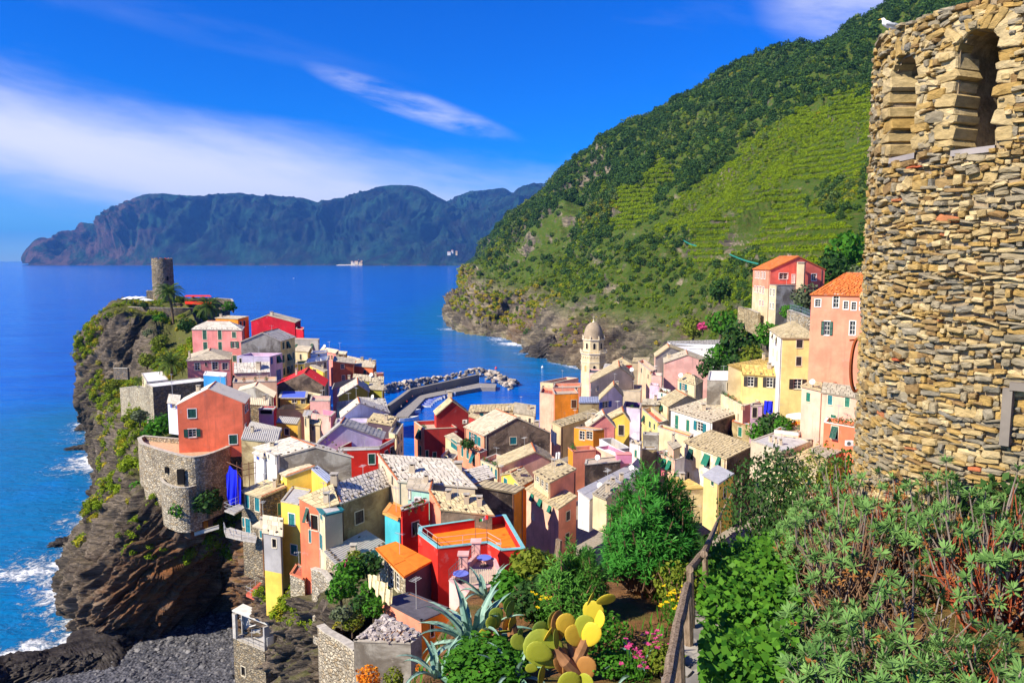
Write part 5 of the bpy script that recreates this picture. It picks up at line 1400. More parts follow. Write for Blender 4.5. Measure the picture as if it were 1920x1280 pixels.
H('salmon_low','terraced_house','salmon house with one awning shutter and an air conditioner beside the stone tower','m',(1552,936),(1192,874),(1580,880),84,7,'flat',('coral','coral'),par=.4,floor='tan',cap=SHUT['w'],win=[(1,1275,925,1345,1060,'ag')])
H('tan_roof_right','stone_roofed_house','broad sunlit tan roof behind the garden shrubs by the stone tower','',(1530,886),(1436,858),(1618,836),82,5,'shed',('cream','oldtan'),'tan',zo=(0,.3),size=.55,stones=1.5)
H('tan_roof_right_b','stone_roofed_house','rough brown slab roof just left of the stone tower foot','',(1552,856),(1520,842),(1625,824),83,4,'shed',('oldtan','coral'),'old',zo=(0,.4),size=.45)
H('grey_terrace_right','flat_roofed_house','low grey flat roof with three small chimney cowls by the garden wall','',(1470,846),(1408,825),(1520,826),88,5,'flat',('beige','beige'),par=.1,floor='grey',ch=[(.35,.3,.6,.35),(.5,.3,.6,.35),(.65,.3,.6,.35)])
# ================================================================== castle, bastion, walls and terraces
def P_(reg,x,y,d): return at(*R(reg,(x,y)),d)
def Z_(reg,x,y,z): return atz(*R(reg,(x,y)),z)
def prism(parent,loc,pts,h,wall,cap=None,floor=None,par=0.8,th=0.3,names=('wall','parapet_coping','terrace_floor')):
 """a closed outline (points on one level, in the world) with walls going down h, a parapet and a sunken floor"""
 pts = [Vector(p) - loc for p in pts]
 area = sum(a.x * b.y - b.x * a.y for a,b in zip(pts,pts[1:] + pts[:1]))
 if area < 0: pts.reverse()
 n = len(pts); c = sum(pts,Vector()) / n
 wb,cb = MB(),MB()
 inn = []
 for i in range(n):
  a,b,d = pts[i - 1],pts[i],pts[(i + 1) % n]
  e1,e2 = (b - a).normalized(),(d - b).normalized()
  n1,n2 = Vector((-e1.y,e1.x,0)),Vector((-e2.y,e2.x,0))
  m = (n1 + n2); m = m.normalized() * (th / max(0.5,m.length / 2))
  inn.append(b + m)
 for i in range(n):
  a,b = pts[i],pts[(i + 1) % n]; ia,ib = inn[i],inn[(i + 1) % n]
  e = (b - a).normalized(); out = Vector((e.y,-e.x,0))
  lo = Vector((0,0,-h)); f = Vector((0,0,-par))
  wb.quad_out([a + lo,b + lo,b,a],out)
  if par > 0.05:
   wb.quad_out([ia + f,ib + f,ib,ia],-out)
   o = out * 0.05; z = Vector((0,0,0.06)); z0 = Vector((0,0,-0.02))
   cb.quad_out([a + o + z,b + o + z,ib + z - out * .04,ia + z - out * .04],Vector((0,0,1)))
   cb.quad_out([a + o + z,b + o + z,b + o + z0,a + o + z0],out)
 wb.build(names[0],wall,parent)
 if par > 0.05: cb.build(names[1],cap or STONECAP,parent)
 fb = MB(); fb.face([p + Vector((0,0,-par)) for p in (inn if par > 0.05 else pts)])
 fb.build(names[2],floor or CONC,parent)
def stone_wall(name,label,tops,h,mat,th=0.5,cat='stone wall',cap=STONECAP,taper=0.0):
 """a free-standing or retaining wall along a polyline of its top"""
 loc = Vector(tops[0]) - Vector((0,0,h)); root = thing(name,label,cat,loc)
 pts = [Vector(p) - loc for p in tops]
 wb,cb = MB(),MB()
 offs = []
 for i,p in enumerate(pts):
  e = (pts[min(i + 1,len(pts) - 1)] - pts[max(i - 1,0)]); e.z = 0; e.normalize()
  nn = Vector((e.y,-e.x,0))
  if nn.y > 0: nn = -nn
  offs.append(nn)
 for i in range(len(pts) - 1):
  a,b,na,nb = pts[i],pts[i + 1],offs[i],offs[i + 1]
  lo = Vector((0,0,-h))
  wb.quad_out([a + lo + na * taper,b + lo + nb * taper,b,a],na)
  wb.quad_out([a - na * th + lo,b - nb * th + lo,b - nb * th,a - na * th],-na)
  z = Vector((0,0,.08))
  cb.quad_out([a + na * .06 + z,b + nb * .06 + z,b - nb * (th + .04) + z,a - na * (th + .04) + z],Vector((0,0,1)))
  cb.quad_out([a + na * .06 + z,b + nb * .06 + z,b + nb * .06 - z * .3,a + na * .06 - z * .3],na)
 for i,s in ((0,1),(len(pts) - 1,-1)):
  a,na = pts[i],offs[i]
  wb.face([a,a - na * th,a - na * th - Vector((0,0,h)),a - Vector((0,0,h)) + na * taper])
 wb.build('wall',mat,root); cb.build('coping',cap,root)
 return root
def curve(pts,n):
 return [Vector(p) for p in crom([tuple(p) for p in pts],n)]
# ---- the round watch tower
def castle():
 d = 280.0; c = at(307,552,d); c.z = 43.5
 root = thing('round_watch_tower','round stone watch tower on the crest of the sea headland','tower',c)
 mb = MB(); n,nz = 40,26; Rr,Ht = 3.62,17.0
 ring = []
 for j in range(nz + 1):
  z = Ht * j / nz
  row = []
  for k in range(n):
   a = 2 * pi * k / n
   r = Rr + 0.15 * (1 - j / nz) + random.uniform(-.05,.07)
   row.append(Vector((math.cos(a) * r,math.sin(a) * r,z + (random.uniform(-.35,.15) if j == nz else 0))))
  ring.append(row)
 for j in range(nz):
  for k in range(n):
   mb.face([ring[j][k],ring[j][(k + 1) % n],ring[j + 1][(k + 1) % n],ring[j + 1][k]])
 inn = [p * 0.78 for p in ring[-1]]
 for p,q in zip(inn,ring[-1]): p.z = q.z
 for k in range(n):
  mb.face([ring[-1][k],ring[-1][(k + 1) % n],inn[(k + 1) % n],inn[k]])
  a,b = inn[k].copy(),inn[(k + 1) % n].copy(); a.z = b.z = Ht - 1.4
  mb.face([inn[k],inn[(k + 1) % n],b,a])
 mb.build('wall',rubble((0.27,0.23,0.17),(0.08,0.07,0.055),1.3,'tower_rubble'),root)
 fb = MB(); fb.face([Vector((math.cos(2 * pi * k / n) * 2.9,math.sin(2 * pi * k / n) * 2.9,Ht - 1.38)) for k in range(n)])
 fb.build('platform',CONC,root)
 for (a,z,w,h) in ((rad(-78 + 38),9.6,.7,1.5),(rad(-60),4.5,.5,.9)):
  p = Vector((math.cos(a),math.sin(a),0)); b = MB()
  q = Matrix.Rotation(a,3,'Z')
  b.box(p * (Rr + .06) + Vector((0,0,z)),(0.12,w,h),0,q)
  b.build('window',DARKIN,root)
 return c,Ht
CASTLE_C,CASTLE_H = castle()
H('tower_plinth','tower_plinth','square dark stone plinth house at the foot of the round watch tower','a',(815,424),(697,424,279),(822,418,283),276,5.5,'flat',('darkstone','darkstone'),par=.3,floor='grey',cat='stone plinth')
stone_wall('headland_terrace_wall','dark stone wall of the restaurant terrace round the headland top',curve([P_('a',500,540,272),P_('a',560,540,266),P_('a',700,545,262),P_('a',900,548,260),P_('a',1050,552,262)],14),7,wallmat('darkstone'))
stone_wall('seaward_wall','dark stone wall of the upper lookout right of the red awning',[P_('a',1190,474,274),P_('a',1330,482,268),P_('a',1342,500,264)],4,wallmat('darkstone'))
H('stone_hut','stone_house','long flat-topped dark stone building with a white roof deck above the bastion','a',(745,1140),(1160,1092),(688,1114),142,8,'flat',('darkstone','lightstone'),par=.15,floor='white')
H('white_deck','flat_roofed_annex','white roofed shelter between the palm and the dark stone building','a',(700,1104),(862,1086),(662,1036),150,4,'flat',('white','cream'),par=.05,floor='white')
H('blue_shed','shed','bright blue shed with a white roof below the low red cottage','a',(1290,1062),(1126,1064,142),(1302,1040,145),140,4,'flat',((0.05,0.28,0.62),'white'),par=.05,floor='white',cap=SHUT['w'],cat='shed')
stone_wall('cliff_wall','pale stone wall and terrace edge on the seaward cliff below the palm',curve([P_('a',498,1150,172),P_('a',560,1142,165),P_('a',640,1136,158),P_('a',700,1150,152)],8),8,wallmat('lightstone'))
stone_wall('cliff_hut_wall','small dark stone wall of a terrace hut in the dark rock face',[P_('a',450,1000,196),P_('a',555,1000,192)],3,wallmat('darkstone'))
def red_awning():
 a,b,c,d = P_('a',985,462,272),P_('a',1185,462,268),P_('a',1170,455,278),P_('a',1000,455,280)
 loc = Vector((a.x,a.y,44.5)); root = thing('awning','flat red canvas awning on posts beside the round watch tower','awning',loc)
 mb = MB(); z = Vector((0,0,.12))
 q = [x - loc for x in (a,b,c,d)]
 mb.face([x + z for x in q]); mb.face([x - z for x in q])
 for i in range(4): mb.face([q[i] + z,q[(i + 1) % 4] + z,q[(i + 1) % 4] - z,q[i] - z])
 mb.build('canvas',flat('red_canvas',(.72,.04,.02),.8,.1),root)
 for x in q:
  m2 = MB(); m2.tube([x - Vector((0,0,3.2)),x],.09,5); m2.build('post',IRON,root)
 m3 = MB(); e = (q[1] - q[0])
 m3.box((q[0] + q[1]) / 2 - Vector((0,0,2.4)),(e.length,.1,1.0),0,Matrix.Rotation(math.atan2(e.y,e.x),3,'Z'))
 m3.build('valance',flat('red_canvas',(.72,.04,.02),.8,.1),root)
red_awning()
# ---- bastion below the coral house
def bastion():
 z = 32.3
 o = curve([Z_('c',*p,z) for p in ((275,668),(300,712),(400,752),(560,800),(720,838),(850,828),(980,788),(1096,742))],34)
 o += [Z_('c',1060,700,z),Z_('c',640,672,z),Z_('c',330,645,z)]
 loc = Vector((o[10].x,o[10].y,z - 9)); root = thing('stone_bastion','curved rubble bastion carrying the terrace of the coral house','bastion',loc)
 prism(root,loc,o,9.5,rubble((0.42,0.36,0.26),(0.10,0.08,0.06),1.9),STONECAP,flat('terrace_paving',(.50,.33,.2),.9,.2,.2),.7,.5)
 z2 = 28.2
 o2 = curve([Z_('c',*p,z2) for p in ((474,1020),(500,1062),(600,1102),(720,1108),(832,1078))],18) + [Z_('c',800,1030,z2),Z_('c',560,985,z2)]
 loc2 = Vector((o2[8].x,o2[8].y,z2 - 6)); r2 = thing('lower_bastion','small round rubble balcony with two seated people under the bastion','bastion',loc2)
 prism(r2,loc2,o2,6.5,rubble((0.40,0.35,0.26),(0.10,0.08,0.06),2.1),STONECAP,flat('pale_paving',(.62,.55,.47),.9,.2,.15),.7,.35)
 d0 = MB(); p = P_('c',660,1012,0.0 + (Z_('c',660,838,z).y - 0.1)); d0.box(p - loc,(1.0,.3,2.2)); d0.build('doorway',DARKIN,root)
 d1 = MB(); p = P_('c',535,952,Z_('c',535,795,z).y - 0.1); d1.box(p - loc,(.5,.3,.9)); d1.build('window',DARKIN,root)
 return z,z2
BZ,BZ2 = bastion()
# ---- orange roof terrace
def orange_terrace():
 z = P_('g',665,888,62).z
 o = [Z_('g',*p,z) for p in ((492,757),(665,890),(1110,840),(1226,908),(1444,892),(1268,590),(505,700))]
 loc = Vector((o[1].x,o[1].y,z - 4)); root = thing('terraced_house','red house with the large orange roof terrace edged in turquoise','house',loc)
 prism(root,loc,o,5.5,plaster(C['red']),flat('turquoise_coping',(.22,.52,.52),.6),flat('orange_floor',(.85,.22,.015),.8,.2,.1),.75,.28)
 chimney(root,P_('g',1208,832,65) - loc + Vector((0,0,-.75)),.35,.4)
 rl = [p - loc + Vector((0,0,.05)) for p in o[:4]]
 railing(root,[rl[0],rl[1],rl[2],rl[3]],.9,STEEL,1.6,2)
 for gx,gy in ((1003,655),(1103,660)):
  b = Z_('g',gx,gy + 185,z - .75) - loc
  mb = MB(); mb.tube([b,b + Vector((0,0,2.4))],.025,5); mb.build('line_post',IRON,root)
 return z,loc,root,o
OT = orange_terrace()
def tricolour():
 a = P_('g',1035,655,66.0); loc = a
 root = thing('flag','small green white and red flag hanging over the orange terrace','flag',loc); root.scale = (.42,.42,.42)
 for i,(c,n) in enumerate((((.01,.25,.06),'green_cloth'),((.8,.8,.78),'white_cloth'),((.7,.02,.02),'red_cloth'))):
  mb = MB(); x0,x1 = i * .42 * 1.6,(i + 1) * .42 * 1.6
  for k in range(4):
   s0,s1 = x0 + (x1 - x0) * k / 4,x0 + (x1 - x0) * (k + 1) / 4
   f = lambda s,t: Vector((s * 2.4 * .42,.15 * math.sin(s * 6),.35 * s + t * (.75 - .25 * math.sin(s * 3))))
   mb.face([f(s0,0),f(s1,0),f(s1,1),f(s0,1)])
  mb.build('flag_stripe',flat(n,c,.8,.1),root)
tricolour()
def pink_yard():
 z = P_('g',770,1170,55).z
 o = [Z_('g',*p,z) for p in ((768,1175),(895,1052),(1008,935),(1180,985),(1235,1120),(1215,1200),(960,1300))]
 loc = Vector((o[0].x,o[0].y,z - 4)); root = thing('terrace','small pink terrace with blue round tables below the orange terrace','terrace',loc)
 prism(root,loc,o,5,plaster(C['pink']),flat('pink_coping',(.66,.40,.36),.8),flat('pink_paving',(.55,.38,.33),.9),.5,.22)
 railing(root,[q - loc for q in (o[0],o[1],o[2])],.9,IRON,.35,2)
 for q in (o[1],o[2]):
  mb = MB(); mb.box(q - loc + Vector((0,0,.3)),(.7,.7,1.5)); mb.box(q - loc + Vector((0,0,1.1)),(.9,.9,.12)); mb.build('pier',plaster(C['pink']),root)
 a,b = Z_('g',955,1165,z),Z_('g',1215,1165,z)
 for i in range(16):
  m2 = MB(); p = a.lerp(b,i / 15) - loc; m2.box(p + Vector((0,0,.25)),(.09,.05,1.15)); m2.build('slat',SHUT['c'],root)
 return z,loc
PY = pink_yard()
TABLEBLUE = flat('blue_table_top',(.16,.20,.62),.5)
def table(loc,r,mat,label,group=None):
 root = thing('table',label,'table',loc,group)
 mb = MB(); mb.lathe([(0,.74),(r,.74),(r,.70),(0,.70)],18); mb.build('tabletop',mat,root)
 m2 = MB(); m2.tube([(0,0,0),(0,0,.7)],.035,6); m2.build('leg',IRON,root)
 m3 = MB(); m3.lathe([(0,.04),(r * .6,.02),(r * .6,0)],12); m3.build('base',IRON,root)
 return root
table(Z_('g',1080,1045,PY[0] - .5),.62,TABLEBLUE,'blue round table behind the slatted gate of the pink terrace')
table(Z_('g',872,1190,PY[0] - .5),.62,TABLEBLUE,'blue round table nearest the agave on the pink terrace')
CHAIRW = flat('white_plastic',(.78,.78,.76),.35,.4)
def make_chair(loc,rz,label,group):
 root = thing('chair',label,'chair',loc,group,rz)
 mb = MB(); mb.box((0,0,.44),(.5,.48,.04)); mb.build('seat',CHAIRW,root)
 m2 = MB()
 for i in range(5): m2.box((-.2 + i * .1,.24,.68),(.055,.03,.46),0,Matrix.Rotation(rad(-10),3,'X'))
 m2.box((0,.29,.92),(.5,.04,.08)); m2.build('backrest',CHAIRW,root)
 for sx in (-1,1):
  for sy in (-1,1):
   m3 = MB(); m3.tube([(sx * .22,sy * .2,.43),(sx * .25,sy * .24,0)],.022,5); m3.build('leg',CHAIRW,root)
  m4 = MB(); m4.box((sx * .26,0,.64),(.05,.46,.03)); m4.tube([(sx * .26,-.2,.44),(sx * .26,-.2,.64)],.02,4); m4.build('armrest',CHAIRW,root)
 return root
def copy_tree(o,parent=None):
 c = o.copy(); COL.objects.link(c); c.parent = parent
 for ch in list(o.children): copy_tree(ch,c)
 return c
hk = HOUSES['wing_terrace']; tz = hk['loc'].z + 5 - .7
ch0 = make_chair(Z_('k',1240,845,tz),2.2,'white plastic armchair by the long terrace parapet below the yellow wing','white chairs on the wing terrace')
for (x,y,r,lb) in ((1290,870,.6,'white plastic armchair nearest the end pier of the wing terrace'),(1300,830,4.0,'white plastic armchair closest to the yellow wing wall')):
 c = copy_tree(ch0); c.location = Z_('k',x,y,tz); c.rotation_euler.z = r; c['label'] = lb
for (key,u,v,r,lb) in (('blue_terrace',.5,.4,1.0,'white chair on the left of the pale blue ridge terrace'),('blue_terrace',.3,.5,2.5,'white chair near the front corner of the pale blue ridge terrace'),('white_terrace',0,0,0,None),('red_cube',.5,.4,1.0,'white chair on the violet terrace of the red block')):
 if lb is None: continue
 q = HOUSES[key]; c = copy_tree(ch0); f = .9 if key == 'blue_terrace' else .7
 c.location = q['loc'] + q['k'] + (q['p1'] - q['k']) * u + (q['p2'] - q['k']) * v - Vector((0,0,f)); c.rotation_euler.z = r; c['label'] = lb; del c['group']
def parasol(loc,r,h,label,mat,group=None):
 root = thing('parasol',label,'parasol',loc,group)
 mb = MB(); n = 8
 for k in range(n):
  a0,a1 = 2 * pi * k / n,2 * pi * (k + 1) / n
  e0,e1 = Vector((math.cos(a0) * r,math.sin(a0) * r,h - r * .3)),Vector((math.cos(a1) * r,math.sin(a1) * r,h - r * .3))
  m0 = (e0 + e1) / 2 + Vector((0,0,.05 * r))
  mb.face([(0,0,h),e0,m0]); mb.face([(0,0,h),m0,e1])
  mb.face([e0,e0 - Vector((0,0,.14)),m0 - Vector((0,0,.12)),m0]); mb.face([m0,m0 - Vector((0,0,.12)),e1 - Vector((0,0,.14)),e1])
 mb.build('canopy',mat,root)
 m2 = MB(); m2.tube([(0,0,0),(0,0,h + .12)],.035,6); m2.build('pole',STEEL,root)
 return root
WHITECAN = flat('white_canvas',(.80,.79,.76),.8,.1,.05)
q = HOUSES['orange_terrace']; parasol(q['loc'] + q['k'] * .35 + q['p1'] * .30 + q['p2'] * .35 + Vector((0,0,-.5)),1.75,2.6,'large white parasol on the orange sided umbrella terrace',WHITECAN)
table(q['loc'] + q['k'] * .30 + q['p1'] * .30 + q['p2'] * .40 + Vector((0,0,-.5)),.55,flat('wood_table',(.28,.13,.06),.6),'wooden table in the shade of the large white parasol')
p0 = None
for i,(x,y) in enumerate(((552,505),(575,498),(600,506),(622,496),(645,503),(668,498),(688,512),(720,518))):
 L = P_('a',x,y + 12,268 - i * .8)
 if p0 is None: p0 = parasol(L,1.7,2.3,'off-white parasol on the crowded restaurant terrace below the watch tower',WHITECAN,'parasols on the headland restaurant terrace')
 else: c = copy_tree(p0); c.location = L
# ---- ruin, shed, huts and balconies over the cove
H('ruin','ruined_house','roofless stained grey ruin heaped with rubble and tiles below the dark flat roof','f',(1600,934),(1112,912),(1694,862),46,5,'flat',('oldgrey','oldgrey'),par=.12,floor='grey',P4=(1380,690),z4=0,cat='ruin')
def ruin_debris():
 q = HOUSES['ruin']; root = q['root']
 g = lambda u,v: q['k'] + (q['p1'] - q['k']) * u + ((q['p2'].lerp(q['p4'],u)) - q['k'].lerp(q['p1'],u)) * v
 for i in range(7):
  mb = MB(); a,b = g(.12 + i * .06,.02),g(.18 + i * .06,.62)
  mb.tube([a + Vector((0,0,.12)),b + Vector((0,0,.15))],.05,5); mb.build('roof_batten',flat('old_wood',(.42,.25,.13),.9),root)
 mb = MB()
 for i in range(420):
  p = g(random.uniform(.3,.97) if i > 60 else random.uniform(0,.25),random.uniform(.03,.95)); s = random.uniform(.1,.38)
  mb.box(p + Vector((0,0,random.uniform(-.05,.18))),(s,s * random.uniform(.5,1),s * .35),0,Matrix.Rotation(random.uniform(0,3),3,'Z') @ Matrix.Rotation(random.uniform(-.5,.5),3,'Y'))
 o = mb.build('rubble_heap',flat('broken_slabs',(.46,.40,.36),.9,.2,.4),root); tag(o,None,None,None,'stuff')
ruin_debris()
H('shed_base','stone_house','square stone base with a small door under the open concrete boat shed','f',(350,1003),(78,886),(446,962),88,11,'flat',('stone','darkstone'),par=.05,floor='grey',cat='stone base',win=[(1,150,1140,182,1215,'n' if False else 'd')])
def boat_shed():
 q = HOUSES['shed_base']; loc = q['loc'] + q['k']
 k,a,b,c = Vector(),q['p1'] - q['k'],q['p2'] - q['k'],q['p4'] - q['k']
 root = thing('open_shed','open fronted concrete shed with a sagging slab roof above the cove','shed',loc)
 hh = 3.3; up = Vector((0,0,hh))
 def panel(name,p,q_,h,th,mat=CONC,z0=0):
  e = (q_ - p); e.z = 0; mb = MB()
  mb.box((p + q_) / 2 + Vector((0,0,z0 + h / 2)),(e.length,th,h),0,Matrix.Rotation(math.atan2(e.y,e.x),3,'Z')); mb.build(name,mat,root)
 ins = lambda p: p.lerp((k + a + b + c) / 4,.05)
 panel('side_wall',ins(k),ins(b),hh - .3,.3,wallmat('grey'))
 panel('back_wall',ins(b),ins(c),hh,.3,wallmat('grey'))
 panel('post',ins(a),ins(a).lerp(ins(k),.10),hh,.35)
 panel('side_wall',ins(a),ins(a).lerp(ins(c),.3),hh,.3,wallmat('grey')); panel('side_wall',ins(a).lerp(ins(c),.75),ins(c),hh,.3,wallmat('grey'))
 mb = MB(); A,B,D,E = a + up * 1.05,k.lerp(b,.28) + up * .96,c + up * 1.15,b + up * 1.1
 for z in (0,.18): mb.face([p + Vector((0,0,z)) for p in (A,B,E,D)])
 for p,r in ((A,B),(B,E),(E,D),(D,A)): mb.face([p,r,r + Vector((0,0,.18)),p + Vector((0,0,.18))])
 mb.build('roof_slab',flat('pale_concrete',(.55,.53,.48),.9),root)
 m2 = MB();
 for t in (.25,.5,.75): m2.tube([a.lerp(k,t) + up * .9,a.lerp(k,t + .1) * .4 + c * .6 + up * .5],.06,4)
 m2.build('fallen_beam',SHUT['w'],root)
 m4 = MB(); w = k.lerp(b,.45) + Vector((0,0,1.1)); e = b - k
 m4.box(w + Vector((e.y,-e.x,0)).normalized() * .17 * (1 if Vector((e.y,-e.x,0)).x > 0 else -1),(.9,.06,1.1),0,Matrix.Rotation(math.atan2(e.y,e.x),3,'Z')); m4.build('window',SHUT['w'],root)
 railing(root,[a * 1.02,k * 1.0 + Vector((0,0,0))],1.0,IRON,1.0,2)
boat_shed()
def slab_balcony(name,label,reg,pts,d,rail=(0,1,2),th=.18,mat=CONC,h=.95):
 z = P_(reg,*pts[0],d).z; W_ = [Z_(reg,*p,z) for p in pts]
 loc = Vector(W_[0]); root = thing(name,label,'balcony',loc); q = [p - loc for p in W_]
 mb = MB(); f = Vector((0,0,-th))
 mb.face(q); mb.face([p + f for p in reversed(q)])
 for i in range(len(q)): mb.face([q[i],q[(i + 1) % len(q)],q[(i + 1) % len(q)] + f,q[i] + f])
 mb.build('slab',mat,root)
 if rail: railing(root,[q[i] for i in rail],h,STEEL,.9,2)
 return root
slab_balcony('balcony','upper concrete balcony in front of the stone house with blue-green doors','d',[(98,835),(186,868),(276,812),(250,768)],87.5,(3,0,1))
slab_balcony('balcony','curved lower concrete balcony of the stone house with blue-green doors','d',[(95,1010),(112,1062),(250,1095),(378,1112),(392,1060),(150,985)],85.5,(0,1,2,3))
slab_balcony('roof_terrace','small red tiled roof terrace with a railing above the boat shed','f',[(188,512),(418,616),(425,470),(310,412)],90,(3,0,1),.4,flat('red_tiles',(.52,.12,.07),.8))
H('yellow_hut','hut','tiny yellow hut with a green window clinging to the rock over the cove','f',(514,494),(418,466),(548,440),86,4.6,'flat',('yellow','olddark_and_shade'),par=0,floor='dark',cat='hut',win=[(1,452,512,478,556,'sg')])
H('red_landing','flat_roofed_annex','small red landing with a white skylight at the foot of the red front','f',(688,392),(565,340),(742,300),76,4,'flat',('lightstone','lightstone'),par=.2,floor='redtile',cap=flat('terracotta_coping',(.6,.2,.1)))
stone_wall('garden_wall','pale rubble garden wall curving below the walled green garden',curve([P_('f',800,792,52),P_('f',868,850,50.5),P_('f',1000,925,49),P_('f',1112,1002,47)],10),9,rubble((.46,.41,.31),(.13,.11,.09),2.6))
stone_wall('garden_wall','rough rubble wall under the red landing and the beige bay',[P_('f',745,300,73.5),P_('f',840,330,71.5),P_('f',940,470,69),P_('f',920,620,66)],8,rubble((.46,.41,.31),(.13,.11,.09),2.4))
stone_wall('retaining_wall','tan stone retaining wall below the lone pink house',[P_('l',50,800,170),P_('l',160,828,163),P_('l',268,876,158)],5,rubble((.42,.34,.2),(.2,.16,.1),1.6))
rw = stone_wall('retaining_wall','grey stone retaining wall with a blue railing left of the big salmon house',[P_('l',648,842,130),P_('l',780,880,124),P_('l',900,930,118)],8,rubble((.40,.36,.28),(.2,.16,.1),1.6))
railing(rw,[p - rw.location for p in (P_('l',648,842,130),P_('l',780,880,124),P_('l',900,930,118))],1.1,flat('blue_grey_rail',(.22,.30,.36),.5),.6,2)
H('long_tan_wall','garden_building','long stained wall with terracotta capping and a green door behind the large roofs','k',(1580,1222),(1122,1100),(1590,1190),108,6,'flat',('oldtan','terracotta'),par=.05,floor='grey',cap=TERRA,cat='wall',win=[(1,1188,1168,1228,1268,'DG')])
H('shade_base','house','mauve shaded wall and yard beside the tall yellow house','m',(1280,60),(1105,45,108),(1300,20,108),104,7,'flat',('pink_lav','rose'),par=.2,floor='dark',win=[(1,1108,0,1160,45,'d')])
def blue_sheet():
 loc = P_('d',190,780,90); root = tag(link('blue_sheet',None,None,loc),'deep blue tarpaulin draped over the scaffold beside the bastion','tarpaulin')
 tp = [P_('d',*p) for p in ((112,520,91.5),(145,440,91),(175,470,90.5),(212,490,90),(235,550,89.8),(252,640,89.5))]
 bt = [P_('d',*p) for p in ((112,640,91.5),(135,770,91),(170,785,90.5),(205,780,90),(235,780,89.6),(256,775,89.5))]
 T,B = crom([tuple(p) for p in tp],40),crom([tuple(p) for p in bt],40)
 V = []
 for j in range(24):
  row = T + (B - T) * (j / 23)
  row[:,1] += np.sin(np.linspace(0,26,40) + j * .08) * .22 * (0.4 + j / 30); row[:,0] += np.sin(np.linspace(0,17,40)) * .1
  V.append(row - np.array(loc))
 G = np.swapaxes(np.array(V),0,1); idx = np.arange(40 * 24).reshape(40,24)
 Fq = np.stack([idx[:-1,:-1],idx[1:,:-1],idx[1:,1:],idx[:-1,1:]],-1).reshape(-1,4)
 link('sheet',np_mesh('sheet',G.reshape(-1,3),Fq,flat('blue_tarpaulin',(.012,.02,.62),.45,.4,.1),None,None,True),root)
 o = thing('scaffold','rusty pipe scaffold frame beside the blue tarpaulin','scaffold',loc)
 mb = MB()
 for x in (215,260,320,378):
  a = P_('d',x,560,89.5 + (x - 215) * .01) - loc; mb.tube([a + Vector((0,0,-3)),a + Vector((0,0,2.2))],.045,5)
 for y in (440,490,540): mb.tube([P_('d',215,y,89.5) - loc,P_('d',378,y - 35,91) - loc],.04,5)
 mb.tube([P_('d',120,405,92) - loc,P_('d',262,470,89.5) - loc],.045,5); mb.tube([P_('d',215,490,89.5) - loc,P_('d',262,555,89.5) - loc],.04,5)
 mb.build('pipe_frame',flat('rusty_pipe',(.20,.09,.05),.8),o)
blue_sheet()
o = None
def cloth(name,label,loc,pts,mat,cat='laundry'):
 root = thing(name,label,cat,loc)
 for (a,b,drop) in pts:
  a,b = Vector(a),Vector(b); mb = MB(); n = 10
  for i in range(n):
   for j in range(4):
    f = lambda s,t: a.lerp(b,s) + Vector((math.sin(s * 9 + t) * .05,math.sin(s * 14 + t * 2) * .10,-drop * t * (1 + .08 * math.sin(s * 11))))
    mb.face([f(i / n,j / 4),f((i + 1) / n,j / 4),f((i + 1) / n,(j + 1) / 4),f(i / n,(j + 1) / 4)])
  mb.build('cloth',mat,root,smooth=True)
L = P_('f',1230,360,57);
cloth('laundry','cream sheets hung to dry beside the small orange-roofed house',L,[(P_('f',1232,350,57) - L,P_('f',1330,360,56) - L,1.1),(P_('f',1290,400,56) - L,P_('f',1400,420,55) - L,1.2),(P_('f',1345,460,55) - L,P_('f',1440,480,54.2) - L,1.2)],flat('cream_cloth',(.78,.66,.40),.9,.1))
L = P_('m',560,640,108)
cloth('blue_sheet','blue cloth hung from the terrace edge below the yellow wing',L,[(P_('m',540,645,108) - L,P_('m',640,650,107.5) - L,1.9)],flat('blue_tarpaulin',(.012,.02,.62),.45,.4,.1),'cloth')
L = P_('j',200,380,126)
cloth('laundry','dark blue washing hung in the gap beside the bare brown end wall',L,[(P_('j',190,370,126) - L,P_('j',255,420,125) - L,2.2)],flat('navy_cloth',(.03,.04,.10),.9,.1))
L = P_('j',245,640,116)
cloth('laundry','white washing hung above the pale roof in the gap',L,[(P_('j',240,630,116) - L,P_('j',300,620,116) - L,1.6)],flat('white_cloth',(.8,.8,.78),.8,.1))
L = P_('n',470,712,97.5)
cloth('laundry','pink towels under the awning shutters of the pale pink house',L,[(P_('n',465,705,97.2) - L,P_('n',500,712,97.2) - L,.7)],flat('pink_cloth',(.75,.2,.25),.9,.1))
tk = thing('water_tank','pink water tank on the end of the pale pink side wall house','water tank',P_('j',985,740,96)); mb = MB(); mb.box((0,0,.65),(2.0,1.2,1.15)); mb.build('tank',plaster(C['purple_pink'],.1),tk); m2 = MB(); m2.box((0,0,1.26),(2.1,1.3,.07)); m2.build('lid',plaster(C['rose'],.1),tk)
for key,x,y,s in (('m',1468,1108,'air conditioner'),('g',490,455,'air conditioner'),('h',815,662,'air conditioner')):
 d = {'m': 83.2,'g': 73,'h': 147.2}[key]; L = P_(key,x,y,d)
 r = thing('air_conditioner',{'m': 'white air conditioner on the salmon house beside the stone tower','g': 'white air conditioner on the mint green roof cabin','h': 'white air conditioner on the dark red gable'}[key],'air conditioner',L)
 k = d / 85 * (1.0 if key != 'h' else .6); mb = MB(); mb.box((0,0,0),(.85 * k,.34,.6 * k)); mb.build('casing',SHUT['w'],r)
 m2 = MB(); m2.lathe([(0,.02),(.22 * k,.02),(.22 * k,0)],14); o = m2.build('fan_grille',IRON,r); o.rotation_euler.x = pi / 2; o.location = (-.12 * k,-.172,0)
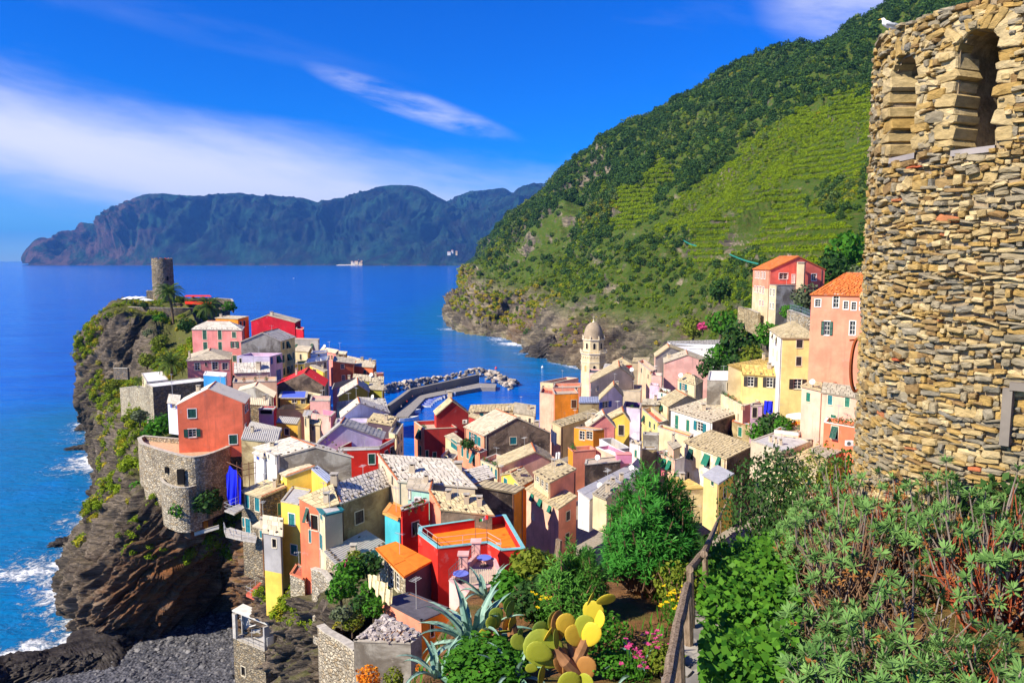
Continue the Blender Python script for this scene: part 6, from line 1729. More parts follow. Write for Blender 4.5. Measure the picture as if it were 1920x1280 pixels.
# ================================================================== bell tower of the church
def campanile():
 d = 300.0; c = at(1112,690,d); zb = 4.0
 loc = Vector((c.x,c.y,zb)); root = thing('bell_tower','octagonal cream bell tower with a domed roof above the harbour','bell tower',loc)
 CR = plaster((0.74,0.60,0.36),.25); TRIM = plaster((0.78,0.68,0.48),.2)
 zz = lambda py: at(1112,py,d).z - zb
 R0 = 5.15
 def octo(r,z): return [Vector((math.cos(rad(22.5 + 45 * k)) * r,math.sin(rad(22.5 + 45 * k)) * r,z)) for k in range(8)]
 def ring(mb,r0,z0,r1,z1):
  A,B = octo(r0,z0),octo(r1,z1)
  for k in range(8): mb.face([A[k],A[(k + 1) % 8],B[(k + 1) % 8],B[k]])
 z_gal,z_bel,z_dome,z_top = zz(661),zz(655),zz(636),zz(604)
 mb = MB(); ring(mb,R0,0,R0,z_gal); mb.build('shaft',CR,root)
 t = MB()
 ring(t,R0 + .05,z_gal - 3.6,R0 + .18,z_gal - 3.6); ring(t,R0 + .18,z_gal - 3.6,R0 + .18,z_gal - 3.2); ring(t,R0 + .18,z_gal - 3.2,R0,z_gal - 3.2)
 ring(t,R0,z_gal - .5,R0 + .45,z_gal - .1); ring(t,R0 + .45,z_gal - .1,R0 + .45,z_gal + .2); t.face(octo(R0 + .45,z_gal + .2))
 t.build('cornice',TRIM,root)
 for k in range(8):
  a = rad(45 * k + 45); n = Vector((math.cos(a),math.sin(a),0)); s = Vector((-n.y,n.x,0)); ap = R0 * math.cos(rad(22.5))
  def arch(name,u,z0,w,h,proud,mat,rr=ap,surround=None):
   m = MB(); base = n * (rr + proud)
   P = [base + s * (u - w / 2) + Vector((0,0,z0)),base + s * (u + w / 2) + Vector((0,0,z0))]
   P += [base + s * (u + w / 2 * math.cos(t_)) + Vector((0,0,z0 + h + w / 2 * math.sin(t_))) for t_ in np.linspace(0,pi,9)]
   m.face(P)
   if surround:
    O = [base + n * .08 + s * (u + (w / 2 + .16) * math.cos(t_)) + Vector((0,0,z0 + h + (w / 2 + .16) * math.sin(t_))) for t_ in np.linspace(0,pi,9)]
    I = [base + n * .08 + s * (u + w / 2 * math.cos(t_)) + Vector((0,0,z0 + h + w / 2 * math.sin(t_))) for t_ in np.linspace(0,pi,9)]
    O = [base + n * .08 + s * (u + w / 2 + .16) + Vector((0,0,z0))] + O + [base + n * .08 + s * (u - w / 2 - .16) + Vector((0,0,z0))]
    I = [base + n * .08 + s * (u + w / 2) + Vector((0,0,z0))] + I + [base + n * .08 + s * (u - w / 2) + Vector((0,0,z0))]
    for i in range(len(O) - 1): m.face([O[i],O[i + 1],I[i + 1],I[i]],1)
   m.build(name,[mat,surround or mat],root)
  for u in (-1.15,0,1.15): arch('arch_niche',u,z_gal - 1.9,.75,.5,.02,plaster((.50,.38,.2),.2),surround=TRIM)
  arch('window',0,z_gal - 7.2,1.1,2.0,.02,DARKIN if k % 2 else plaster((.6,.42,.16),.2),surround=TRIM)
  arch('belfry_opening',0,z_bel + .55,1.0,1.9,.03,DARKIN,4.35 * math.cos(rad(22.5)),TRIM)
 mb = MB(); ring(mb,4.35,z_gal + .2,4.35,z_dome); mb.build('belfry',CR,root)
 bl = MB()
 A = octo(R0 + .3,z_gal + .2)
 for k in range(8):
  a,b = A[k],A[(k + 1) % 8]
  for i in range(8): bl.tube([a.lerp(b,i / 8),a.lerp(b,i / 8) + Vector((0,0,1.0))],.07,4)
  bl.tube([a + Vector((0,0,1.05)),b + Vector((0,0,1.05))],.11,4)
  bl.box(a + Vector((0,0,.6)),(.35,.35,1.2))
 bl.build('balustrade',TRIM,root)
 t2 = MB(); ring(t2,4.35,z_dome - .3,4.85,z_dome); ring(t2,4.85,z_dome,4.85,z_dome + .35); t2.face(octo(4.85,z_dome + .35))
 for p in octo(4.5,z_dome + .35):
  t2.box(p + Vector((0,0,.45)),(.35,.35,.9)); t2.lathe([(.22,.9),(.0,1.6)],6,p)
 t2.build('dome_cornice',TRIM,root)
 dm = MB(); Hd = z_top - z_dome - .35; prof = []
 nst = 15
 for i in range(nst + 1):
  t_ = i / nst * pi / 2; r = 4.05 * math.cos(t_) ** .82 if i < nst else 0.0
  prof.append((r,z_dome + .35 + Hd * math.sin(t_) ** 1.05))
  if i < nst: prof.append((r - .07,z_dome + .35 + Hd * math.sin(t_) ** 1.05 + .02))
 dm.lathe(prof,32); dm.build('dome',plaster((.40,.32,.22),.4),root)
 fn = MB(); fn.lathe([(.55,z_top - .4),(.5,z_top + .2),(.2,z_top + .5),(.3,z_top + .9),(.05,z_top + 1.2),(0,z_top + 1.25)],10)
 fn.tube([(0,0,z_top + 1.2),(0,0,z_top + 2.6)],.06,4); fn.tube([(-.4,0,z_top + 2.1),(.4,0,z_top + 2.1)],.06,4); fn.build('finial_cross',TRIM,root)
campanile()
# ================================================================== breakwater, boulders and boats
def breakwater():
 zq = 1.7
 out = [Z_('h',*p,zq) for p in ((190,620),(250,550),(330,470),(440,424),(700,374),(940,322),(1095,330),(1085,362),(950,362),(720,404),(460,456),(410,510),(310,620))]
 loc = Vector((out[3].x,out[3].y,0)); root = thing('breakwater','long harbour breakwater quay with a sea wall and heaped boulders','breakwater',loc)
 m = MB(); q = [p - loc for p in out]
 m.face(q)
 for i in range(len(q)):
  a,b = q[i],q[(i + 1) % len(q)]
  m.face([a,b,Vector((b.x,b.y,-2)),Vector((a.x,a.y,-2))])
 m.build('quay',flat('quay_concrete',(.27,.25,.23),.9,.2,.25),root)
 wl_ = [Z_('h',*p,zq) for p in ((130,590),(225,520),(325,440),(600,375),(925,300))]
 wb = MB()
 for a,b in zip(wl_,wl_[1:]):
  a,b = a - loc,b - loc; e = (b - a).normalized(); n = Vector((e.y,-e.x,0)); h = Vector((0,0,3.0)); z = Vector((0,0,-3))
  for s in (0,1): wb.face([a + n * (.7 - 1.6 * s) + z,b + n * (.7 - 1.6 * s) + z,b + n * (.7 - 1.6 * s) + h,a + n * (.7 - 1.6 * s) + h])
  wb.face([a + n * .7 + h,b + n * .7 + h,b - n * .9 + h,a - n * .9 + h])
 a = wl_[-1] - loc; wb.box(a + Vector((0,0,1.2)),(1.6,1.6,6))
 wb.build('sea_wall',flat('sea_wall_concrete',(.27,.25,.22),.9,.2,.25),root)
 rocks = []
 for s in range(5):
  mb = bmesh.new(); bmesh.ops.create_icosphere(mb,subdivisions=1,radius=1)
  for v in mb.verts:
   v.co *= random.uniform(.62,1.1); v.co.z *= .75; v.co.x *= 1.15
  me = bpy.data.meshes.new('rock'); mb.to_mesh(me); mb.free()
  me.materials.append(flat(f'boulder_{"abcde"[s]}',((.42,.36,.30),(.26,.24,.22),(.17,.16,.155),(.36,.29,.22),(.48,.43,.37))[s],.9,.2,.3)); rocks.append(me)
 spine = crom([tuple(Z_('h',*p,1.0)) for p in ((105,400),(180,372),(300,352),(420,332),(600,300),(760,270),(925,240),(1030,258),(1130,288),(1215,318),(1262,330))],200)
 for i in range(285):
  t = random.random(); p = spine[int(t * 199)]; hgt = 3.6 if t < .78 else 2.6
  off = random.gauss(0,1.0)
  sc = random.uniform(.8,1.7) * (1.0 if t > .1 else .8)
  wid = 3.2 if t < .75 else 4.5
  o = link('rock',random.choice(rocks),root,Vector((p[0] + off * 1.0,p[1] + off * wid * .9,max(.1,hgt * (1 - abs(off) / 1.9)))) - loc)
  o.scale = (sc * random.uniform(.8,1.3),sc * random.uniform(.8,1.2),sc); o.rotation_euler = (random.uniform(-.4,.4),random.uniform(-.4,.4),random.uniform(0,6))
breakwater()
def make_boat(label,L=4.6,cover=True,hullc=(.78,.78,.76),covc=(.04,.08,.45),group=None):
 root = thing('small_boat',label,'boat',(0,0,0),group); W_ = L * .36; Hh = L * .16
 secs = []
 for i in range(9):
  t = i / 8; x = (t - .5) * L; w = W_ / 2 * (math.sin(min(1,(1 - t) * 2.3 + .0) * pi / 2)) * (.82 + .18 * min(1,t * 4)); sh = Hh * (1 + .45 * t ** 3)
  secs.append((x,max(w,.02),sh))
 mb = MB()
 for (x0,w0,s0),(x1,w1,s1) in zip(secs,secs[1:]):
  for sg in (-1,1):
   A = [Vector((x0,0,-.25)),Vector((x0,sg * w0 * .75,0)),Vector((x0,sg * w0,s0))]; B = [Vector((x1,0,-.25)),Vector((x1,sg * w1 * .75,0)),Vector((x1,sg * w1,s1))]
   for a,b,c,d in ((A[0],A[1],B[1],B[0]),(A[1],A[2],B[2],B[1])): mb.face([a,b,c,d])
   i0,i1 = Vector((x0,sg * w0 * .85,s0)),Vector((x1,sg * w1 * .85,s1)); f0,f1 = Vector((x0,sg * w0 * .7,.12)),Vector((x1,sg * w1 * .7,.12))
   mb.face([A[2],B[2],i1,i0]); mb.face([i0,i1,f1,f0]); mb.face([f0,f1,Vector((x1,0,.1)),Vector((x0,0,.1))])
 x,w,s = secs[0]; mb.face([(x,-w,s),(x,w,s),(x,w * .75,0),(x,0,-.25),(x,-w * .75,0)])
 mb.build('hull',flat('boat_white' if hullc[0] > .5 else 'boat_blue',hullc,.4,.4),root)
 if cover:
  c = MB()
  for (x0,w0,s0),(x1,w1,s1) in zip(secs[:-1],secs[1:]):
   for sg in (-1,1): c.face([(x0,sg * w0 * 1.02,s0 + .02),(x1,sg * w1 * 1.02,s1 + .02),(x1,0,s1 + .28),(x0,0,s0 + .28)])
  c.build('cover',flat('boat_cover',covc,.7,.2),root)
 else:
  for xx in (-.25,.08):
   c = MB(); c.box((xx * L,0,Hh * .75),(L * .07,W_ * .8,.05)); c.build('bench',SHUT['c'],root)
 m = MB(); m.box((-L / 2 - .12,0,Hh * .9),(.25,.3,.55)); m.tube([(-L / 2 - .15,0,Hh * .6),(-L / 2 - .2,0,-.3)],.07,5); m.build('outboard_motor',IRON,root)
 return root
bA = make_boat('white boat under a blue cover moored in the row along the quay',5.4,True,group='covered boats moored along the quay')
bB = make_boat('open white boat moored by the middle of the quay',5.0,False,group=None)
first = True
for i,(x,y,r) in enumerate(((438,528,-.35),(452,510,-.3),(468,492,-.25),(490,478,-.3),(512,466,-.35),(540,458,-.4),(568,448,-.45),(596,440,-.5))):
 o = bA if first else copy_tree(bA); first = False
 o.location = Z_('h',x + 22,y + 6,0.1); o.rotation_euler.z = r
for i,(x,y,r,lb) in enumerate(((660,432,-.3,'largest white boat moored at the end of the covered row'),(765,402,-.55,'open white boat moored beside the quay, nearer of a pair'),(780,382,-.4,'open white boat tight against the quay, farther of a pair'),
                                  (892,378,-.25,'open white boat moored alone near the breakwater head'),(318,655,.3,'small pale boat at the mouth of the narrow canal lane'),(335,590,.1,'small boat beside the foot of the breakwater ramp'))):
 o = bB if i == 0 else copy_tree(bB)
 o.location = Z_('h',x,y,0.1); o.rotation_euler.z = r; o['label'] = lb
 if i == 0: o.scale = (1.5,1.4,1.5)
for (x,y,r,lb) in ((551,522,1.5,'tiny white motor boat alone on the open bay'),(497,500,.3,'tiny white boat under the far mountains'),(720,500,.4,'tiny white boat off the far town beach')):
 o = copy_tree(bB); o.location = atz(x,y,0.1); o.rotation_euler.z = r; o['label'] = lb; o.scale = (1.8,1.8,1.8)
for (x,y,c,n,lb) in ((930,691,(.75,.06,.05),'red','small red mooring buoy outside the breakwater'),(1017,689,(.8,.8,.8),'white','small white mooring buoy near the dark rocks')):
 b = thing('buoy',lb,'buoy',atz(x,y,0)); mb = MB(); mb.lathe([(0,-.5),(.6,-.3),(.75,.2),(.5,.7),(.15,.9),(.15,1.3),(0,1.35)],12); mb.build('float',flat(n + '_buoy',c,.5),b)
# ================================================================== the far town on the bay
def far_town():
 pal = ((.72,.55,.30),(.70,.45,.25),(.76,.63,.38),(.66,.36,.22),(.76,.52,.20),(.78,.70,.52))
 rf = flat('far_roof',(.42,.22,.14),.9)
 spots = [(x,494.5,7900) for x in (664,676,690,702,716,728,740,752,764,776,788)] + [(x,490.5,8050) for x in (672,686,700,720,734,748,760,772,786)] + [(x,486.5,8200) for x in (690,712,730,755,770)] + [(724,481,8350),(745,478,8450),(848,472,7650),(842,475,7640),(856,475,7640),(582,437,8400),(574,437,8400),(640,470,8300)] + [(x,492.5,7960) for x in (660,668,678,694,709,715,723,738,745,757,768,780)]
 base = []
 for v in range(3):
  mb = MB(); w,d,h = (20,16,13) if v == 0 else ((34,18,14) if v == 1 else (18,16,20))
  mb.box((0,0,h / 2 - 10),(w,d,h + 20)); wall = mb
  rb = MB(); e = Vector
  A = [e((-w / 2 - 1,-d / 2 - 1,h)),e((w / 2 + 1,-d / 2 - 1,h)),e((w / 2 + 1,d / 2 + 1,h)),e((-w / 2 - 1,d / 2 + 1,h))]; r0,r1 = e((-w / 2,0,h + 5)),e((w / 2,0,h + 5))
  rb.face([A[0],A[1],r1,r0]); rb.face([A[2],A[3],r0,r1]); rb.face([A[1],A[2],r1]); rb.face([A[3],A[0],r0])
  base.append((wall,rb.data('roof',[rf]),w,h,d))
 walls = {}
 wd = unit_box('window',DARKIN)
 for i,(x,y,d) in enumerate(spots):
  v = i % 3; p = at(x,y,d); c = random.randrange(len(pal))
  if (v,c) not in walls: walls[(v,c)] = base[v][0].data('wall',[flat(f'far_wall_{"abcdef"[c]}',pal[c],.9)])
  t = thing('far_house','tiny house with a red roof in the far town across the bay','house',p,'houses of the far town across the bay')
  link('wall',walls[(v,c)],t); link('roof',base[v][1],t)
  for wx in (-.28,.0,.28):
   for wz in (.3,.68):
    o = link('window',wd,t,(wx * base[v][2],-base[v][4] / 2 - .15,wz * base[v][3])); o.scale = (2.2,.5,3.2)
far_town()
mb = MB(); _z = Vector((0,0,.8))
_t = [at(x,497.0,7900) for x in range(630,806,16)]
for _a,_b in zip(_t,_t[1:]):
 _a,_b = Vector((_a.x,7880,.6)),Vector((_b.x,7880,.6)); mb.face([_a,_b,_b + Vector((0,120,9)),_a + Vector((0,120,9))])
tag(mb.build('far_beach',flat('far_sand',(.62,.55,.42),.9)),None,None,None,'structure')
# ================================================================== flowerpots on the terraces
def pots():
 mesh = []
 for q in range(3):
  mb = MB(); mb.lathe([(0,0),(.16,0),(.22,.34),(.25,.34),(.25,.40),(.2,.40),(.18,.34),(0,.34)],10); mesh.append(mb.data('pot',[TERRA]))
 V = []
 fm = [flat('pot_leaf_green',(.05,.16,.02),.6),flat('pot_leaf_dark',(.03,.09,.02),.6),flat('pot_flower_red',(.6,.05,.04),.6)]
 lm = []
 for q in range(3):
  mb = MB()
  for i in range(60):
   a,e = random.uniform(0,6.3),random.uniform(.1,1.5); r = random.uniform(.15,.42); c = Vector((math.cos(a) * math.cos(e) * r,math.sin(a) * math.cos(e) * r,.42 + math.sin(e) * r * 1.5)); t = Vector((random.uniform(-1,1),random.uniform(-1,1),random.uniform(-1,1))).normalized() * .09; u = t.orthogonal().normalized() * .05
   mb.face([c - t,c + u,c + t,c - u],1 if (q == 2 and i % 3 == 0) else 0)
  lm.append(mb.data('plant',[fm[q % 2],fm[2]]))
 spots = [('wing_terrace',1,9,.7,'the wing terrace of white chairs'),('cream_terrace',1,6,.6,'the terrace above the row of teal shutters'),('salmon_facade',1,6,.5,'the leafy roof garden over the salmon front'),('dark_red_low',1,4,.8,'the roof terrace of the dark red canal house'),('pink_terraced',1,3,.6,'the planted terrace over the pink towels'),
             ('orange_terrace',2,5,.5,'the umbrella terrace'),('salmon_low',1,5,.4,'the salmon house terrace beside the stone tower'),('red_cube',1,3,.7,'the violet terrace of the red block'),('lavender_terrace',1,3,.8,'the lavender wing terrace'),('white_strip',1,3,.6,'the narrow white terrace'),('curved_terrace',1,3,.5,'the rust stained terrace'),('peach_terrace',1,3,.35,'the wide peach terrace')]
 for key,s,n,par,where in spots:
  q = HOUSES[key]; e = q['p1'] if s == 1 else q['p2']; c = (q['k'] + q['p4']) / 2
  for i in range(n):
   p = q['k'].lerp(e,(i + .6) / (n + .3)); p = p.lerp(c,.16); p.z = q['k'].z - par
   t = thing('flowerpot','terracotta flowerpot with a plant on ' + where,'flowerpot',q['loc'] + p,'flowerpots on ' + where); k = i % 3
   link('pot',mesh[k],t); link('plant',lm[k],t); t.rotation_euler.z = i * 1.3; f = random.uniform(.8,1.35); t.scale = (f,f,f)
pots()
H('cave_hut','hut','small brown hut with orange windows tucked under the lower round balcony','e',(862,262),(1005,214),(815,236),104,2.6,'shed',('brown','brown'),'old',zo=(0,.3),size=.6,cat='hut')
_q = HOUSES['cave_hut']
for _u in (.25,.62):
 _m = MB(); _a = _q['k'].lerp(_q['p1'],_u) + Vector((0,-.08,-1.1)); _m.box(_a,(1.1,.1,1.0)); _m.build('window',flat('orange_blind',(.75,.26,.03),.8),_q['root'])
stone_wall('fence_wall','pale timber rail fence and ledge in front of the brown hut',[P_('e',890,330,103),P_('e',1045,285,103)],.5,CONC,.1)
# ================================================================== leaves
def leaf_cloud(n,size,seed,flat_=0.0,shell=0.55,aspect=1.6,lumps=5,up=0.2):
 """n leaf-sized faces spread through a lumpy unit crown"""
 g = np.random.default_rng(seed)
 d = g.normal(size=(n,3)); d /= np.linalg.norm(d,axis=1,keepdims=True)
 lc = g.normal(size=(lumps,3)); lc /= np.linalg.norm(lc,axis=1,keepdims=True)
 bump = 0.70 + 0.34 * np.max(np.clip(d @ lc.T,0,1) ** 3,axis=1)
 r = (shell + (1 - shell) * g.random(n) ** 0.6) * bump
 P = d * r[:,None]; P[:,2] = np.where(P[:,2] < 0,P[:,2] * 0.8,P[:,2])
 nrm = d + g.normal(size=(n,3)) * 0.7 + np.array([0,0,up]); nrm /= np.linalg.norm(nrm,axis=1,keepdims=True)
 t = np.cross(nrm,g.normal(size=(n,3))); t /= np.linalg.norm(t,axis=1,keepdims=True)
 b = np.cross(nrm,t)
 s = size * g.uniform(0.6,1.3,n)[:,None]
 V = np.stack([P - t * s * aspect / 2,P + b * s * 0.5,P + t * s * aspect / 2,P - b * s * 0.5],1)
 return V.reshape(-1,3),np.arange(4 * n).reshape(n,4),np.clip(g.normal(0.5,0.25,n),0,1)
def clump_coll(name,mat,n=150,size=0.26,var=4,aspect=1.5,shell=.55,sq=1.0):
 c = bpy.data.collections.new(name)
 for i in range(var):
  V,Fq,t = leaf_cloud(n,size,100 + i * 7 + len(name),aspect=aspect,shell=shell)
  V = V * np.array([1,1,sq]); V[:,2] += 0.35
  me = np_mesh('crown_clump',V,Fq,mat,t)
  c.objects.link(bpy.data.objects.new('crown_clump',me))
 return c
def scatter(name,label,pts,scl_,shade,hue,coll):
 me = bpy.data.meshes.new(name); n = len(pts)
 me.vertices.add(n); me.vertices.foreach_set('co',np.asarray(pts,np.float32).ravel())
 for nm,ar in (('scl',scl_),('shade',shade),('hue',hue),('rotz',rng.uniform(0,6.28,n))):
  a = me.attributes.new(nm,'FLOAT','POINT'); a.data.foreach_set('value',np.asarray(ar,np.float32))
 o = link(name,me)
 t = bpy.data.node_groups.new(name,'GeometryNodeTree')
 t.interface.new_socket('Geometry',in_out='INPUT',socket_type='NodeSocketGeometry'); t.interface.new_socket('Geometry',in_out='OUTPUT',socket_type='NodeSocketGeometry')
 N = t.nodes.new; L = t.links.new
 gi,go,ip,ci = N('NodeGroupInput'),N('NodeGroupOutput'),N('GeometryNodeInstanceOnPoints'),N('GeometryNodeCollectionInfo')
 ci.inputs['Collection'].default_value = coll; ci.inputs['Separate Children'].default_value = True; ci.inputs['Reset Children'].default_value = True
 L(gi.outputs[0],ip.inputs['Points']); L(ci.outputs[0],ip.inputs['Instance']); ip.inputs['Pick Instance'].default_value = True
 def at_(nm):
  x = N('GeometryNodeInputNamedAttribute'); x.data_type = 'FLOAT'; x.inputs['Name'].default_value = nm; return x.outputs['Attribute']
 cz = N('ShaderNodeCombineXYZ'); L(at_('rotz'),cz.inputs[2]); L(cz.outputs[0],ip.inputs['Rotation'])
 cs = N('ShaderNodeCombineXYZ')
 for i in range(3): L(at_('scl'),cs.inputs[i])
 L(cs.outputs[0],ip.inputs['Scale']); L(ip.outputs[0],go.inputs[0])
 m = o.modifiers.new('scatter','NODES'); m.node_group = t
 return tag(o,label,None,None,'stuff')
def surf_sample(S,n,weight):
 """random points on a lofted surface with given cell weights"""
 G = S['G']; du = np.linalg.norm(np.gradient(G,axis=0),axis=2); dv = np.linalg.norm(np.gradient(G,axis=1),axis=2)
 w = du * dv * weight; cw = np.cumsum(w.ravel()); k = np.searchsorted(cw,rng.random(n) * cw[-1]); i,j = np.unravel_index(np.clip(k,0,w.size - 1),w.shape)
 i = np.clip(i,0,G.shape[0] - 2); j = np.clip(j,0,G.shape[1] - 2); a,b = rng.random(n)[:,None],rng.random(n)[:,None]
 P = G[i,j] * (1 - a) * (1 - b) + G[i + 1,j] * a * (1 - b) + G[i,j + 1] * (1 - a) * b + G[i + 1,j + 1] * a * b
 return P,i,j
WOOD = leafmat('hill_wood_leaf',(0.030,0.075,0.018),(0.085,0.17,0.035),(0.19,0.24,0.07),.2,True)
SCRUB = leafmat('hill_scrub_leaf',(0.12,0.20,0.010),(0.29,0.38,0.018),(0.54,0.38,0.03),.25,True)
VINE = leafmat('vine_leaf',(0.15,0.25,0.008),(0.34,0.43,0.014),(0.50,0.44,0.03),.3,True)
cW,cS,cV = clump_coll('wood_clumps',WOOD,170,.24),clump_coll('scrub_clumps',SCRUB,130,.26,sq=.8),clump_coll('vine_clumps',VINE,70,.34,3,sq=.8)
def hill_green():
 S = HILL; G = S['G']; px,py,v,u = S['px'],S['py'],S['v'],S['u']
 dist = np.linalg.norm(G,axis=2)
 vis = (v > 1.25) & (v < 8.15) & (px > 845) & (px < 1990) & (py < 720) & (G[...,2] > 1)
 dens = 1 / np.clip(dist / 400,0.5,6) ** 1.6
 N = S['N']; steep = np.abs(N[...,2])
 open_ = S['vine'] | S['mead']
 bare = np.clip(S['cliff'] * 1.2,0,.93)
 patch = fbm(G * 0.012,4,91)
 w = vis * dens * (1 - bare) * np.where(open_,0.09,1.0) * np.where(v > 5.0,np.clip(1.25 + patch,.4,1.6),np.clip(0.62 + patch * 2.0,.06,1.8))
 P,i,j = surf_sample(S,95000,w)
 d = np.linalg.norm(P,axis=1); top = v[i,j] > 5.2
 sc = rng.uniform(.8,1.9,len(P)) ** 1.7 * .95 * np.clip(d / 420,.75,4.0) ** .75
 hue = np.clip(rng.random(len(P)) * .7 + patch[i,j] * .8,0,1)
 scrub = (rng.random(len(P)) < np.clip(0.72 - (v[i,j] - 3.4) * .26 + patch[i,j] * .5,.15,.85)) | open_[i,j]
 m = ~scrub
 scatter('hillside_wood','dense dark wood and maquis over the upper hillside',P[m],sc[m] * 1.1,rng.random(m.sum()),hue[m] * .9,cW)
 scatter('hillside_scrub','yellow green scrub and broom over the lower hillside',P[~m],sc[~m] * .8,rng.random((~m).sum()),np.clip(hue[~m] * .8 + .35 * S['cliff'][i,j][~m],0,1),cS)
 wm = vis * dens * (S['mead'] & ~S['vine'])
 P,i,j = surf_sample(S,7000,wm); d = np.linalg.norm(P,axis=1)
 scatter('meadow_scrub','bright grass and young scrub on the open terraces',P,rng.uniform(.5,1.2,len(P)) * np.clip(d / 420,.7,2.5),rng.random(len(P)) * .5,rng.random(len(P)) * .7,cV)
 wv = vis * S['vine'] / np.clip(dist / 400,.6,4)
 P,i,j = surf_sample(S,60000,wv); fr = (P[:,2] / 4.2) % 1
 k = (fr < .46) & (fbm(P * .03,3,7) > -.28); P = P[k]
 scatter('vine_rows','rows of vines on the stone-walled terraces',P,rng.uniform(.75,1.25,len(P)) * np.clip(np.linalg.norm(P,axis=1) / 420,.8,1.8),rng.random(len(P)) * .6,rng.random(len(P)) * .55,cV)
 wc = vis * dens * np.clip(S['cliff'] - .25,0,1) * np.clip(steep * 1.5,.1,1) * (G[...,2] > 9) * np.clip(.35 + patch * 1.6,0,1)
 P,i,j = surf_sample(S,2200,wc)
 scatter('cliff_scrub','ochre and green bushes clinging to the sea cliff',P,rng.uniform(.7,1.9,len(P)) * np.clip(np.linalg.norm(P,axis=1) / 450,.7,2.5),rng.random(len(P)) * .5,np.clip(rng.random(len(P)) * .8 + .3,0,1),cS)
hill_green()
def head_green():
 G = HEAD; S = dict(G=G); v = np.linspace(0,7,G.shape[1])[None,:] + 0 * G[...,0]; u = np.linspace(0,17,G.shape[0])[:,None] + 0 * v
 pt = fbm(G * .06,4,19)
 w = ((v > 2.2) & (v < 5.6) & (u > 1) & (u < 9)) * np.clip(.3 + pt * 1.8,0,1) * np.clip((v - 2.0) / 1.6,.1,1)
 px,py = proj(G)
 rockface = (px > 190) & (px < 290) & (py > 600) & (py < 715)
 w = w * np.where(rockface,0.0,1)
 P,i,j = surf_sample(S,3200,w)
 scatter('headland_scrub','green and ochre bushes over the seaward cliff of the headland',P,rng.uniform(.45,1.5,len(P)),rng.random(len(P)) * .6,np.clip(rng.random(len(P)) * .95,0,1),cS)
 w = ((v > 3.0) & (v < 5.2) & (u > 9) & (u < 16.8)) * np.clip(.1 + pt * 1.8,0,1)
 P,i,j = surf_sample(S,420,w)
 scatter('cove_scrub','small bushes on the brown rock above the cove',P,rng.uniform(.3,.9,len(P)),rng.random(len(P)) * .5,rng.random(len(P)) * .8,cS)
head_green()
# ================================================================== trees, palms and poles of the middle distance
_tree_data = {}
def tree(name,label,loc,r,h,mat,kind,n=520,size=.17,group=None,cat='tree',sq=1.0,trunk=True):
 key = (mat.name,kind)
 if key not in _tree_data:
  V,Fq,t = leaf_cloud(n,size,500 + len(_tree_data),lumps=8,shell=.45)
  _tree_data[key] = np_mesh('crown',V,Fq,mat,t)
 root = thing(name,label,cat,loc,group)
 c = link('crown',_tree_data[key],root,(0,0,h)); c.scale = (r,r * random.uniform(.85,1.1),r * sq); c.rotation_euler.z = random.uniform(0,6)
 if trunk:
  mb = MB(); mb.tube([(0,0,-.6),(random.uniform(-.1,.1),0,h * .5),(0,random.uniform(-.2,.2),h)],[r * .09,r * .07,r * .05],6)
  for a in range(4): mb.tube([(0,0,h * .6),(math.cos(a * 1.6) * r * .5,math.sin(a * 1.6) * r * .5,h + r * .2)],[r * .045,r * .02],5)
  mb.build('trunk',flat('bark',(.10,.075,.05),.9),root)
 return root
BUSHD = leafmat('dark_bush_leaf',(0.020,0.060,0.014),(0.055,0.125,0.028),None,.25)
BUSHG = leafmat('bright_bush_leaf',(0.035,0.13,0.012),(0.085,0.25,0.022),None,.3)
BUSHY = leafmat('yellow_bush_leaf',(0.10,0.15,0.015),(0.22,0.26,0.03),(.32,.24,.03),.3)
OLIVEL = leafmat('olive_leaf',(0.065,0.090,0.040),(0.15,0.18,0.10),None,.2)
PINKF = leafmat('pink_flower',(.5,.03,.16),(.75,.12,.32),None,.3)
for (x,y,d,r,m,lb) in ((1352,606,195,4.2,BUSHG,'bright green tree below the pink flowers by the retaining wall'),(1392,640,168,5.2,BUSHD,'large dark green tree in front of the tan retaining wall'),(1440,628,150,3.2,BUSHG,'green tree between the tall yellow house and the dark tree'),
       (1352,668,172,3.8,BUSHG,'leafy tree right of the white cabin'),(1412,676,148,3.4,BUSHY,'yellowish bush left of the tall yellow house'),(1330,690,165,3.0,BUSHD,'dark shrub between the pink gable and the trees'),
       (1380,690,160,3.2,BUSHD,'dark tree above the golden roof'),(1512,560,140,2.9,OLIVEL,'grey green olive tree between the two pink houses'),(1498,590,135,2.2,BUSHD,'dark bush at the end of the blue railing'),(1478,586,148,2.0,BUSHG,'green shrub at the foot of the cream annex'),
       (1300,615,260,4.5,BUSHY,'golden green bush on the rock under the terraces'),(1560,505,175,4.5,BUSHD,'dark tree behind the lone pink house'),(1590,470,190,6,BUSHG,'tall bright green tree beside the stone tower'),(1610,520,120,2.2,OLIVEL,'olive bush against the stone tower'),(1350,545,230,4,BUSHD,'dark bush left of the lone pink house'),
       (1448,800,103,2.3,BUSHD,'dark tree in the courtyard beside the white parasol'),(1425,812,104,2.0,BUSHG,'green vine arbour left of the white parasol'),(1470,798,99,1.5,BUSHG,'green shrub just under the white parasol')):
 p = at(x,y,d); tree('leafy_tree',lb,p - Vector((0,0,r * .9)),r,r * .9,m,'mid')
o = tree('bougainvillea','pink bougainvillea on the slope below the terraced hillside',at(1345,598,205) - Vector((0,0,2)),2.6,2,PINKF,'fl',300,.2,None,'shrub',.7)
o = tree('bougainvillea','dusky pink flowering shrub left of the bright green tree',at(1318,612,215) - Vector((0,0,2)),2.2,2,PINKF,'fl',300,.2,None,'shrub',.7)
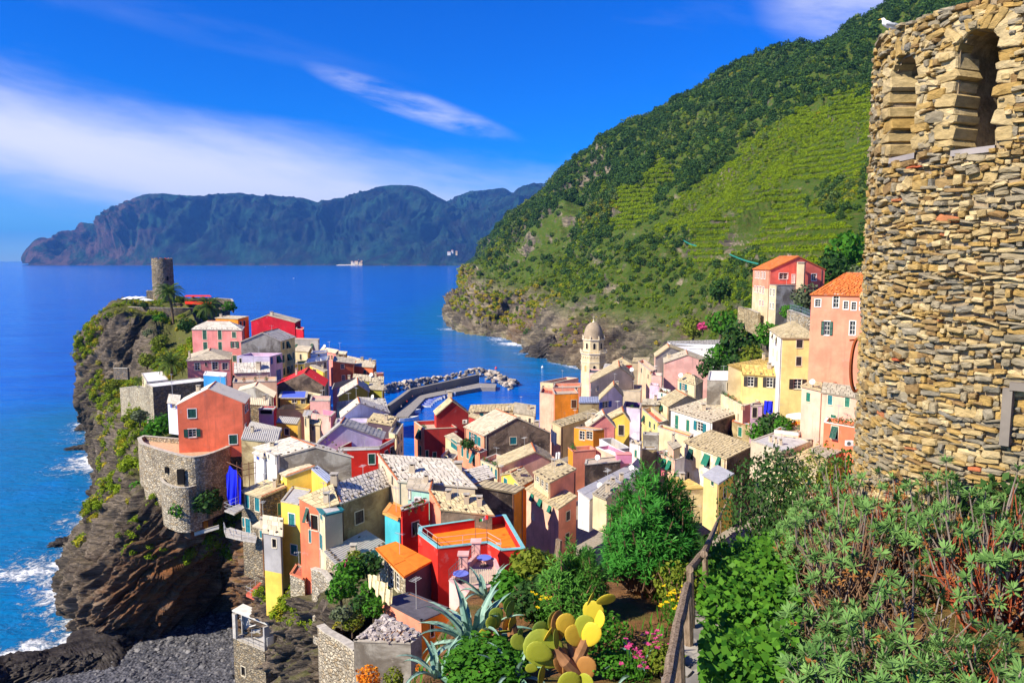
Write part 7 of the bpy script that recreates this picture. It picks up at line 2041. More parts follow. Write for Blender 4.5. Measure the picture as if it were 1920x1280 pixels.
for (x,y,d,r,m,lb) in ((655,1075,62,1.7,BUSHG,'bright green bush in the middle of the walled garden'),(690,1060,63,1.5,BUSHD,'dark bush at the top of the walled garden'),(640,1105,58,1.5,BUSHG,'green bush at the left edge of the walled garden'),(700,1115,58,1.5,BUSHG,'green bush under the drying sheets'),
       (675,1135,55,1.1,BUSHD,'low dark bush at the bottom of the walled garden'),(660,1165,52,.9,BUSHY,'small yellow green cypress-like shrub above the garden wall'),(640,1150,52,.9,OLIVEL,'small silver olive at the garden wall corner'),(700,1142,54,1.0,BUSHG,'low green hedge next to the ruin'),
       (668,1045,64,1.0,BUSHY,'reddish topped shrub beside the ribbed roof'),(300,800,121,2.7,BUSHG,'bright green vine arbour on the bastion terrace left of the coral house'),(284,812,121,1.7,BUSHG,'lower green bush at the bastion wall corner'),(262,780,134,1.8,OLIVEL,'grey green bush beside the pale cliff wall'),
       (390,940,104,2.6,BUSHD,'dark bush hanging under the lower round balcony'),(340,955,103,1.8,BUSHG,'light green bush below the lower round balcony'),(300,905,111,1.3,BUSHG,'green bush at the left of the lower round balcony'),(265,915,116,2.0,BUSHG,'green bushes on the cliff left of the bastion foot'),
       (270,572,262,1.6,BUSHD,'dark shrub under the terrace wall of the watch tower'),(300,600,252,3.0,BUSHG,'green shrub on the slope under the palm'),(350,610,235,3.2,BUSHD,'dark green shrub beside the tall salmon house'),(282,625,240,2.5,OLIVEL,'round silver bush on the dark rock face'),
       (300,640,228,3.2,BUSHY,'yellow flowering bush left of the tall salmon house'),(275,675,214,3.0,BUSHY,'golden bush over the dark rock face'),(210,725,205,2.8,BUSHY,'golden hanging bush on the outer cliff'),(430,575,248,2.6,BUSHG,'bright green bush behind the small orange house'),(745,808,118.5,1.2,BUSHG,'dark plants of the leafy roof garden, left clump') if False else (878,832,118,1.3,BUSHD,'plants of the leafy roof garden below the pale gabled roof')):
 p = at(x,y,d); tree('garden_bush',lb,p - Vector((0,0,r * .7)),r,r * .7,m,'bush',420,.2,None,'bush',.8)
o = tree('flowering_bush','pink flowering bush beside the ribbed roof',at(650,1058,64) - Vector((0,0,.4)),.55,.4,PINKF,'fl',300,.2,None,'bush')
ORF = leafmat('orange_flower',(.65,.16,.01),(.8,.35,.03),(.06,.14,.02),.25)
for (x,y,r,m,lb) in ((690,1268,.85,ORF,'orange flowering bush at the bottom edge under the ruin'),(740,1272,.8,BUSHY,'yellow and green bush at the bottom edge beside the orange flowers'),(790,1252,.45,ORF,'small orange potted flower by the ruin wall')):
 tree('flowering_bush',lb,at(x,y,43) - Vector((0,0,r)),r,r,m,'fl2',420,.16,None,'bush',.9)
PALML = leafmat('palm_leaf',(.06,.12,.02),(.17,.24,.05),(.30,.22,.08),.2)
def palm(label,base,trunk_h,r,n=34,lean=(0,0)):
 root = thing('palm_tree',label,'palm tree',base)
 mb = MB(); pts = [Vector((lean[0] * t * t,lean[1] * t * t,trunk_h * t)) for t in np.linspace(0,1,7)]
 mb.tube(pts,[r * .085,r * .075,r * .07,r * .07,r * .075,r * .09,r * .11],8); mb.build('trunk',flat('palm_bark',(.16,.11,.065),.95,.1,.3),root)
 fb = MB(); top = pts[-1]
 for i in range(n):
  a = i * 2.4 + random.uniform(-.2,.2); el = rad(80) * (1 - i / n) ** .9 - rad(25) * (i / n)
  L = r * random.uniform(.9,1.12); d = Vector((math.cos(a),math.sin(a),0)); s = Vector((-d.y,d.x,0))
  sp = []; p = top.copy(); e = el
  for k in range(9):
   sp.append(p.copy()); p = p + (d * math.cos(e) + Vector((0,0,math.sin(e)))) * (L / 8); e -= rad(13) * (.6 + k * .09)
  tn = random.random() * (.6 if i < n * .7 else 1)
  for k in range(8):
   w = r * .19 * math.sin(pi * min(1,(k + .8) / 8.5)) ** .7
   tan = (sp[k + 1] - sp[k]).normalized(); upv = s.cross(tan).normalized()
   for sg in (-1,1):
    for h in (.15,.65):
     b = sp[k].lerp(sp[k + 1],h); tip = b + s * sg * w + tan * w * .7 - upv * w * .35 * (1 if upv.z > 0 else -1)
     fb.face([b - tan * r * .012,b + tan * r * .03,tip],0,tn)
  fb.tube(sp,[r * .016] * 8 + [r * .004],3,0,.1)
 fb.build('crown',PALML,root)
 return root
palm('tall palm on the headland in front of the watch tower',at(326,618,252),12.4,5.6,42,(-1.2,.4))
palm('wide palm without visible trunk behind the tall salmon house',at(391,592,240),2.6,5.4,40)
palm('big bright palm beside the low dark red cottage',at(322,702,160),2.4,4.0,44)
palm('small palm on the terrace by the pale cliff wall',at(262,735,158),2.4,1.8,24)
def stone_pine():
 root = thing('stone_pine','umbrella pine standing alone on the skyline of the hill','pine tree',at(1607,66,840))
 mb = MB(); mb.tube([(0,0,-4),(.3,0,5),(0,0,9)],[.7,.5,.3],6)
 for a in range(5): mb.tube([(0,0,6),(math.cos(a * 1.26) * 5,math.sin(a * 1.26) * 5,10.5)],[.25,.1],4)
 mb.build('trunk',flat('bark',(.10,.075,.05),.9),root)
 V,Fq,t = leaf_cloud(900,.12,77,shell=.3,lumps=9); V = V * np.array([9.5,9.5,2.6]) + np.array([0,0,12])
 link('crown',np_mesh('crown',V,Fq,BUSHD,t),root)
stone_pine()
POLEM = flat('grey_pole',(.34,.32,.28),.8)
for x,y0,y1,d,lb in ((1515,290,238,560,'tall grey utility pole standing on the bright terraces'),(1504,205,176,690,'short utility pole at the upper edge of the terraces'),(1351,192,172,900,'far utility pole on the wooded ridge'),(1167,262,248,1010,'tiny pole on the skyline of the ridge')):
 b,t = at(x,y0,d),at(x,y1,d); root = thing('utility_pole',lb,'pole',b)
 mb = MB(); mb.tube([(0,0,-3),(0,0,t.z - b.z)],d / 2400,5); mb.build('pole',POLEM,root)
 m2 = MB(); m2.box((0,0,(t.z - b.z) * .95),(d / 200,d / 2000,d / 2000)); m2.build('crossarm',POLEM,root)
for x,y,d,lb in ((1574,201,600,'tiny pink hut on the upper terraces'),):
 root = thing('hut',lb,'hut',at(x,y + 4,d)); mb = MB(); mb.box((0,0,1.5),(8,5,4)); mb.build('wall',plaster(C['rose']),root); m2 = MB(); m2.box((0,0,3.7),(8.6,5.6,.5)); m2.build('roof',wallmat('rose'),root)
NET = flat('green_net',(.01,.17,.13),.8)
for a,b,d,lb in (((1368,478),(1422,496),300,'green garden netting along the terrace above the lone pink house'),((1282,452),(1306,462),350,'turquoise netting on the round stone terrace of the hillside')):
 A,B = at(*a,d),at(*b,d * .97); root = thing('garden_net',lb,'net',A); mb = MB(); q = B - A
 for k in range(8):
  p,r = q * (k / 8),q * ((k + 1) / 8); s0,s1 = Vector((0,0,-.4 * math.sin(k * pi / 8))),Vector((0,0,-.4 * math.sin((k + 1) * pi / 8)))
  mb.face([p + s0,r + s1,r + s1 + Vector((0,.4,.6)),p + s0 + Vector((0,.4,.6))])
 mb.build('netting',NET,root)
# ================================================================== people
def person_mesh(seated=False):
 bm = bmesh.new(); J = {}
 def v(n,p): J[n] = bm.verts.new(p)
 if not seated: pts = dict(pel=(0,0,.95),sp=(0,.01,1.2),ch=(0,0,1.38),nk=(0,0,1.52),hd=(0,-.02,1.66),tp=(0,-.01,1.75),hl=(-.1,0,.9),kl=(-.11,-.02,.5),fl=(-.12,0,.07),tl=(-.13,-.16,.04),hr=(.1,0,.9),kr=(.11,.02,.5),fr=(.12,.05,.07),tr=(.13,-.1,.04),sl=(-.19,0,1.42),el=(-.25,.03,1.14),wl=(-.24,-.08,.9),gl=(-.23,-.11,.81),sr=(.19,0,1.42),er=(.25,.02,1.14),wr=(.23,-.12,.93),gr=(.22,-.15,.85))
 else: pts = dict(pel=(0,0,.5),sp=(0,.04,.75),ch=(0,.04,.95),nk=(0,.02,1.08),hd=(0,-.01,1.22),tp=(0,0,1.31),hl=(-.1,-.03,.49),kl=(-.13,-.42,.5),fl=(-.13,-.42,.08),tl=(-.14,-.57,.04),hr=(.1,-.03,.49),kr=(.13,-.42,.5),fr=(.13,-.4,.08),tr=(.14,-.55,.04),sl=(-.19,.03,.98),el=(-.25,-.06,.72),wl=(-.16,-.26,.62),gl=(-.12,-.33,.6),sr=(.19,.03,.98),er=(.25,-.06,.72),wr=(.16,-.26,.62),gr=(.12,-.33,.6))
 R_ = dict(pel=.14,sp=.13,ch=.15,nk=.055,hd=.095,tp=.06,hl=.085,kl=.06,fl=.045,tl=.04,hr=.085,kr=.06,fr=.045,tr=.04,sl=.06,el=.045,wl=.033,gl=.035,sr=.06,er=.045,wr=.033,gr=.035)
 for k in pts: v(k,pts[k])
 for a,b in ('pel sp','sp ch','ch nk','nk hd','hd tp','pel hl','hl kl','kl fl','fl tl','pel hr','hr kr','kr fr','fr tr','ch sl','sl el','el wl','wl gl','ch sr','sr er','er wr','wr gr') if False else [s.split() for s in ('pel sp','sp ch','ch nk','nk hd','hd tp','pel hl','hl kl','kl fl','fl tl','pel hr','hr kr','kr fr','fr tr','ch sl','sl el','el wl','wl gl','ch sr','sr er','er wr','wr gr')]:
  bm.edges.new((J[a],J[b]))
 me = bpy.data.meshes.new('tmp'); bm.verts.index_update(); order = list(pts); bm.to_mesh(me); bm.free()
 o = link('tmp',me); sk = o.modifiers.new('s','SKIN')
 for i,k in enumerate(order):
  s = o.data.skin_vertices[0].data[i]; s.radius = (R_[k],R_[k] * (.75 if k in ('sp','ch','pel') else 1)); s.use_root = (k == 'pel')
 o.modifiers.new('d','SUBSURF').levels = 1
 dg = bpy.context.evaluated_depsgraph_get(); dg.update(); m = bpy.data.meshes.new_from_object(o.evaluated_get(dg)); bpy.data.objects.remove(o); m.name = 'person'
 skin = flat('skin',(.55,.30,.20),.6); hair = flat('dark_hair',(.05,.03,.02),.7)
 m.materials.clear(); [m.materials.append(x) for x in (skin,skin,skin,hair)]
 zs,zh,zn = (.48,.93,1.10) if seated else (.92,1.32,1.5)
 for p in m.polygons:
  c = p.center; p.use_smooth = True; head = c.z > zn + (.0)
  p.material_index = 3 if (head and (c.y > .02 or c.z > zn + .18)) else (0 if head or (abs(c.x) > .2 and c.z < zh - .15) else (1 if c.z > zs + .05 else (2 if c.z > .1 or not seated else 0)))
 return m
_pm = {s: person_mesh(s) for s in (False,True)}
CL = [flat(n,c,.8,.1) for n,c in (('white_shirt',(.75,.75,.73)),('red_shirt',(.62,.04,.03)),('blue_shirt',(.05,.12,.42)),('dark_trousers',(.03,.03,.05)),('khaki_trousers',(.32,.25,.15)),('pink_shirt',(.72,.25,.28)))]
_pv = {}
def person(label,loc,rz,top,bot,seated=False,group=None):
 k = (seated,top,bot)
 if k not in _pv:
  m = _pm[seated].copy(); m.materials[1] = CL[top]; m.materials[2] = CL[bot]; _pv[k] = m
 o = link('person',_pv[k],None,loc); o.rotation_euler.z = rz
 return tag(o,label,'person',group)
person('seated person in a white shirt on the lower round balcony, left of the pair',Z_('c',655,1085,BZ2 - .7),.3,0,4,True)
person('seated person in white and pink on the lower round balcony, right of the pair',Z_('c',692,1082,BZ2 - .7),-.3,5,3,True)
for i in range(9):
 a = i / 9 * 2 * pi; person('visitor in a reddish top on the platform of the round watch tower',CASTLE_C + Vector((math.cos(a) * 2.3,math.sin(a) * 2.3,CASTLE_H - 1.38)),a + 1.6,(1,5,1)[i % 3],3,False,'visitors on the watch tower')
for x,y,c,b,lb in ((435,408,0,3,'person in white walking midway along the breakwater quay'),(565,380,2,3,'person in blue beside the breakwater sea wall'),(995,312,0,4,'person in white at the breakwater head'),(1048,310,1,3,'person in red at the breakwater head'),(300,500,1,3,'person in red at the root of the breakwater'),(250,545,0,3,'person in white on the ramp to the breakwater'),(350,455,5,4,'person in pink on the near stretch of the quay'),(640,395,3,3,'person in dark clothes near the covered boats')):
 person(lb,Z_('h',x,y + 10,1.72),random.uniform(0,6),c,b)
# ================================================================== the garden slope in the foreground
def garden_z(x,y):
 x = np.asarray(x,float); y = np.asarray(y,float)
 z = 55.5 - 0.17 * (y - 6) - 0.27 * np.clip(y - 13,0,40) + 0.30 * np.clip(x - 3.6 - np.clip(y - 9,0,20) * .25,0,14) - 0.10 * np.clip(2.0 - x,0,8)
 edge = 21 + np.clip(x,-4,26) * 0.75
 z = z - np.clip(y - edge,0,40) * 0.95 - np.clip((-1.15 + 0.07 * (y - 8)) - x,0,30) * 1.5
 return np.maximum(z,town_z(x,y) - 0.7)
def gz(x,y): return float(garden_z(x,y))
def gat(px,py,d):
 """ground point under a picture column at distance d"""
 if d < 16.5 and py > 1050:
  p = gpt(px,py); return Vector((p.x,p.y,gz(p.x,p.y)))
 r = ray(px,py); x = r.x / r.y * d
 return Vector((x,d,gz(x,d)))
def gpt(px,py,h=0.0):
 """where a line of sight comes within h of the garden ground"""
 r = ray(px,py); a = 1.5
 for i in range(900):
  d = 1.5 + i * .05; p = CAM + r * (d / r.y)
  if p.z - gz(p.x,p.y) < h: break
 return p
def build_garden():
 X,Y = np.meshgrid(np.linspace(-30,62,240),np.linspace(1.5,66,220),indexing='ij')
 G = np.stack([X,Y,garden_z(X,Y)],-1); G[...,2] += fbm(G * .5,4,3) * .12
 n = NT('garden_soil'); p = n.pos()
 c = n.mix(n.ramp(n.noise(p,1.2,6,.7),.35,.65),(.10,.05,.022),(.26,.13,.05))
 c = n.mix(n.ramp(n.noise(p,9,4,.7),.55,.75,0,.7),c,(.34,.22,.11))
 c = n.mix(n.ramp(n.noise(p,.5,4,.6),.50,.62,0,.7),c,(.06,.085,.02))
 n.bump(n.noise(p,7,6,.75),.9,.08)
 tag(grid_obj('garden_slope',G,n.done(c,.95,.1)),None,None,None,'structure')
build_garden()
# ---- the ruined stone tower
TD,TPHI,TR = 14.3,rad(36.4),2.74
TC = Vector((math.sin(TPHI) * TD,math.cos(TPHI) * TD,0))
STONES = []
for nm,c in (('ochre',(.40,.26,.085)),('tan',(.46,.34,.16)),('grey',(.30,.26,.185)),('buff',(.56,.44,.24)),('brown',(.25,.155,.065)),('slate',(.20,.185,.15)),('brick',(.48,.12,.05))):
 n = NT('stone_' + nm); p = n.pos((1,1,2.2))
 k = n.mix(n.ramp(n.noise(p,6,6,.7),.3,.7),scl(c,.62),scl(c,1.25)); k = n.mix(n.ramp(n.noise(p,16,4,.7),.55,.75,0,.5),k,scl(c,.35))
 k = n.mix(n.ramp(n.attr('tint'),0,1,0,.35),k,(.40,.30,.14)); n.bump(n.noise(p,18,6,.75),.8,.03); STONES.append(n.done(k,.95,.12))
def stone_tower():
 root = thing('stone_tower','ruined rubble stone tower with two arched openings at the edge of the path','tower',(TC.x,TC.y,53.0))
 base_z = 53.0
 a_cam = math.atan2(-TC.y,-TC.x)
 def th(px,py):
  r = ray(px,py); d = Vector((r.x,r.y)); o = Vector((-TC.x,-TC.y)); A = d.dot(d); B = 2 * o.dot(d); Cc = o.dot(o) - TR * TR
  disc = B * B - 4 * A * Cc; t = (-B - math.sqrt(max(disc,0))) / (2 * A); q = o + d * t
  return math.atan2(q.y,q.x),EYE + r.z * t - base_z
 def rel(a):
  return (a - a_cam + pi) % (2 * pi) - pi
 ops = []
 for (x0,x1,yt,yb) in ((1668,1716,110,296),(1784,1866,62,282)):
  a0,z0 = th(x0,yb); a1,z1 = th(x1,yb); zt = th((x0 + x1) / 2,yt)[1]
  r0,r1 = sorted((rel(a0),rel(a1))); ops.append((r0,r1,(z0 + z1) / 2,zt - (r1 - r0) * TR / 2 * .9))
 tops = sorted((rel(th(x,y)[0]),th(x,y)[1]) for x,y in ((1652,78),(1663,62),(1720,36),(1785,12),(1825,0)))
 def ztop(r):
  return float(np.interp(-r,[-t[0] for t in reversed(tops)],[t[1] for t in reversed(tops)]))
 def inside(r,z,m=0.0):
  for r0,r1,zs,zp in ops:
   if r0 - m / TR < r < r1 + m / TR and z > zs - m:
    u = (r - (r0 + r1) / 2) * TR; w = (r1 - r0) * TR / 2 + m
    if z < zp or (z - zp) ** 2 + u * u < w * w: return True
  return False
 P = lambda r,rad_,z: Vector((math.cos(r + a_cam) * rad_,math.sin(r + a_cam) * rad_,z))
 mort = NT('lime_mortar'); p = mort.pos(); c = mort.mix(mort.ramp(mort.noise(p,5,6,.7),.35,.65),(.20,.155,.10),(.40,.31,.20)); mort.bump(mort.noise(p,14,5,.7),.8,.04); mort = mort.done(c,.95,.1)
 core = MB(); nr,dz = 170,.07
 zmax = max(t[1] for t in tops) + .2
 RR = np.linspace(-2.3,2.3,nr); ZZ = np.arange(0,zmax,dz)
 for i in range(nr - 1):
  r0,r1 = RR[i],RR[i + 1]; rc = (r0 + r1) / 2; zt = ztop(rc) - .06
  for z in ZZ:
   if z > zt: break
   z1 = min(z + dz,zt)
   if not inside(rc,z + dz / 2): core.face([P(r0,TR - .025,z),P(r1,TR - .025,z),P(r1,TR - .025,z1),P(r0,TR - .025,z1)])
  core.face([P(r0,TR - .025,zt),P(r1,TR - .025,zt),P(r1,TR - 1.0,zt),P(r0,TR - 1.0,zt)])
 for r0,r1,zs,zp in ops:
  mid,w = (r0 + r1) / 2,(r1 - r0) * TR / 2
  out = [(r0,zs),(r0,zp)] + [(mid - math.cos(t) * w / TR,zp + math.sin(t) * w) for t in np.linspace(.2,pi - .2,9)] + [(r1,zp),(r1,zs)]
  for (ra,za),(rb,zb) in zip(out,out[1:] + out[:1]):
   for k in range(5):
    d0,d1 = TR - .02 - k * .18,TR - .02 - (k + 1) * .18
    core.face([P(ra,d0,za),P(rb,d0,zb),P(rb,d1,zb),P(ra,d1,za)])
 for i in range(nr - 1):
  r0,r1 = RR[i],RR[i + 1]; rc = (r0 + r1) / 2
  for z in np.arange(0,zmax,.35):
   if z > ztop(rc): break
   if not inside(rc,z + .17,.05): core.face([P(r0,TR - .92,z),P(r0,TR - .92,z + .35),P(r1,TR - .92,z + .35),P(r1,TR - .92,z)])
 core.build('mortar_core',mort,root)
 lid = MB(); lid.face([P(r,TR - .5,ztop(r) - .25) for r in np.linspace(-2.3,2.3,40)]); lid.build('sun_blocking_lid',mort,root)  # unseen lid added to keep sunlight out, so the openings look dark
 bk = MB()
 for r0,r1 in zip(np.linspace(2.3,2 * pi - 2.3,12),np.linspace(2.3,2 * pi - 2.3,12)[1:]): bk.face([P(r0,TR,0),P(r1,TR,0),P(r1,TR,zmax),P(r0,TR,zmax)])
 bk.build('rear_wall',mort,root)
 for r0,r1,zs,zp in ops:
  s = MB(); m = (r0 + r1) / 2
  s.face([P(r0,TR + .02,zs + .03),P(r1,TR + .02,zs + .03),P(r1,TR - .9,zs + .10),P(r0,TR - .9,zs + .10)]); s.face([P(r0,TR + .02,zs + .03),P(r1,TR + .02,zs + .03),P(r1,TR + .02,zs - .05),P(r0,TR + .02,zs - .05)])
  s.build('sill',flat('grey_sill',(.30,.27,.26),.9),root)
 big,small = [],[]
 def stone(r,z,w,h,proud,big_=False,mat=None,tilt=None,dep=.12):
  n = P(r,1,0); s = Vector((-n.y,n.x,0)); c = P(r,TR,z); t = random.gauss(0,.13) if tilt is None else tilt
  k = 8; pts = []
  for i in range(k):
   a = 2 * pi * (i + .5) / k; e = abs(math.cos(a)) ** .32 * (1 if math.cos(a) > 0 else -1),abs(math.sin(a)) ** .32 * (1 if math.sin(a) > 0 else -1)
   pts.append((e[0] * w / 2 * random.uniform(.86,1.12),e[1] * h / 2 * random.uniform(.84,1.12)))
  rot = lambda u,v: (u * math.cos(t) - v * math.sin(t),u * math.sin(t) + v * math.cos(t))
  f = []
  for d,kk in ((-dep,1.0),(proud * .7,1.0),(proud,.90)):
   f.append([c + s * rot(u * kk,v * kk)[0] + Vector((0,0,rot(u * kk,v * kk)[1])) + n * (d + (random.uniform(-.012,.012) if d > 0 else 0)) for u,v in pts])
  tn = random.random(); ctr = sum(f[2],Vector()) / k + n * random.uniform(0,.02)
  m = mat if mat is not None else random.choices(range(7),(20,20,24,13,11,11,.8))[0]
  (big if True else small).append((w * h * max(.15,math.cos(r)),f,ctr,m,tn))
 z = .35
 while z < zmax:
  h = random.choice((.035,.045,.055,.065,.08,.10)) if random.random() < .9 else .15
  r = -2.15
  while r < 2.15:
   w = random.choice((.07,.09,.12,.16,.2,.27)) * random.uniform(.8,1.2)
   rc,hh = r + w / TR / 2,h * random.uniform(.78,1.12); zc = z + h / 2 + random.uniform(-.035,.035)
   if zc + hh * .3 < ztop(rc) and not inside(rc,zc,w * .38) and not (rc < -1.5 and False):
    if h > .12 and random.random() < .22:
     stone(rc,zc - h / 4,w * 1.04,hh * .5,random.uniform(.0,.06)); stone(rc,zc + h / 4,w * 1.04,hh * .5,random.uniform(.0,.07))
    else: stone(rc,zc,w * 1.04,hh,random.uniform(.0,.09))
   r += (w + .012) / TR
  z += h * .97
 for r0,r1,zs,zp in ops:
  mid,w = (r0 + r1) / 2,(r1 - r0) * TR / 2
  for t in np.linspace(.1,pi - .1,11): stone(mid - math.cos(t) * (w + .14) / TR,zp + math.sin(t) * (w + .14),.30,.12,random.uniform(.03,.08),mat=random.choice((0,1,3)),tilt=pi - t if False else t * -1 + pi,dep=.25)
  for s in (-1,1):
   zz = zs + .08
   while zz < zp:
    h = random.uniform(.1,.22); stone(mid + s * (w + .10) / TR,zz + h / 2,random.uniform(.22,.36),h * .95,random.uniform(.02,.07),mat=random.choice((0,1,3,3)),dep=.4); zz += h
 big.sort(key=lambda q: -q[0])
 def put(mb,q):
  _,f,ctr,m,tn = q; k = 8
  for a,b in ((0,1),(1,2)):
   for i in range(k): mb.face([f[a][i],f[a][(i + 1) % k],f[b][(i + 1) % k],f[b][i]],m,tn)
  for i in range(k): mb.face([f[2][i],f[2][(i + 1) % k],ctr],m,tn)
 for q in big[:300]:
  mb = MB(); put(mb,(q[0],q[1],q[2],0,q[4])); mb.build('stone',STONES[q[3]],root)
 mb = MB()
 for q in big[300:]: put(mb,q)
 tag(mb.build('rubble_stones',STONES,root),None,None,None,'stuff')
 fr = MB(); a,zf = th(1890,800)
 r = rel(a)
 for dr,zz,w,h in ((0,zf + .15,.11,.75),(.11,zf + .56,.6,.10),(.22,zf + .15,.11,.75)):
  n = P(r + dr,1,0); fr.box(P(r + dr,TR + .08,zz),(.16,w,h),0,Matrix.Rotation(math.atan2(n.y,n.x),3,'Z'))
 fr.build('window_frame',flat('grey_frame',(.20,.175,.15),.9),root)
 a,zr = th(1612,682); r = rel(a)
 return root,P,ztop,rel,th
TW = stone_tower()
def hoop():
 t,b = at(1604,634,13.0),at(1608,734,13.0); c = (t + b) / 2; h = (t - b).length / 2
 root = thing('iron_hoop','rusty iron hoop hanging from the edge of the stone tower','iron hoop',c); RUST = flat('rust',(.30,.075,.025),.85,.2,.4)
 mb = MB(); n = 28; w = .13; ax = Vector((.95,.3,0)).normalized()
 for dz in (0,.035): mb.tube([ax * math.cos(2 * pi * i / n) * w + Vector((dz,dz,math.sin(2 * pi * i / n) * h)) for i in range(n + 1)],.022,6,cap=False)
 mb.build('hoop',RUST,root); m2 = MB(); m2.tube([(-.14,0,h * .92),(.35,.12,h * 1.0)],.016,6); m2.build('hook',RUST,root)
hoop()
def gull():
 p = at(1667,66,12.6); root = thing('seagull','white gull with grey wings standing on top of the stone tower','bird',p); root.rotation_euler.z = 2.9; k = .75; root.scale = (k,k,k)
 bm = bmesh.new(); J = [bm.verts.new(q) for q in ((-.20,0,.14),(-.08,0,.17),(.06,0,.20),(.11,0,.28),(.13,0,.345),(.175,0,.345))]
 for a,b in zip(J,J[1:]): bm.edges.new((a,b))
 me = bpy.data.meshes.new('tmp'); bm.to_mesh(me); bm.free(); o = link('tmp',me); o.modifiers.new('s','SKIN')
 for v,r in zip(o.data.skin_vertices[0].data,(.03,.075,.08,.045,.042,.02)): v.radius = (r,r)
 o.data.skin_vertices[0].data[2].use_root = True; o.modifiers.new('d','SUBSURF').levels = 2
 dg = bpy.context.evaluated_depsgraph_get(); m = bpy.data.meshes.new_from_object(o.evaluated_get(dg)); bpy.data.objects.remove(o); m.materials.clear(); m.materials.append(flat('white_feathers',(.80,.80,.78),.7));
 for q in m.polygons: q.use_smooth = True
 link('body',m,root)
 b = MB(); b.tube([(.17,0,.345),(.235,0,.33)],[.014,.005],6); b.build('beak',flat('yellow_beak',(.75,.45,.03),.5),root)
 for s in (-1,1):
  w = MB(); w.tube([(.08,s * .065,.22),(-.08,s * .075,.19),(-.30,s * .03,.15)],[.03,.045,.006],6); w.build('wing',flat('grey_feathers',(.32,.34,.37),.7),root)
  l = MB(); l.tube([(0,s * .03,.13),(.01,s * .03,0)],.008,5); l.build('leg',flat('yellow_beak',(.75,.45,.03),.5),root)
  e = MB(); e.lathe([(0,-.008),(.008,0),(0,.008)],6,(.15,s * .036,.352)); e.build('eye',DARKIN,root)
gull()
# ---- the wooden handrail and posts
WOODM = NT('grey_timber'); _p = WOODM.pos((6,6,1)); _c = WOODM.mix(WOODM.ramp(WOODM.noise(_p,5,6,.7),.35,.65),(.11,.075,.045),(.32,.24,.17)); WOODM.bump(WOODM.noise(_p,9,5,.7),.6,.02); WOODM = WOODM.done(_c,.9,.15)
def handrail():
 top = [gpt(1391,890,.95),gpt(1352,962,.95),gpt(1322,1032,.95),gpt(1294,1066,.95)]; low = [gpt(1289,1098,.9),gpt(1272,1170,.9),gpt(1250,1290,.9)]
 root = thing('handrail','rustic grey timber handrail along the garden path','handrail',gat(1300,1100,13))
 L = root.location
 for a,r in ((top,.055),(low,.062)):
  for p,q in zip(a,a[1:]):
   mb = MB(); n = 5; e = q - p
   mb.tube([p.lerp(q,-0.02 + 1.04 * i / n) - L + Vector((random.uniform(-.005,.005),0,random.uniform(-.005,.005))) for i in range(n + 1)],[r * random.uniform(.9,1.08) for _ in range(n + 1)],9); mb.build('rail',WOODM,root)
 for p,r in ((top[0],.05),(top[1],.05),(top[2],.05),(top[3],.055),(low[0],.065),(low[1],.065),(low[2],.07)):
  mb = MB(); g = gz(p.x,p.y) - .3; mb.tube([Vector((p.x + .05,p.y,g)) - L,Vector((p.x + .03,p.y,(g + p.z) / 2)) - L,Vector((p.x,p.y,p.z - .04)) - L],[r,r * .95,r * .9],8); mb.build('post',WOODM,root)
handrail()
for (x,yt,yb,d,lb) in ((1050,1012,1092,15.5,'weathered timber post in front of the left oleander'),(1046,1010,1088,15.9,'second timber post leaning against the first by the left oleander'),(1034,1126,1175,11.5,'short grey stake behind the prickly pear'),(1150,1098,1180,13,'dark stake standing in the bare soil')):
 a,b = at(x,yt,d),at(x - 6,yb,d); root = thing('timber_post',lb,'post',b); mb = MB(); mb.tube([(0,0,-.4),(a - b) * .5,a - b],[.055,.05,.045],8); mb.build('post',WOODM,root)
def path():
 root = None; n = 0
 STEP = [flat('step_' + k,c,.9,.15,.25) for k,c in (('grey',(.22,.205,.19)),('pale',(.33,.305,.27)))]
 pts = crom([tuple(gpt(*q)) for q in ((1352,1082),(1345,1120),(1325,1175),(1305,1230),(1288,1290),(1270,1360))],26)
 root = thing('stone_path','narrow path of grey flat stones beside the timber handrail','path',Vector(pts[0]) - Vector((0,0,.2)))
 for i,p in enumerate(pts):
  p = Vector(p); p.z = gz(p.x,p.y) + .05
  for s in (-.13,.15):
   mb = MB(); k = 7; w = .17; tp = [Vector((math.cos(2 * pi * j / k) * w * random.uniform(.85,1.1),math.sin(2 * pi * j / k) * w * .9 * random.uniform(.85,1.1),.06)) for j in range(k)]
   mb.face(tp); [mb.face([tp[j],tp[(j + 1) % k],tp[(j + 1) % k] - Vector((0,0,.2)),tp[j] - Vector((0,0,.2))]) for j in range(k)]
   o = mb.build('stone',random.choice(STEP),root); o.location = p + Vector((s,random.uniform(-.06,.06),random.uniform(-.02,.02) - .02)) - root.location
 root['kind'] = 'structure'; del root['category']
path()
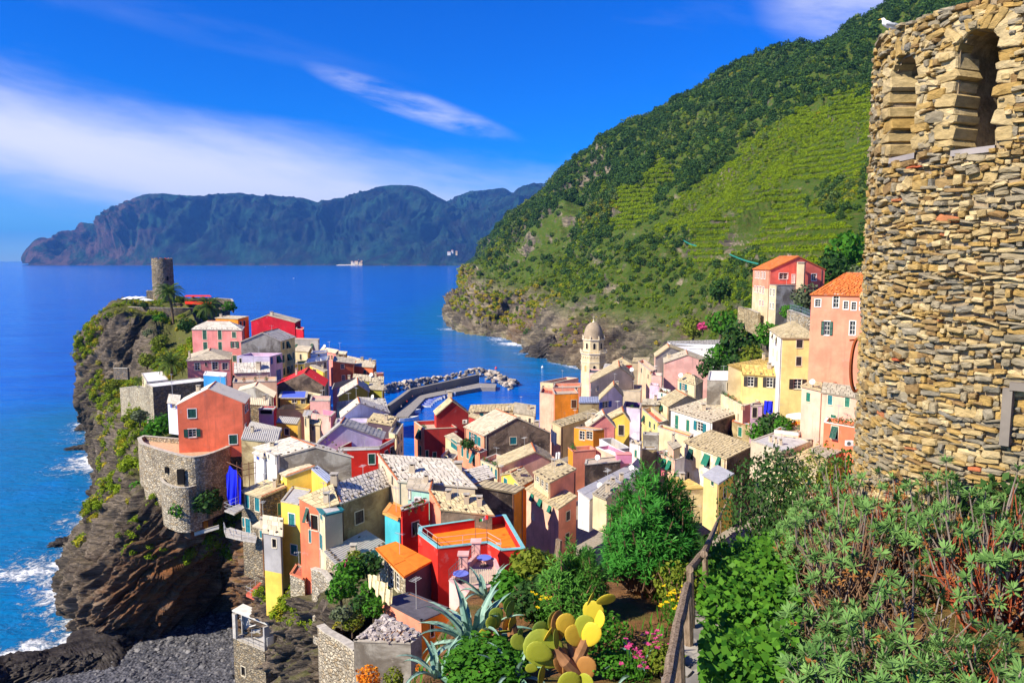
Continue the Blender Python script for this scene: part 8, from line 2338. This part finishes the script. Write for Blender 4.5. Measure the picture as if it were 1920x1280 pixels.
# ---- plants
def sprays(n,r,h,L,w,seed,spread=.9,per=9,droop=.3,z0=.1,ros=False):
 """upright stems carrying narrow leaves (oleander, euphorbia): leaf faces for a shrub of radius r and height h"""
 g = np.random.default_rng(seed); V,T,S = [],[],[]
 for i in range(n):
  a = g.uniform(0,2 * pi); q = g.uniform(0,1) ** .5; hh = h * (1 + .16 * math.sin(a * 3 + seed) + g.normal(0,.05)) * (z0 + (1 - z0) * g.uniform(.15,1) ** .7) * (1 - .35 * q * q)
  tip = np.array([math.cos(a) * q * r,math.sin(a) * q * r,hh]); ax = np.array([math.cos(a) * q * spread,math.sin(a) * q * spread,1.0]); ax /= np.linalg.norm(ax); S.append((tip,ax))
  tn = np.clip(g.normal(.5,.2),0,1)
  for k in range(per):
   b = g.uniform(0,2 * pi); e = np.cross(ax,[math.cos(b),math.sin(b),.3]); e /= np.linalg.norm(e) + 1e-9
   d = ax * g.uniform(*((-.05,.8) if ros else (.15,1.0))) + e * g.uniform(.5,1.0); d /= np.linalg.norm(d); s = np.cross(d,ax); s /= np.linalg.norm(s) + 1e-9
   l = L * g.uniform(.7,1.2); o = tip - ax * g.uniform(0,L * (.45 if ros else 1.3)); m = o + d * l * .55; t = o + d * l - ax * l * droop * g.uniform(0,1)
   V += [o,m + s * w,t,m - s * w]; T.append(np.clip(tn + g.normal(0,.12),0,1))
 V = np.array(V); return V,np.arange(len(V)).reshape(-1,4),np.array(T),S
def stems(S,base,r0,r1,mat,name,parent,frac=1.0,wob=.12,nseg=4):
 mb = MB()
 for tip,ax in S:
  if random.random() > frac: continue
  t = Vector(tip); b = Vector((base[0] + t.x * .15 + random.uniform(-.05,.05),base[1] + t.y * .15 + random.uniform(-.05,.05),base[2] - .1))
  pts = [b.lerp(t,i / nseg) + Vector((random.uniform(-wob,wob),random.uniform(-wob,wob),(random.uniform(-wob,wob) + .12 * t.z * math.sin(pi * i / nseg) * -1) if 0 < i else 0)) * (1 if 0 < i < nseg else 0) for i in range(nseg + 1)]
  mb.tube(pts,[r0 + (r1 - r0) * i / nseg for i in range(nseg + 1)],4,cap=False)
 return mb.build(name,mat,parent)
OLE = leafmat('oleander_leaf',(.022,.13,.018),(.085,.33,.045),None,.25,False,.35)
OLE2 = leafmat('pale_oleander_leaf',(.045,.15,.02),(.13,.33,.05),None,.25,False,.4)
TWIG = flat('twig_bark',(.22,.13,.075),.9,.1,.3); TWIGR = flat('red_twig',(.30,.07,.03),.8,.1,.3); TWIGG = flat('grey_twig',(.26,.21,.17),.9,.1,.3)
def oleander(label,px,py,d,r,h,n,mat,seed,L=.15,w=.011,per=16):
 b = gpt(px,py) if d is None else gat(px,py,d); root = thing('oleander',label,'shrub',b)
 V,Fq,T,S = sprays(n,r,h,L,w,seed,.75,per,.3,.08)
 link('crown',np_mesh('crown',V,Fq,mat,T),root); stems(S,(0,0,0),.03,.008,TWIG,'stems',root,.25)
 return root
oleander('tallest oleander in the middle of the garden',1218,1108,None,.80,1.95,1150,OLE,1)
oleander('rounded oleander left of the tallest one',1100,1072,None,.58,1.65,800,OLE,2)
oleander('paler low oleander with white buds in front of the left post',1075,1165,None,.52,1.1,620,OLE2,3,.12,.010)
oleander('loose dark shrub between the tallest oleander and the handrail',1312,1040,None,.65,1.3,420,OLE2,4,.17,.014)
def bush(label,px,py,d,r,h,mat,n=1600,size=.075,seed=0,name='bush',sq=1.0,aspect=1.5):
 b = gat(px,py,d); root = thing(name,label,'bush',b)
 V,Fq,T = leaf_cloud(n,size / r,900 + seed,aspect=aspect,lumps=9,shell=.35)
 V = V * np.array([r,r,h * .62]) + np.array([0,0,h * .5]); link('crown',np_mesh('crown',V,Fq,mat,T),root)
 mb = MB()
 for k in range(7): a = k * .9; mb.tube([(math.cos(a) * .05,math.sin(a) * .05,-.2),(math.cos(a) * r * .35,math.sin(a) * r * .35,h * .4),(math.cos(a) * r * .7,math.sin(a) * r * .7,h * .75)],[.03,.02,.008],5)
 mb.build('stem',TWIG,root); return root
for i,q in enumerate((('light green shrub behind the left timber posts',1000,1120,15.5,.55,.75,BUSHY,2200,.075),('leafy green shrub at the left garden edge above the agave',960,1140,13.5,.42,.55,BUSHG,1800,.07),('dense dark round shrub right of the handrail top',1445,985,25,2.0,4.0,BUSHD,3600,.085),
                       ('bright rounded shrub next to the dense dark one',1535,955,25.5,1.6,3.5,BUSHY,2800,.075),('airy tall shrub above the handrail end',1468,935,29,1.3,4.6,OLIVEL,1600,.10),('leafy shrub left of the handrail top',1335,960,28,1.1,2.6,BUSHD,2000,.10),('green shrub at the foot of the tower hill',1592,935,26,1.2,3.6,BUSHG,1800,.08),
                       ('small yellow green bush between the soil and the handrail',1268,1145,13.2,.42,.75,BUSHY,900,.04),('low bush right behind the prickly pear',1125,1225,10.8,.5,.5,BUSHG,900,.045),('bright green leafy bush at the bottom edge left of the prickly pear',915,1272,8.9,.62,.45,BUSHG,2600,.062),
                       ('dark low growth in the shade of the oleanders',1010,1160,12.4,.6,.6,BUSHD,1500,.06),('tangled weeds at the path foot near the handrail',1240,1262,9.8,.3,.35,BUSHY,1200,.04),('green weeds between the second agave and the prickly pear',1150,1270,9.2,.3,.3,BUSHG,1000,.04),
                       ('shrubby growth hiding the drop left of the agave',1005,1060,19,.6,.8,BUSHD,2400,.1),('pale shrub below the pink house at the garden edge',1030,1010,24,1.3,1.7,BUSHY,2000,.1),('dark hedge at the far garden edge behind the oleanders',1150,985,25,1.3,1.4,BUSHD,2400,.11),
                       ('rough bush beside the yellow low house',1290,960,33,2.2,2.6,BUSHD,2200,.13),('sunlit bush below the white stained house',1380,930,36,2.2,2.8,BUSHY,2200,.13),('bush on the slope under the broad sunlit roof',1480,925,38,2.4,3.0,BUSHD,2400,.13),('rounded bush on the slope below the salmon house',1560,915,36,2.0,2.6,BUSHG,2200,.12))):
 bush(*q,seed=i)
CREEP = leafmat('creeper_leaf',(.03,.12,.012),(.11,.27,.025),None,.3,False,.4)
def creeper():
 g = np.random.default_rng(5); V,T = [],[]
 for k in range(15000):
  d = g.uniform(7.2,23); px = g.uniform(1305,1490) + (d - 8) * 3.0 + (15 if d < 10 else 0); r = ray(px,1000); x = r.x / r.y * d
  z = gz(x,d) + .08 + .55 * g.random() ** 1.5 * (1 + .6 * vnoise(np.array([[x * .9,d * .9,0]]),3)[0]); s = g.uniform(.028,.066)
  n = np.array([g.normal(0,.5),-.5 + g.normal(0,.5),1.0]); n /= np.linalg.norm(n); a = np.cross(n,g.normal(size=3)); a /= np.linalg.norm(a); b = np.cross(n,a); c = np.array([x,d,z])
  V += [c - a * s,c + b * s * .8 - a * s * .2,c + a * s * 1.1,c - b * s * .8 - a * s * .2]; T.append(g.random())
 V = np.array(V); o = link('creeper',np_mesh('creeper',V,np.arange(len(V)).reshape(-1,4),CREEP,T)); tag(o,'mat of broad bright green leaves right of the stone path',None,None,'stuff')
 V,Fq,T = [],[],[]
 for k in range(9000):
  x,y = g.uniform(-3.5,4.5),g.uniform(6.5,22)
  if vnoise(np.array([[x * .7,y * .5,2.0]]),9)[0] < -.05 or (1.2 < x < 3.4 and 12.5 < y < 16.5 and g.random() < .93): continue
  z = gz(x,y); l = g.uniform(.06,.2); a = g.uniform(0,6.28); d = np.array([math.cos(a) * l * .5,math.sin(a) * l * .5,l]); s = np.array([-math.sin(a),math.cos(a),0]) * g.uniform(.008,.02); c = np.array([x,y,z])
  V += [c - s,c + s,c + d * .6 + s * .8,c + d]; T.append(g.random())
 V = np.array(V); o = link('weeds',np_mesh('weeds',V,np.arange(len(V)).reshape(-1,4),BUSHG,T)); tag(o,'thin grass and weeds over the garden soil',None,None,'stuff')
creeper()
EUP = leafmat('spurge_leaf',(.07,.165,.038),(.20,.36,.10),None,.2,False,.5); EUPD = leafmat('dry_leaf',(.20,.075,.02),(.36,.17,.05),None,.2)
def spurge(label,x,y,r,h,n,seed,L=.10,w=.009,red=False,zoff=0.0):
 b = Vector((x,y,gz(x,y) + zoff)); root = thing('spurge_shrub',label,'shrub',b)
 V,Fq,T,S = sprays(n,r,h,L,w,seed,.9,26,.05,.3,True)
 link('crown',np_mesh('crown',V,Fq,EUP,T),root)
 stems(S,(0,0,0),.02,.006,TWIGG,'stems',root,.9,.10,5)
 S2 = [(t * np.array([random.uniform(.5,1.1),random.uniform(.5,1.1),random.uniform(.6,1.0)]),a) for t,a in (S * 5)[:int(n * (4 if n < 90 else 1.7))]]
 stems(S2,(0,0,0),.016,.005,TWIGR if red else TWIG,'dry_twigs',root,1.0,.14,5)
 V,Fq,T,_ = sprays(int(n * .55),r * .95,h * .85,L * .6,w,seed + 50,.9,7,.8,.2); link('dry_leaves',np_mesh('dry_leaves',V,Fq,EUPD,T),root)
def upos(px,d): r = ray(px,1000); return r.x / r.y * d
for i,(px,d,r,h,n,red,lb) in enumerate(((1640,6.6,.80,.95,330,False,'spurge shrub at the bottom edge right of the creeper'),(1560,8.0,.65,.85,260,False,'spurge shrub half covered by the creeper'),(1610,9.6,.95,1.1,420,False,'broad spurge shrub in the middle of the bank'),(1620,12.2,1.2,1.2,420,True,'spurge shrub under the left edge of the stone tower'),
                                             (1700,10.6,1.05,1.15,400,True,'spurge shrub against the tower foot with red twigs'),(1790,9.6,1.05,1.1,380,False,'spurge shrub under the middle of the stone tower'),(1740,7.4,.95,1.05,380,False,'tangled grey twigged spurge in the centre of the bank'),(1880,8.4,1.0,1.1,330,True,'spurge shrub at the right edge under the window frame'),
                                             (1800,6.1,.9,.95,280,True,'red stemmed spurge near the lower right corner'),(1680,5.3,.5,.65,190,False,'nearest spurge shrub at the bottom of the bank'),(1920,6.0,.9,.9,240,True,'dark spurge in the lower right corner'),(1540,15.0,1.0,1.0,300,False,'dry spurge shrub beside the round shrubs'),(1530,12.0,.75,.8,280,False,'spurge shrub above the creeper'),(1770,4.7,.5,.6,110,True,'closest spurge with big leaves at the bottom edge'))):
 spurge(lb,upos(px,d),d,r,h * (1.5 if d > 8.2 else 1.1),int(n * (.17 if i in (2,4,6,11) else .34)),300 + i,L=.125 if d > 5.5 else .15,red=red,w=.012 if d > 5.5 else .014)
bush('glossy green shrub in the shade at the right edge',1915,900,9.6,.75,1.5,BUSHD,1500,.075,44); bush('yellow green shrub beside the stone window frame',1915,830,10.2,.45,2.35,BUSHY,1200,.05,45)
def climber():
 b = at(1850,850,11.3); root = thing('climbing_plant','thin rose stem with red berries climbing the tower wall','plant',b)
 pts = [at(*q) - b for q in ((1850,850,11.3),(1826,800,11.35),(1805,750,11.4),(1785,715,11.45),(1768,692,11.45))]; mb = MB(); mb.tube(pts,[.012,.01,.009,.007,.004],5); mb.build('stem',TWIG,root)
 lf = MB()
 for i in range(40):
  p = pts[0].lerp(pts[-1],random.random()) + Vector((random.uniform(-.12,.12),random.uniform(-.1,.0),random.uniform(-.08,.08))); s = random.uniform(.03,.055); r = Vector((random.uniform(-1,1),random.uniform(-.6,0),random.uniform(-1,1))).normalized(); t = r.orthogonal()
  lf.face([p - r * s,p + t * s * .5,p + r * s,p - t * s * .5])
 lf.build('leaf',BUSHG,root)
 bb = MB()
 for i in range(26): bb.lathe([(0,-.02),(.022,0),(0,.02)],6,pts[2].lerp(pts[4],random.random()) + Vector((random.uniform(-.22,.12),-.05,random.uniform(-.1,.1))))
 bb.build('berries',flat('red_berry',(.65,.05,.02),.4),root)
climber()
AG = NT('agave_leaf'); _c = AG.mix(AG.attr('tint'),(.11,.23,.17),(.34,.48,.38)); AG = AG.done(_c,.45,.35); AGE = flat('agave_edge',(.50,.52,.36),.6)
def agave(label,px,py,d,L,n,seed,zlift=0.0,tilt=(0,0)):
 g = random.Random(seed); b = gat(px,py,d) + Vector((0,0,zlift)); root = thing('agave',label,'agave',b)
 for i in range(n):
  mb = MB(); a = i * 2.4 + g.uniform(-.25,.25); el = rad(82 - 68 * (i / n)) + g.uniform(-.1,.1); l = L * g.uniform(.8,1.15); dr = rad(g.uniform(3,9) + 8 * (i / n)); dd = Vector((math.cos(a),math.sin(a),0)); s = Vector((-dd.y,dd.x,0)); p = dd * .05; e = el; row = []
  m = 9
  for k in range(m + 1):
   t = k / m; w = L * .085 * (1 - t) ** .65 * (1.0 - .35 * math.exp(-((t - .05) / .12) ** 2)) + .001; tan = dd * math.cos(e) + Vector((0,0,math.sin(e))); up = s.cross(tan); up = up if up.z > 0 or e > 1 else -up
   row.append((p - s * w + up * w * .45,p - s * w * .5 + up * w * .05,p,p + s * w * .5 + up * w * .05,p + s * w + up * w * .45,p - up * w * .35)); p = p + tan * (l / m); e -= dr * (.4 + t)
  tn = g.random()
  for r0,r1 in zip(row,row[1:]):
   for j in range(4): mb.face([r0[j],r1[j],r1[j + 1],r0[j + 1]],1 if j in () else 0,min(1,tn * .7 + (.25 if j in (0,3) else 0)))
   mb.face([r0[0],r0[5],r1[5],r1[0]],0,tn * .5); mb.face([r0[4],r1[4],r1[5],r0[5]],0,tn * .5)
  mb.build('leaf',AG,root,smooth=True)
agave('large blue green agave with arching leaves beside the pink terrace',885,1225,10.6,.88,32,3,.08)
agave('second agave behind the bright green bush with upright leaves',965,1280,8.8,.55,14,5,.05)
agave('small agave with upright blue leaves near the pink flowers',1195,1268,9.6,.48,9,8)
agave('agave with curled leaf tips in front of the slatted gate',912,1135,12.6,.62,12,11,.1)
agave('drooping agave at the lower left corner of the garden',822,1275,9.4,.6,12,13,.05)
PAD = NT('cactus_pad'); _p = PAD.pos(); _t = PAD.attr('tint'); _c = PAD.mix(PAD.ramp(_t,0,.55),(.13,.22,.035),(.34,.36,.03)); _c = PAD.mix(PAD.ramp(_t,.5,.8),_c,(.66,.47,.03)); _c = PAD.mix(PAD.ramp(_t,.82,1),_c,(.40,.19,.05)); _v = PAD.n('ShaderNodeTexVoronoi',{'Vector': _p,'Scale': 26.0}).outputs['Distance']; _c = PAD.mix(PAD.ramp(_v,0,.22,.55,0),_c,(.30,.24,.08)); PAD = PAD.done(_c,.5,.3)
_pads = {}
def pad_mesh(q):
 if q not in _pads:
  mb = MB(); n,m = 18,5; R_ = []
  for j in range(-m,m + 1):
   f = j / m; k = math.sqrt(max(0,1 - f * f)); R_.append([Vector((math.sin(2 * pi * i / n) * .36 * (.12 + .88 * k) * (1 + .18 * -math.cos(2 * pi * i / n)),f * .05,.5 - math.cos(2 * pi * i / n) * .5 * (.12 + .88 * k))) for i in range(n)])
  for a,b in zip(R_,R_[1:]):
   for i in range(n): mb.face([a[i],a[(i + 1) % n],b[(i + 1) % n],b[i]],0,q / 9)
  mb.face(R_[0],0,q / 9); mb.face(R_[-1],0,q / 9); _pads[q] = mb.data('pad',[PAD],True)
 return _pads[q]
def cactus(label,px,py,d,pads,trunk):
 """pads: (x, y of the foot, x, y of the tip, distance, tone, turn)"""
 b = at(px,py,d); root = thing('prickly_pear',label,'cactus',b)
 for (x0,y0,x1,y1,dd,q,yaw) in pads:
  a,t = at(x0,y0,dd),at(x1,y1,dd - .03); up = t - a; L = up.length; up.normalize(); s = Vector((math.cos(yaw),math.sin(yaw),0)); y = up.cross(s).normalized(); x = y.cross(up)
  o = link('pad',pad_mesh(q),root); M = Matrix(((x.x,y.x,up.x,0),(x.y,y.y,up.y,0),(x.z,y.z,up.z,0),(0,0,0,1))); o.matrix_local = Matrix.Translation(a - b) @ M @ Matrix.Diagonal((L * 1.02,L * 1.1,L,1))
 for tr in trunk:
  mb = MB(); mb.tube([at(*p) - b for p in tr],[.085,.075,.06,.05][:len(tr)] + [.05] * max(0,len(tr) - 4),9); mb.build('trunk',flat('cactus_trunk',(.30,.15,.07),.9,.1,.35),root)
cactus('main prickly pear cactus with yellow pads at the bottom of the garden',1080,1285,8.6,
       [(1060,1240,985,1195,8.5,3,.2),(1035,1232,988,1212,8.4,4,.1),(1010,1200,1014,1163,8.6,1,.3),(1020,1205,1040,1170,8.55,8,1.0),(1040,1185,1036,1146,8.65,2,.8),(1052,1200,1042,1146,8.6,9,.9),(1070,1195,1055,1150,8.55,8,.2),(1085,1210,1068,1172,8.5,8,.3),(1092,1198,1100,1152,8.5,4,-.1),(1098,1210,1118,1168,8.45,7,-.4),
  (1112,1175,1113,1125,8.5,6,-.3),(1116,1178,1128,1144,8.45,7,-.9),(1101,1138,1112,1110,8.55,6,1.1),(1118,1130,1154,1117,8.4,6,.1),(1085,1290,1062,1225,8.55,9,.9),(1095,1275,1103,1230,8.45,9,-.3),(1060,1310,1072,1258,8.2,4,.1),(1098,1300,1100,1262,8.2,4,-.6),(1015,1285,1016,1248,8.3,4,1.1),(1008,1254,985,1250,8.35,4,.2),(1030,1300,1015,1282,8.1,5,.1),(1046,1215,1040,1180,8.45,2,1.2),(985,1215,960,1192,8.7,3,.4),(978,1195,974,1178,8.75,1,.9),(1062,1262,1048,1215,8.5,9,.6),(1003,1225,1002,1238,8.4,5,.2)],
       [[(1088,1300,8.6),(1080,1255,8.55),(1075,1225,8.55),(1068,1195,8.55)],[(1080,1240,8.55),(1095,1210,8.5),(1108,1180,8.5)],[(1082,1262,8.5),(1060,1240,8.45),(1040,1215,8.5)]])
cactus('smaller prickly pear cactus beside the large agave',945,1210,9.6,
       [(925,1182,918,1155,9.5,4,.5),(932,1178,925,1148,9.55,1,.4),(930,1172,930,1138,9.65,2,.2),(912,1200,904,1178,9.5,6,.3),(922,1205,918,1180,9.5,9,.5),(930,1185,958,1182,9.45,3,.1),(950,1185,948,1158,9.6,9,.9),(955,1158,958,1126,9.6,1,.9),(952,1148,953,1120,9.65,1,.7),(962,1188,960,1155,9.6,8,1.0),(940,1212,920,1195,9.5,9,.1)],
       [[(948,1225,9.6),(938,1205,9.55),(928,1185,9.5)],[(965,1200,9.6),(958,1172,9.6)]])
def flowers(label,px,py,d,n,r,mat,h=.4,group=None):
 b = gat(px,py,d); root = thing('flowering_plant',label,'flowers',b); st,fl = MB(),MB()
 for i in range(n):
  a,q = random.uniform(0,6.3),random.random() ** .5 * r; p = Vector((math.cos(a) * q,math.sin(a) * q,h * random.uniform(.5,1.1))); st.tube([(p.x * .4,p.y * .4,-.05),p],.004,3,cap=False)
  for k in range(7):
   t = k * .9; s = random.uniform(.016,.03); c = p + Vector((math.cos(t) * s,math.sin(t) * s,random.uniform(-.01,.01))); fl.face([p,c + Vector((s * .5,0,.012)),c + Vector((0,s * .5,.02)),c - Vector((s * .4,0,-.012))])
 st.build('stems',BUSHG,root); fl.build('blossoms',mat,root)
 V,Fq,T = leaf_cloud(260,.10,70 + n,shell=.3); V = V * np.array([r,r,h * .5]) + np.array([0,0,h * .3]); link('leaves',np_mesh('leaves',V,Fq,BUSHG,T),root)
YF = leafmat('yellow_flower',(.7,.5,.01),(.85,.65,.03),None,.3)
flowers('yellow flowers beside the handrail near the bare soil',1268,1170,12,40,.25,YF,.5); flowers('yellow daisies at the top of the handrail bank',1372,985,20,40,.7,YF,.5); flowers('pink flowers below the small agave',1190,1275,9.0,20,.26,PINKF,.42); flowers('pink flowers right of the small agave',1225,1250,10.5,16,.22,PINKF,.4); flowers('yellow flowers left of the oleander pair by the prickly pear',1020,1175,12.0,22,.22,YF,.5)
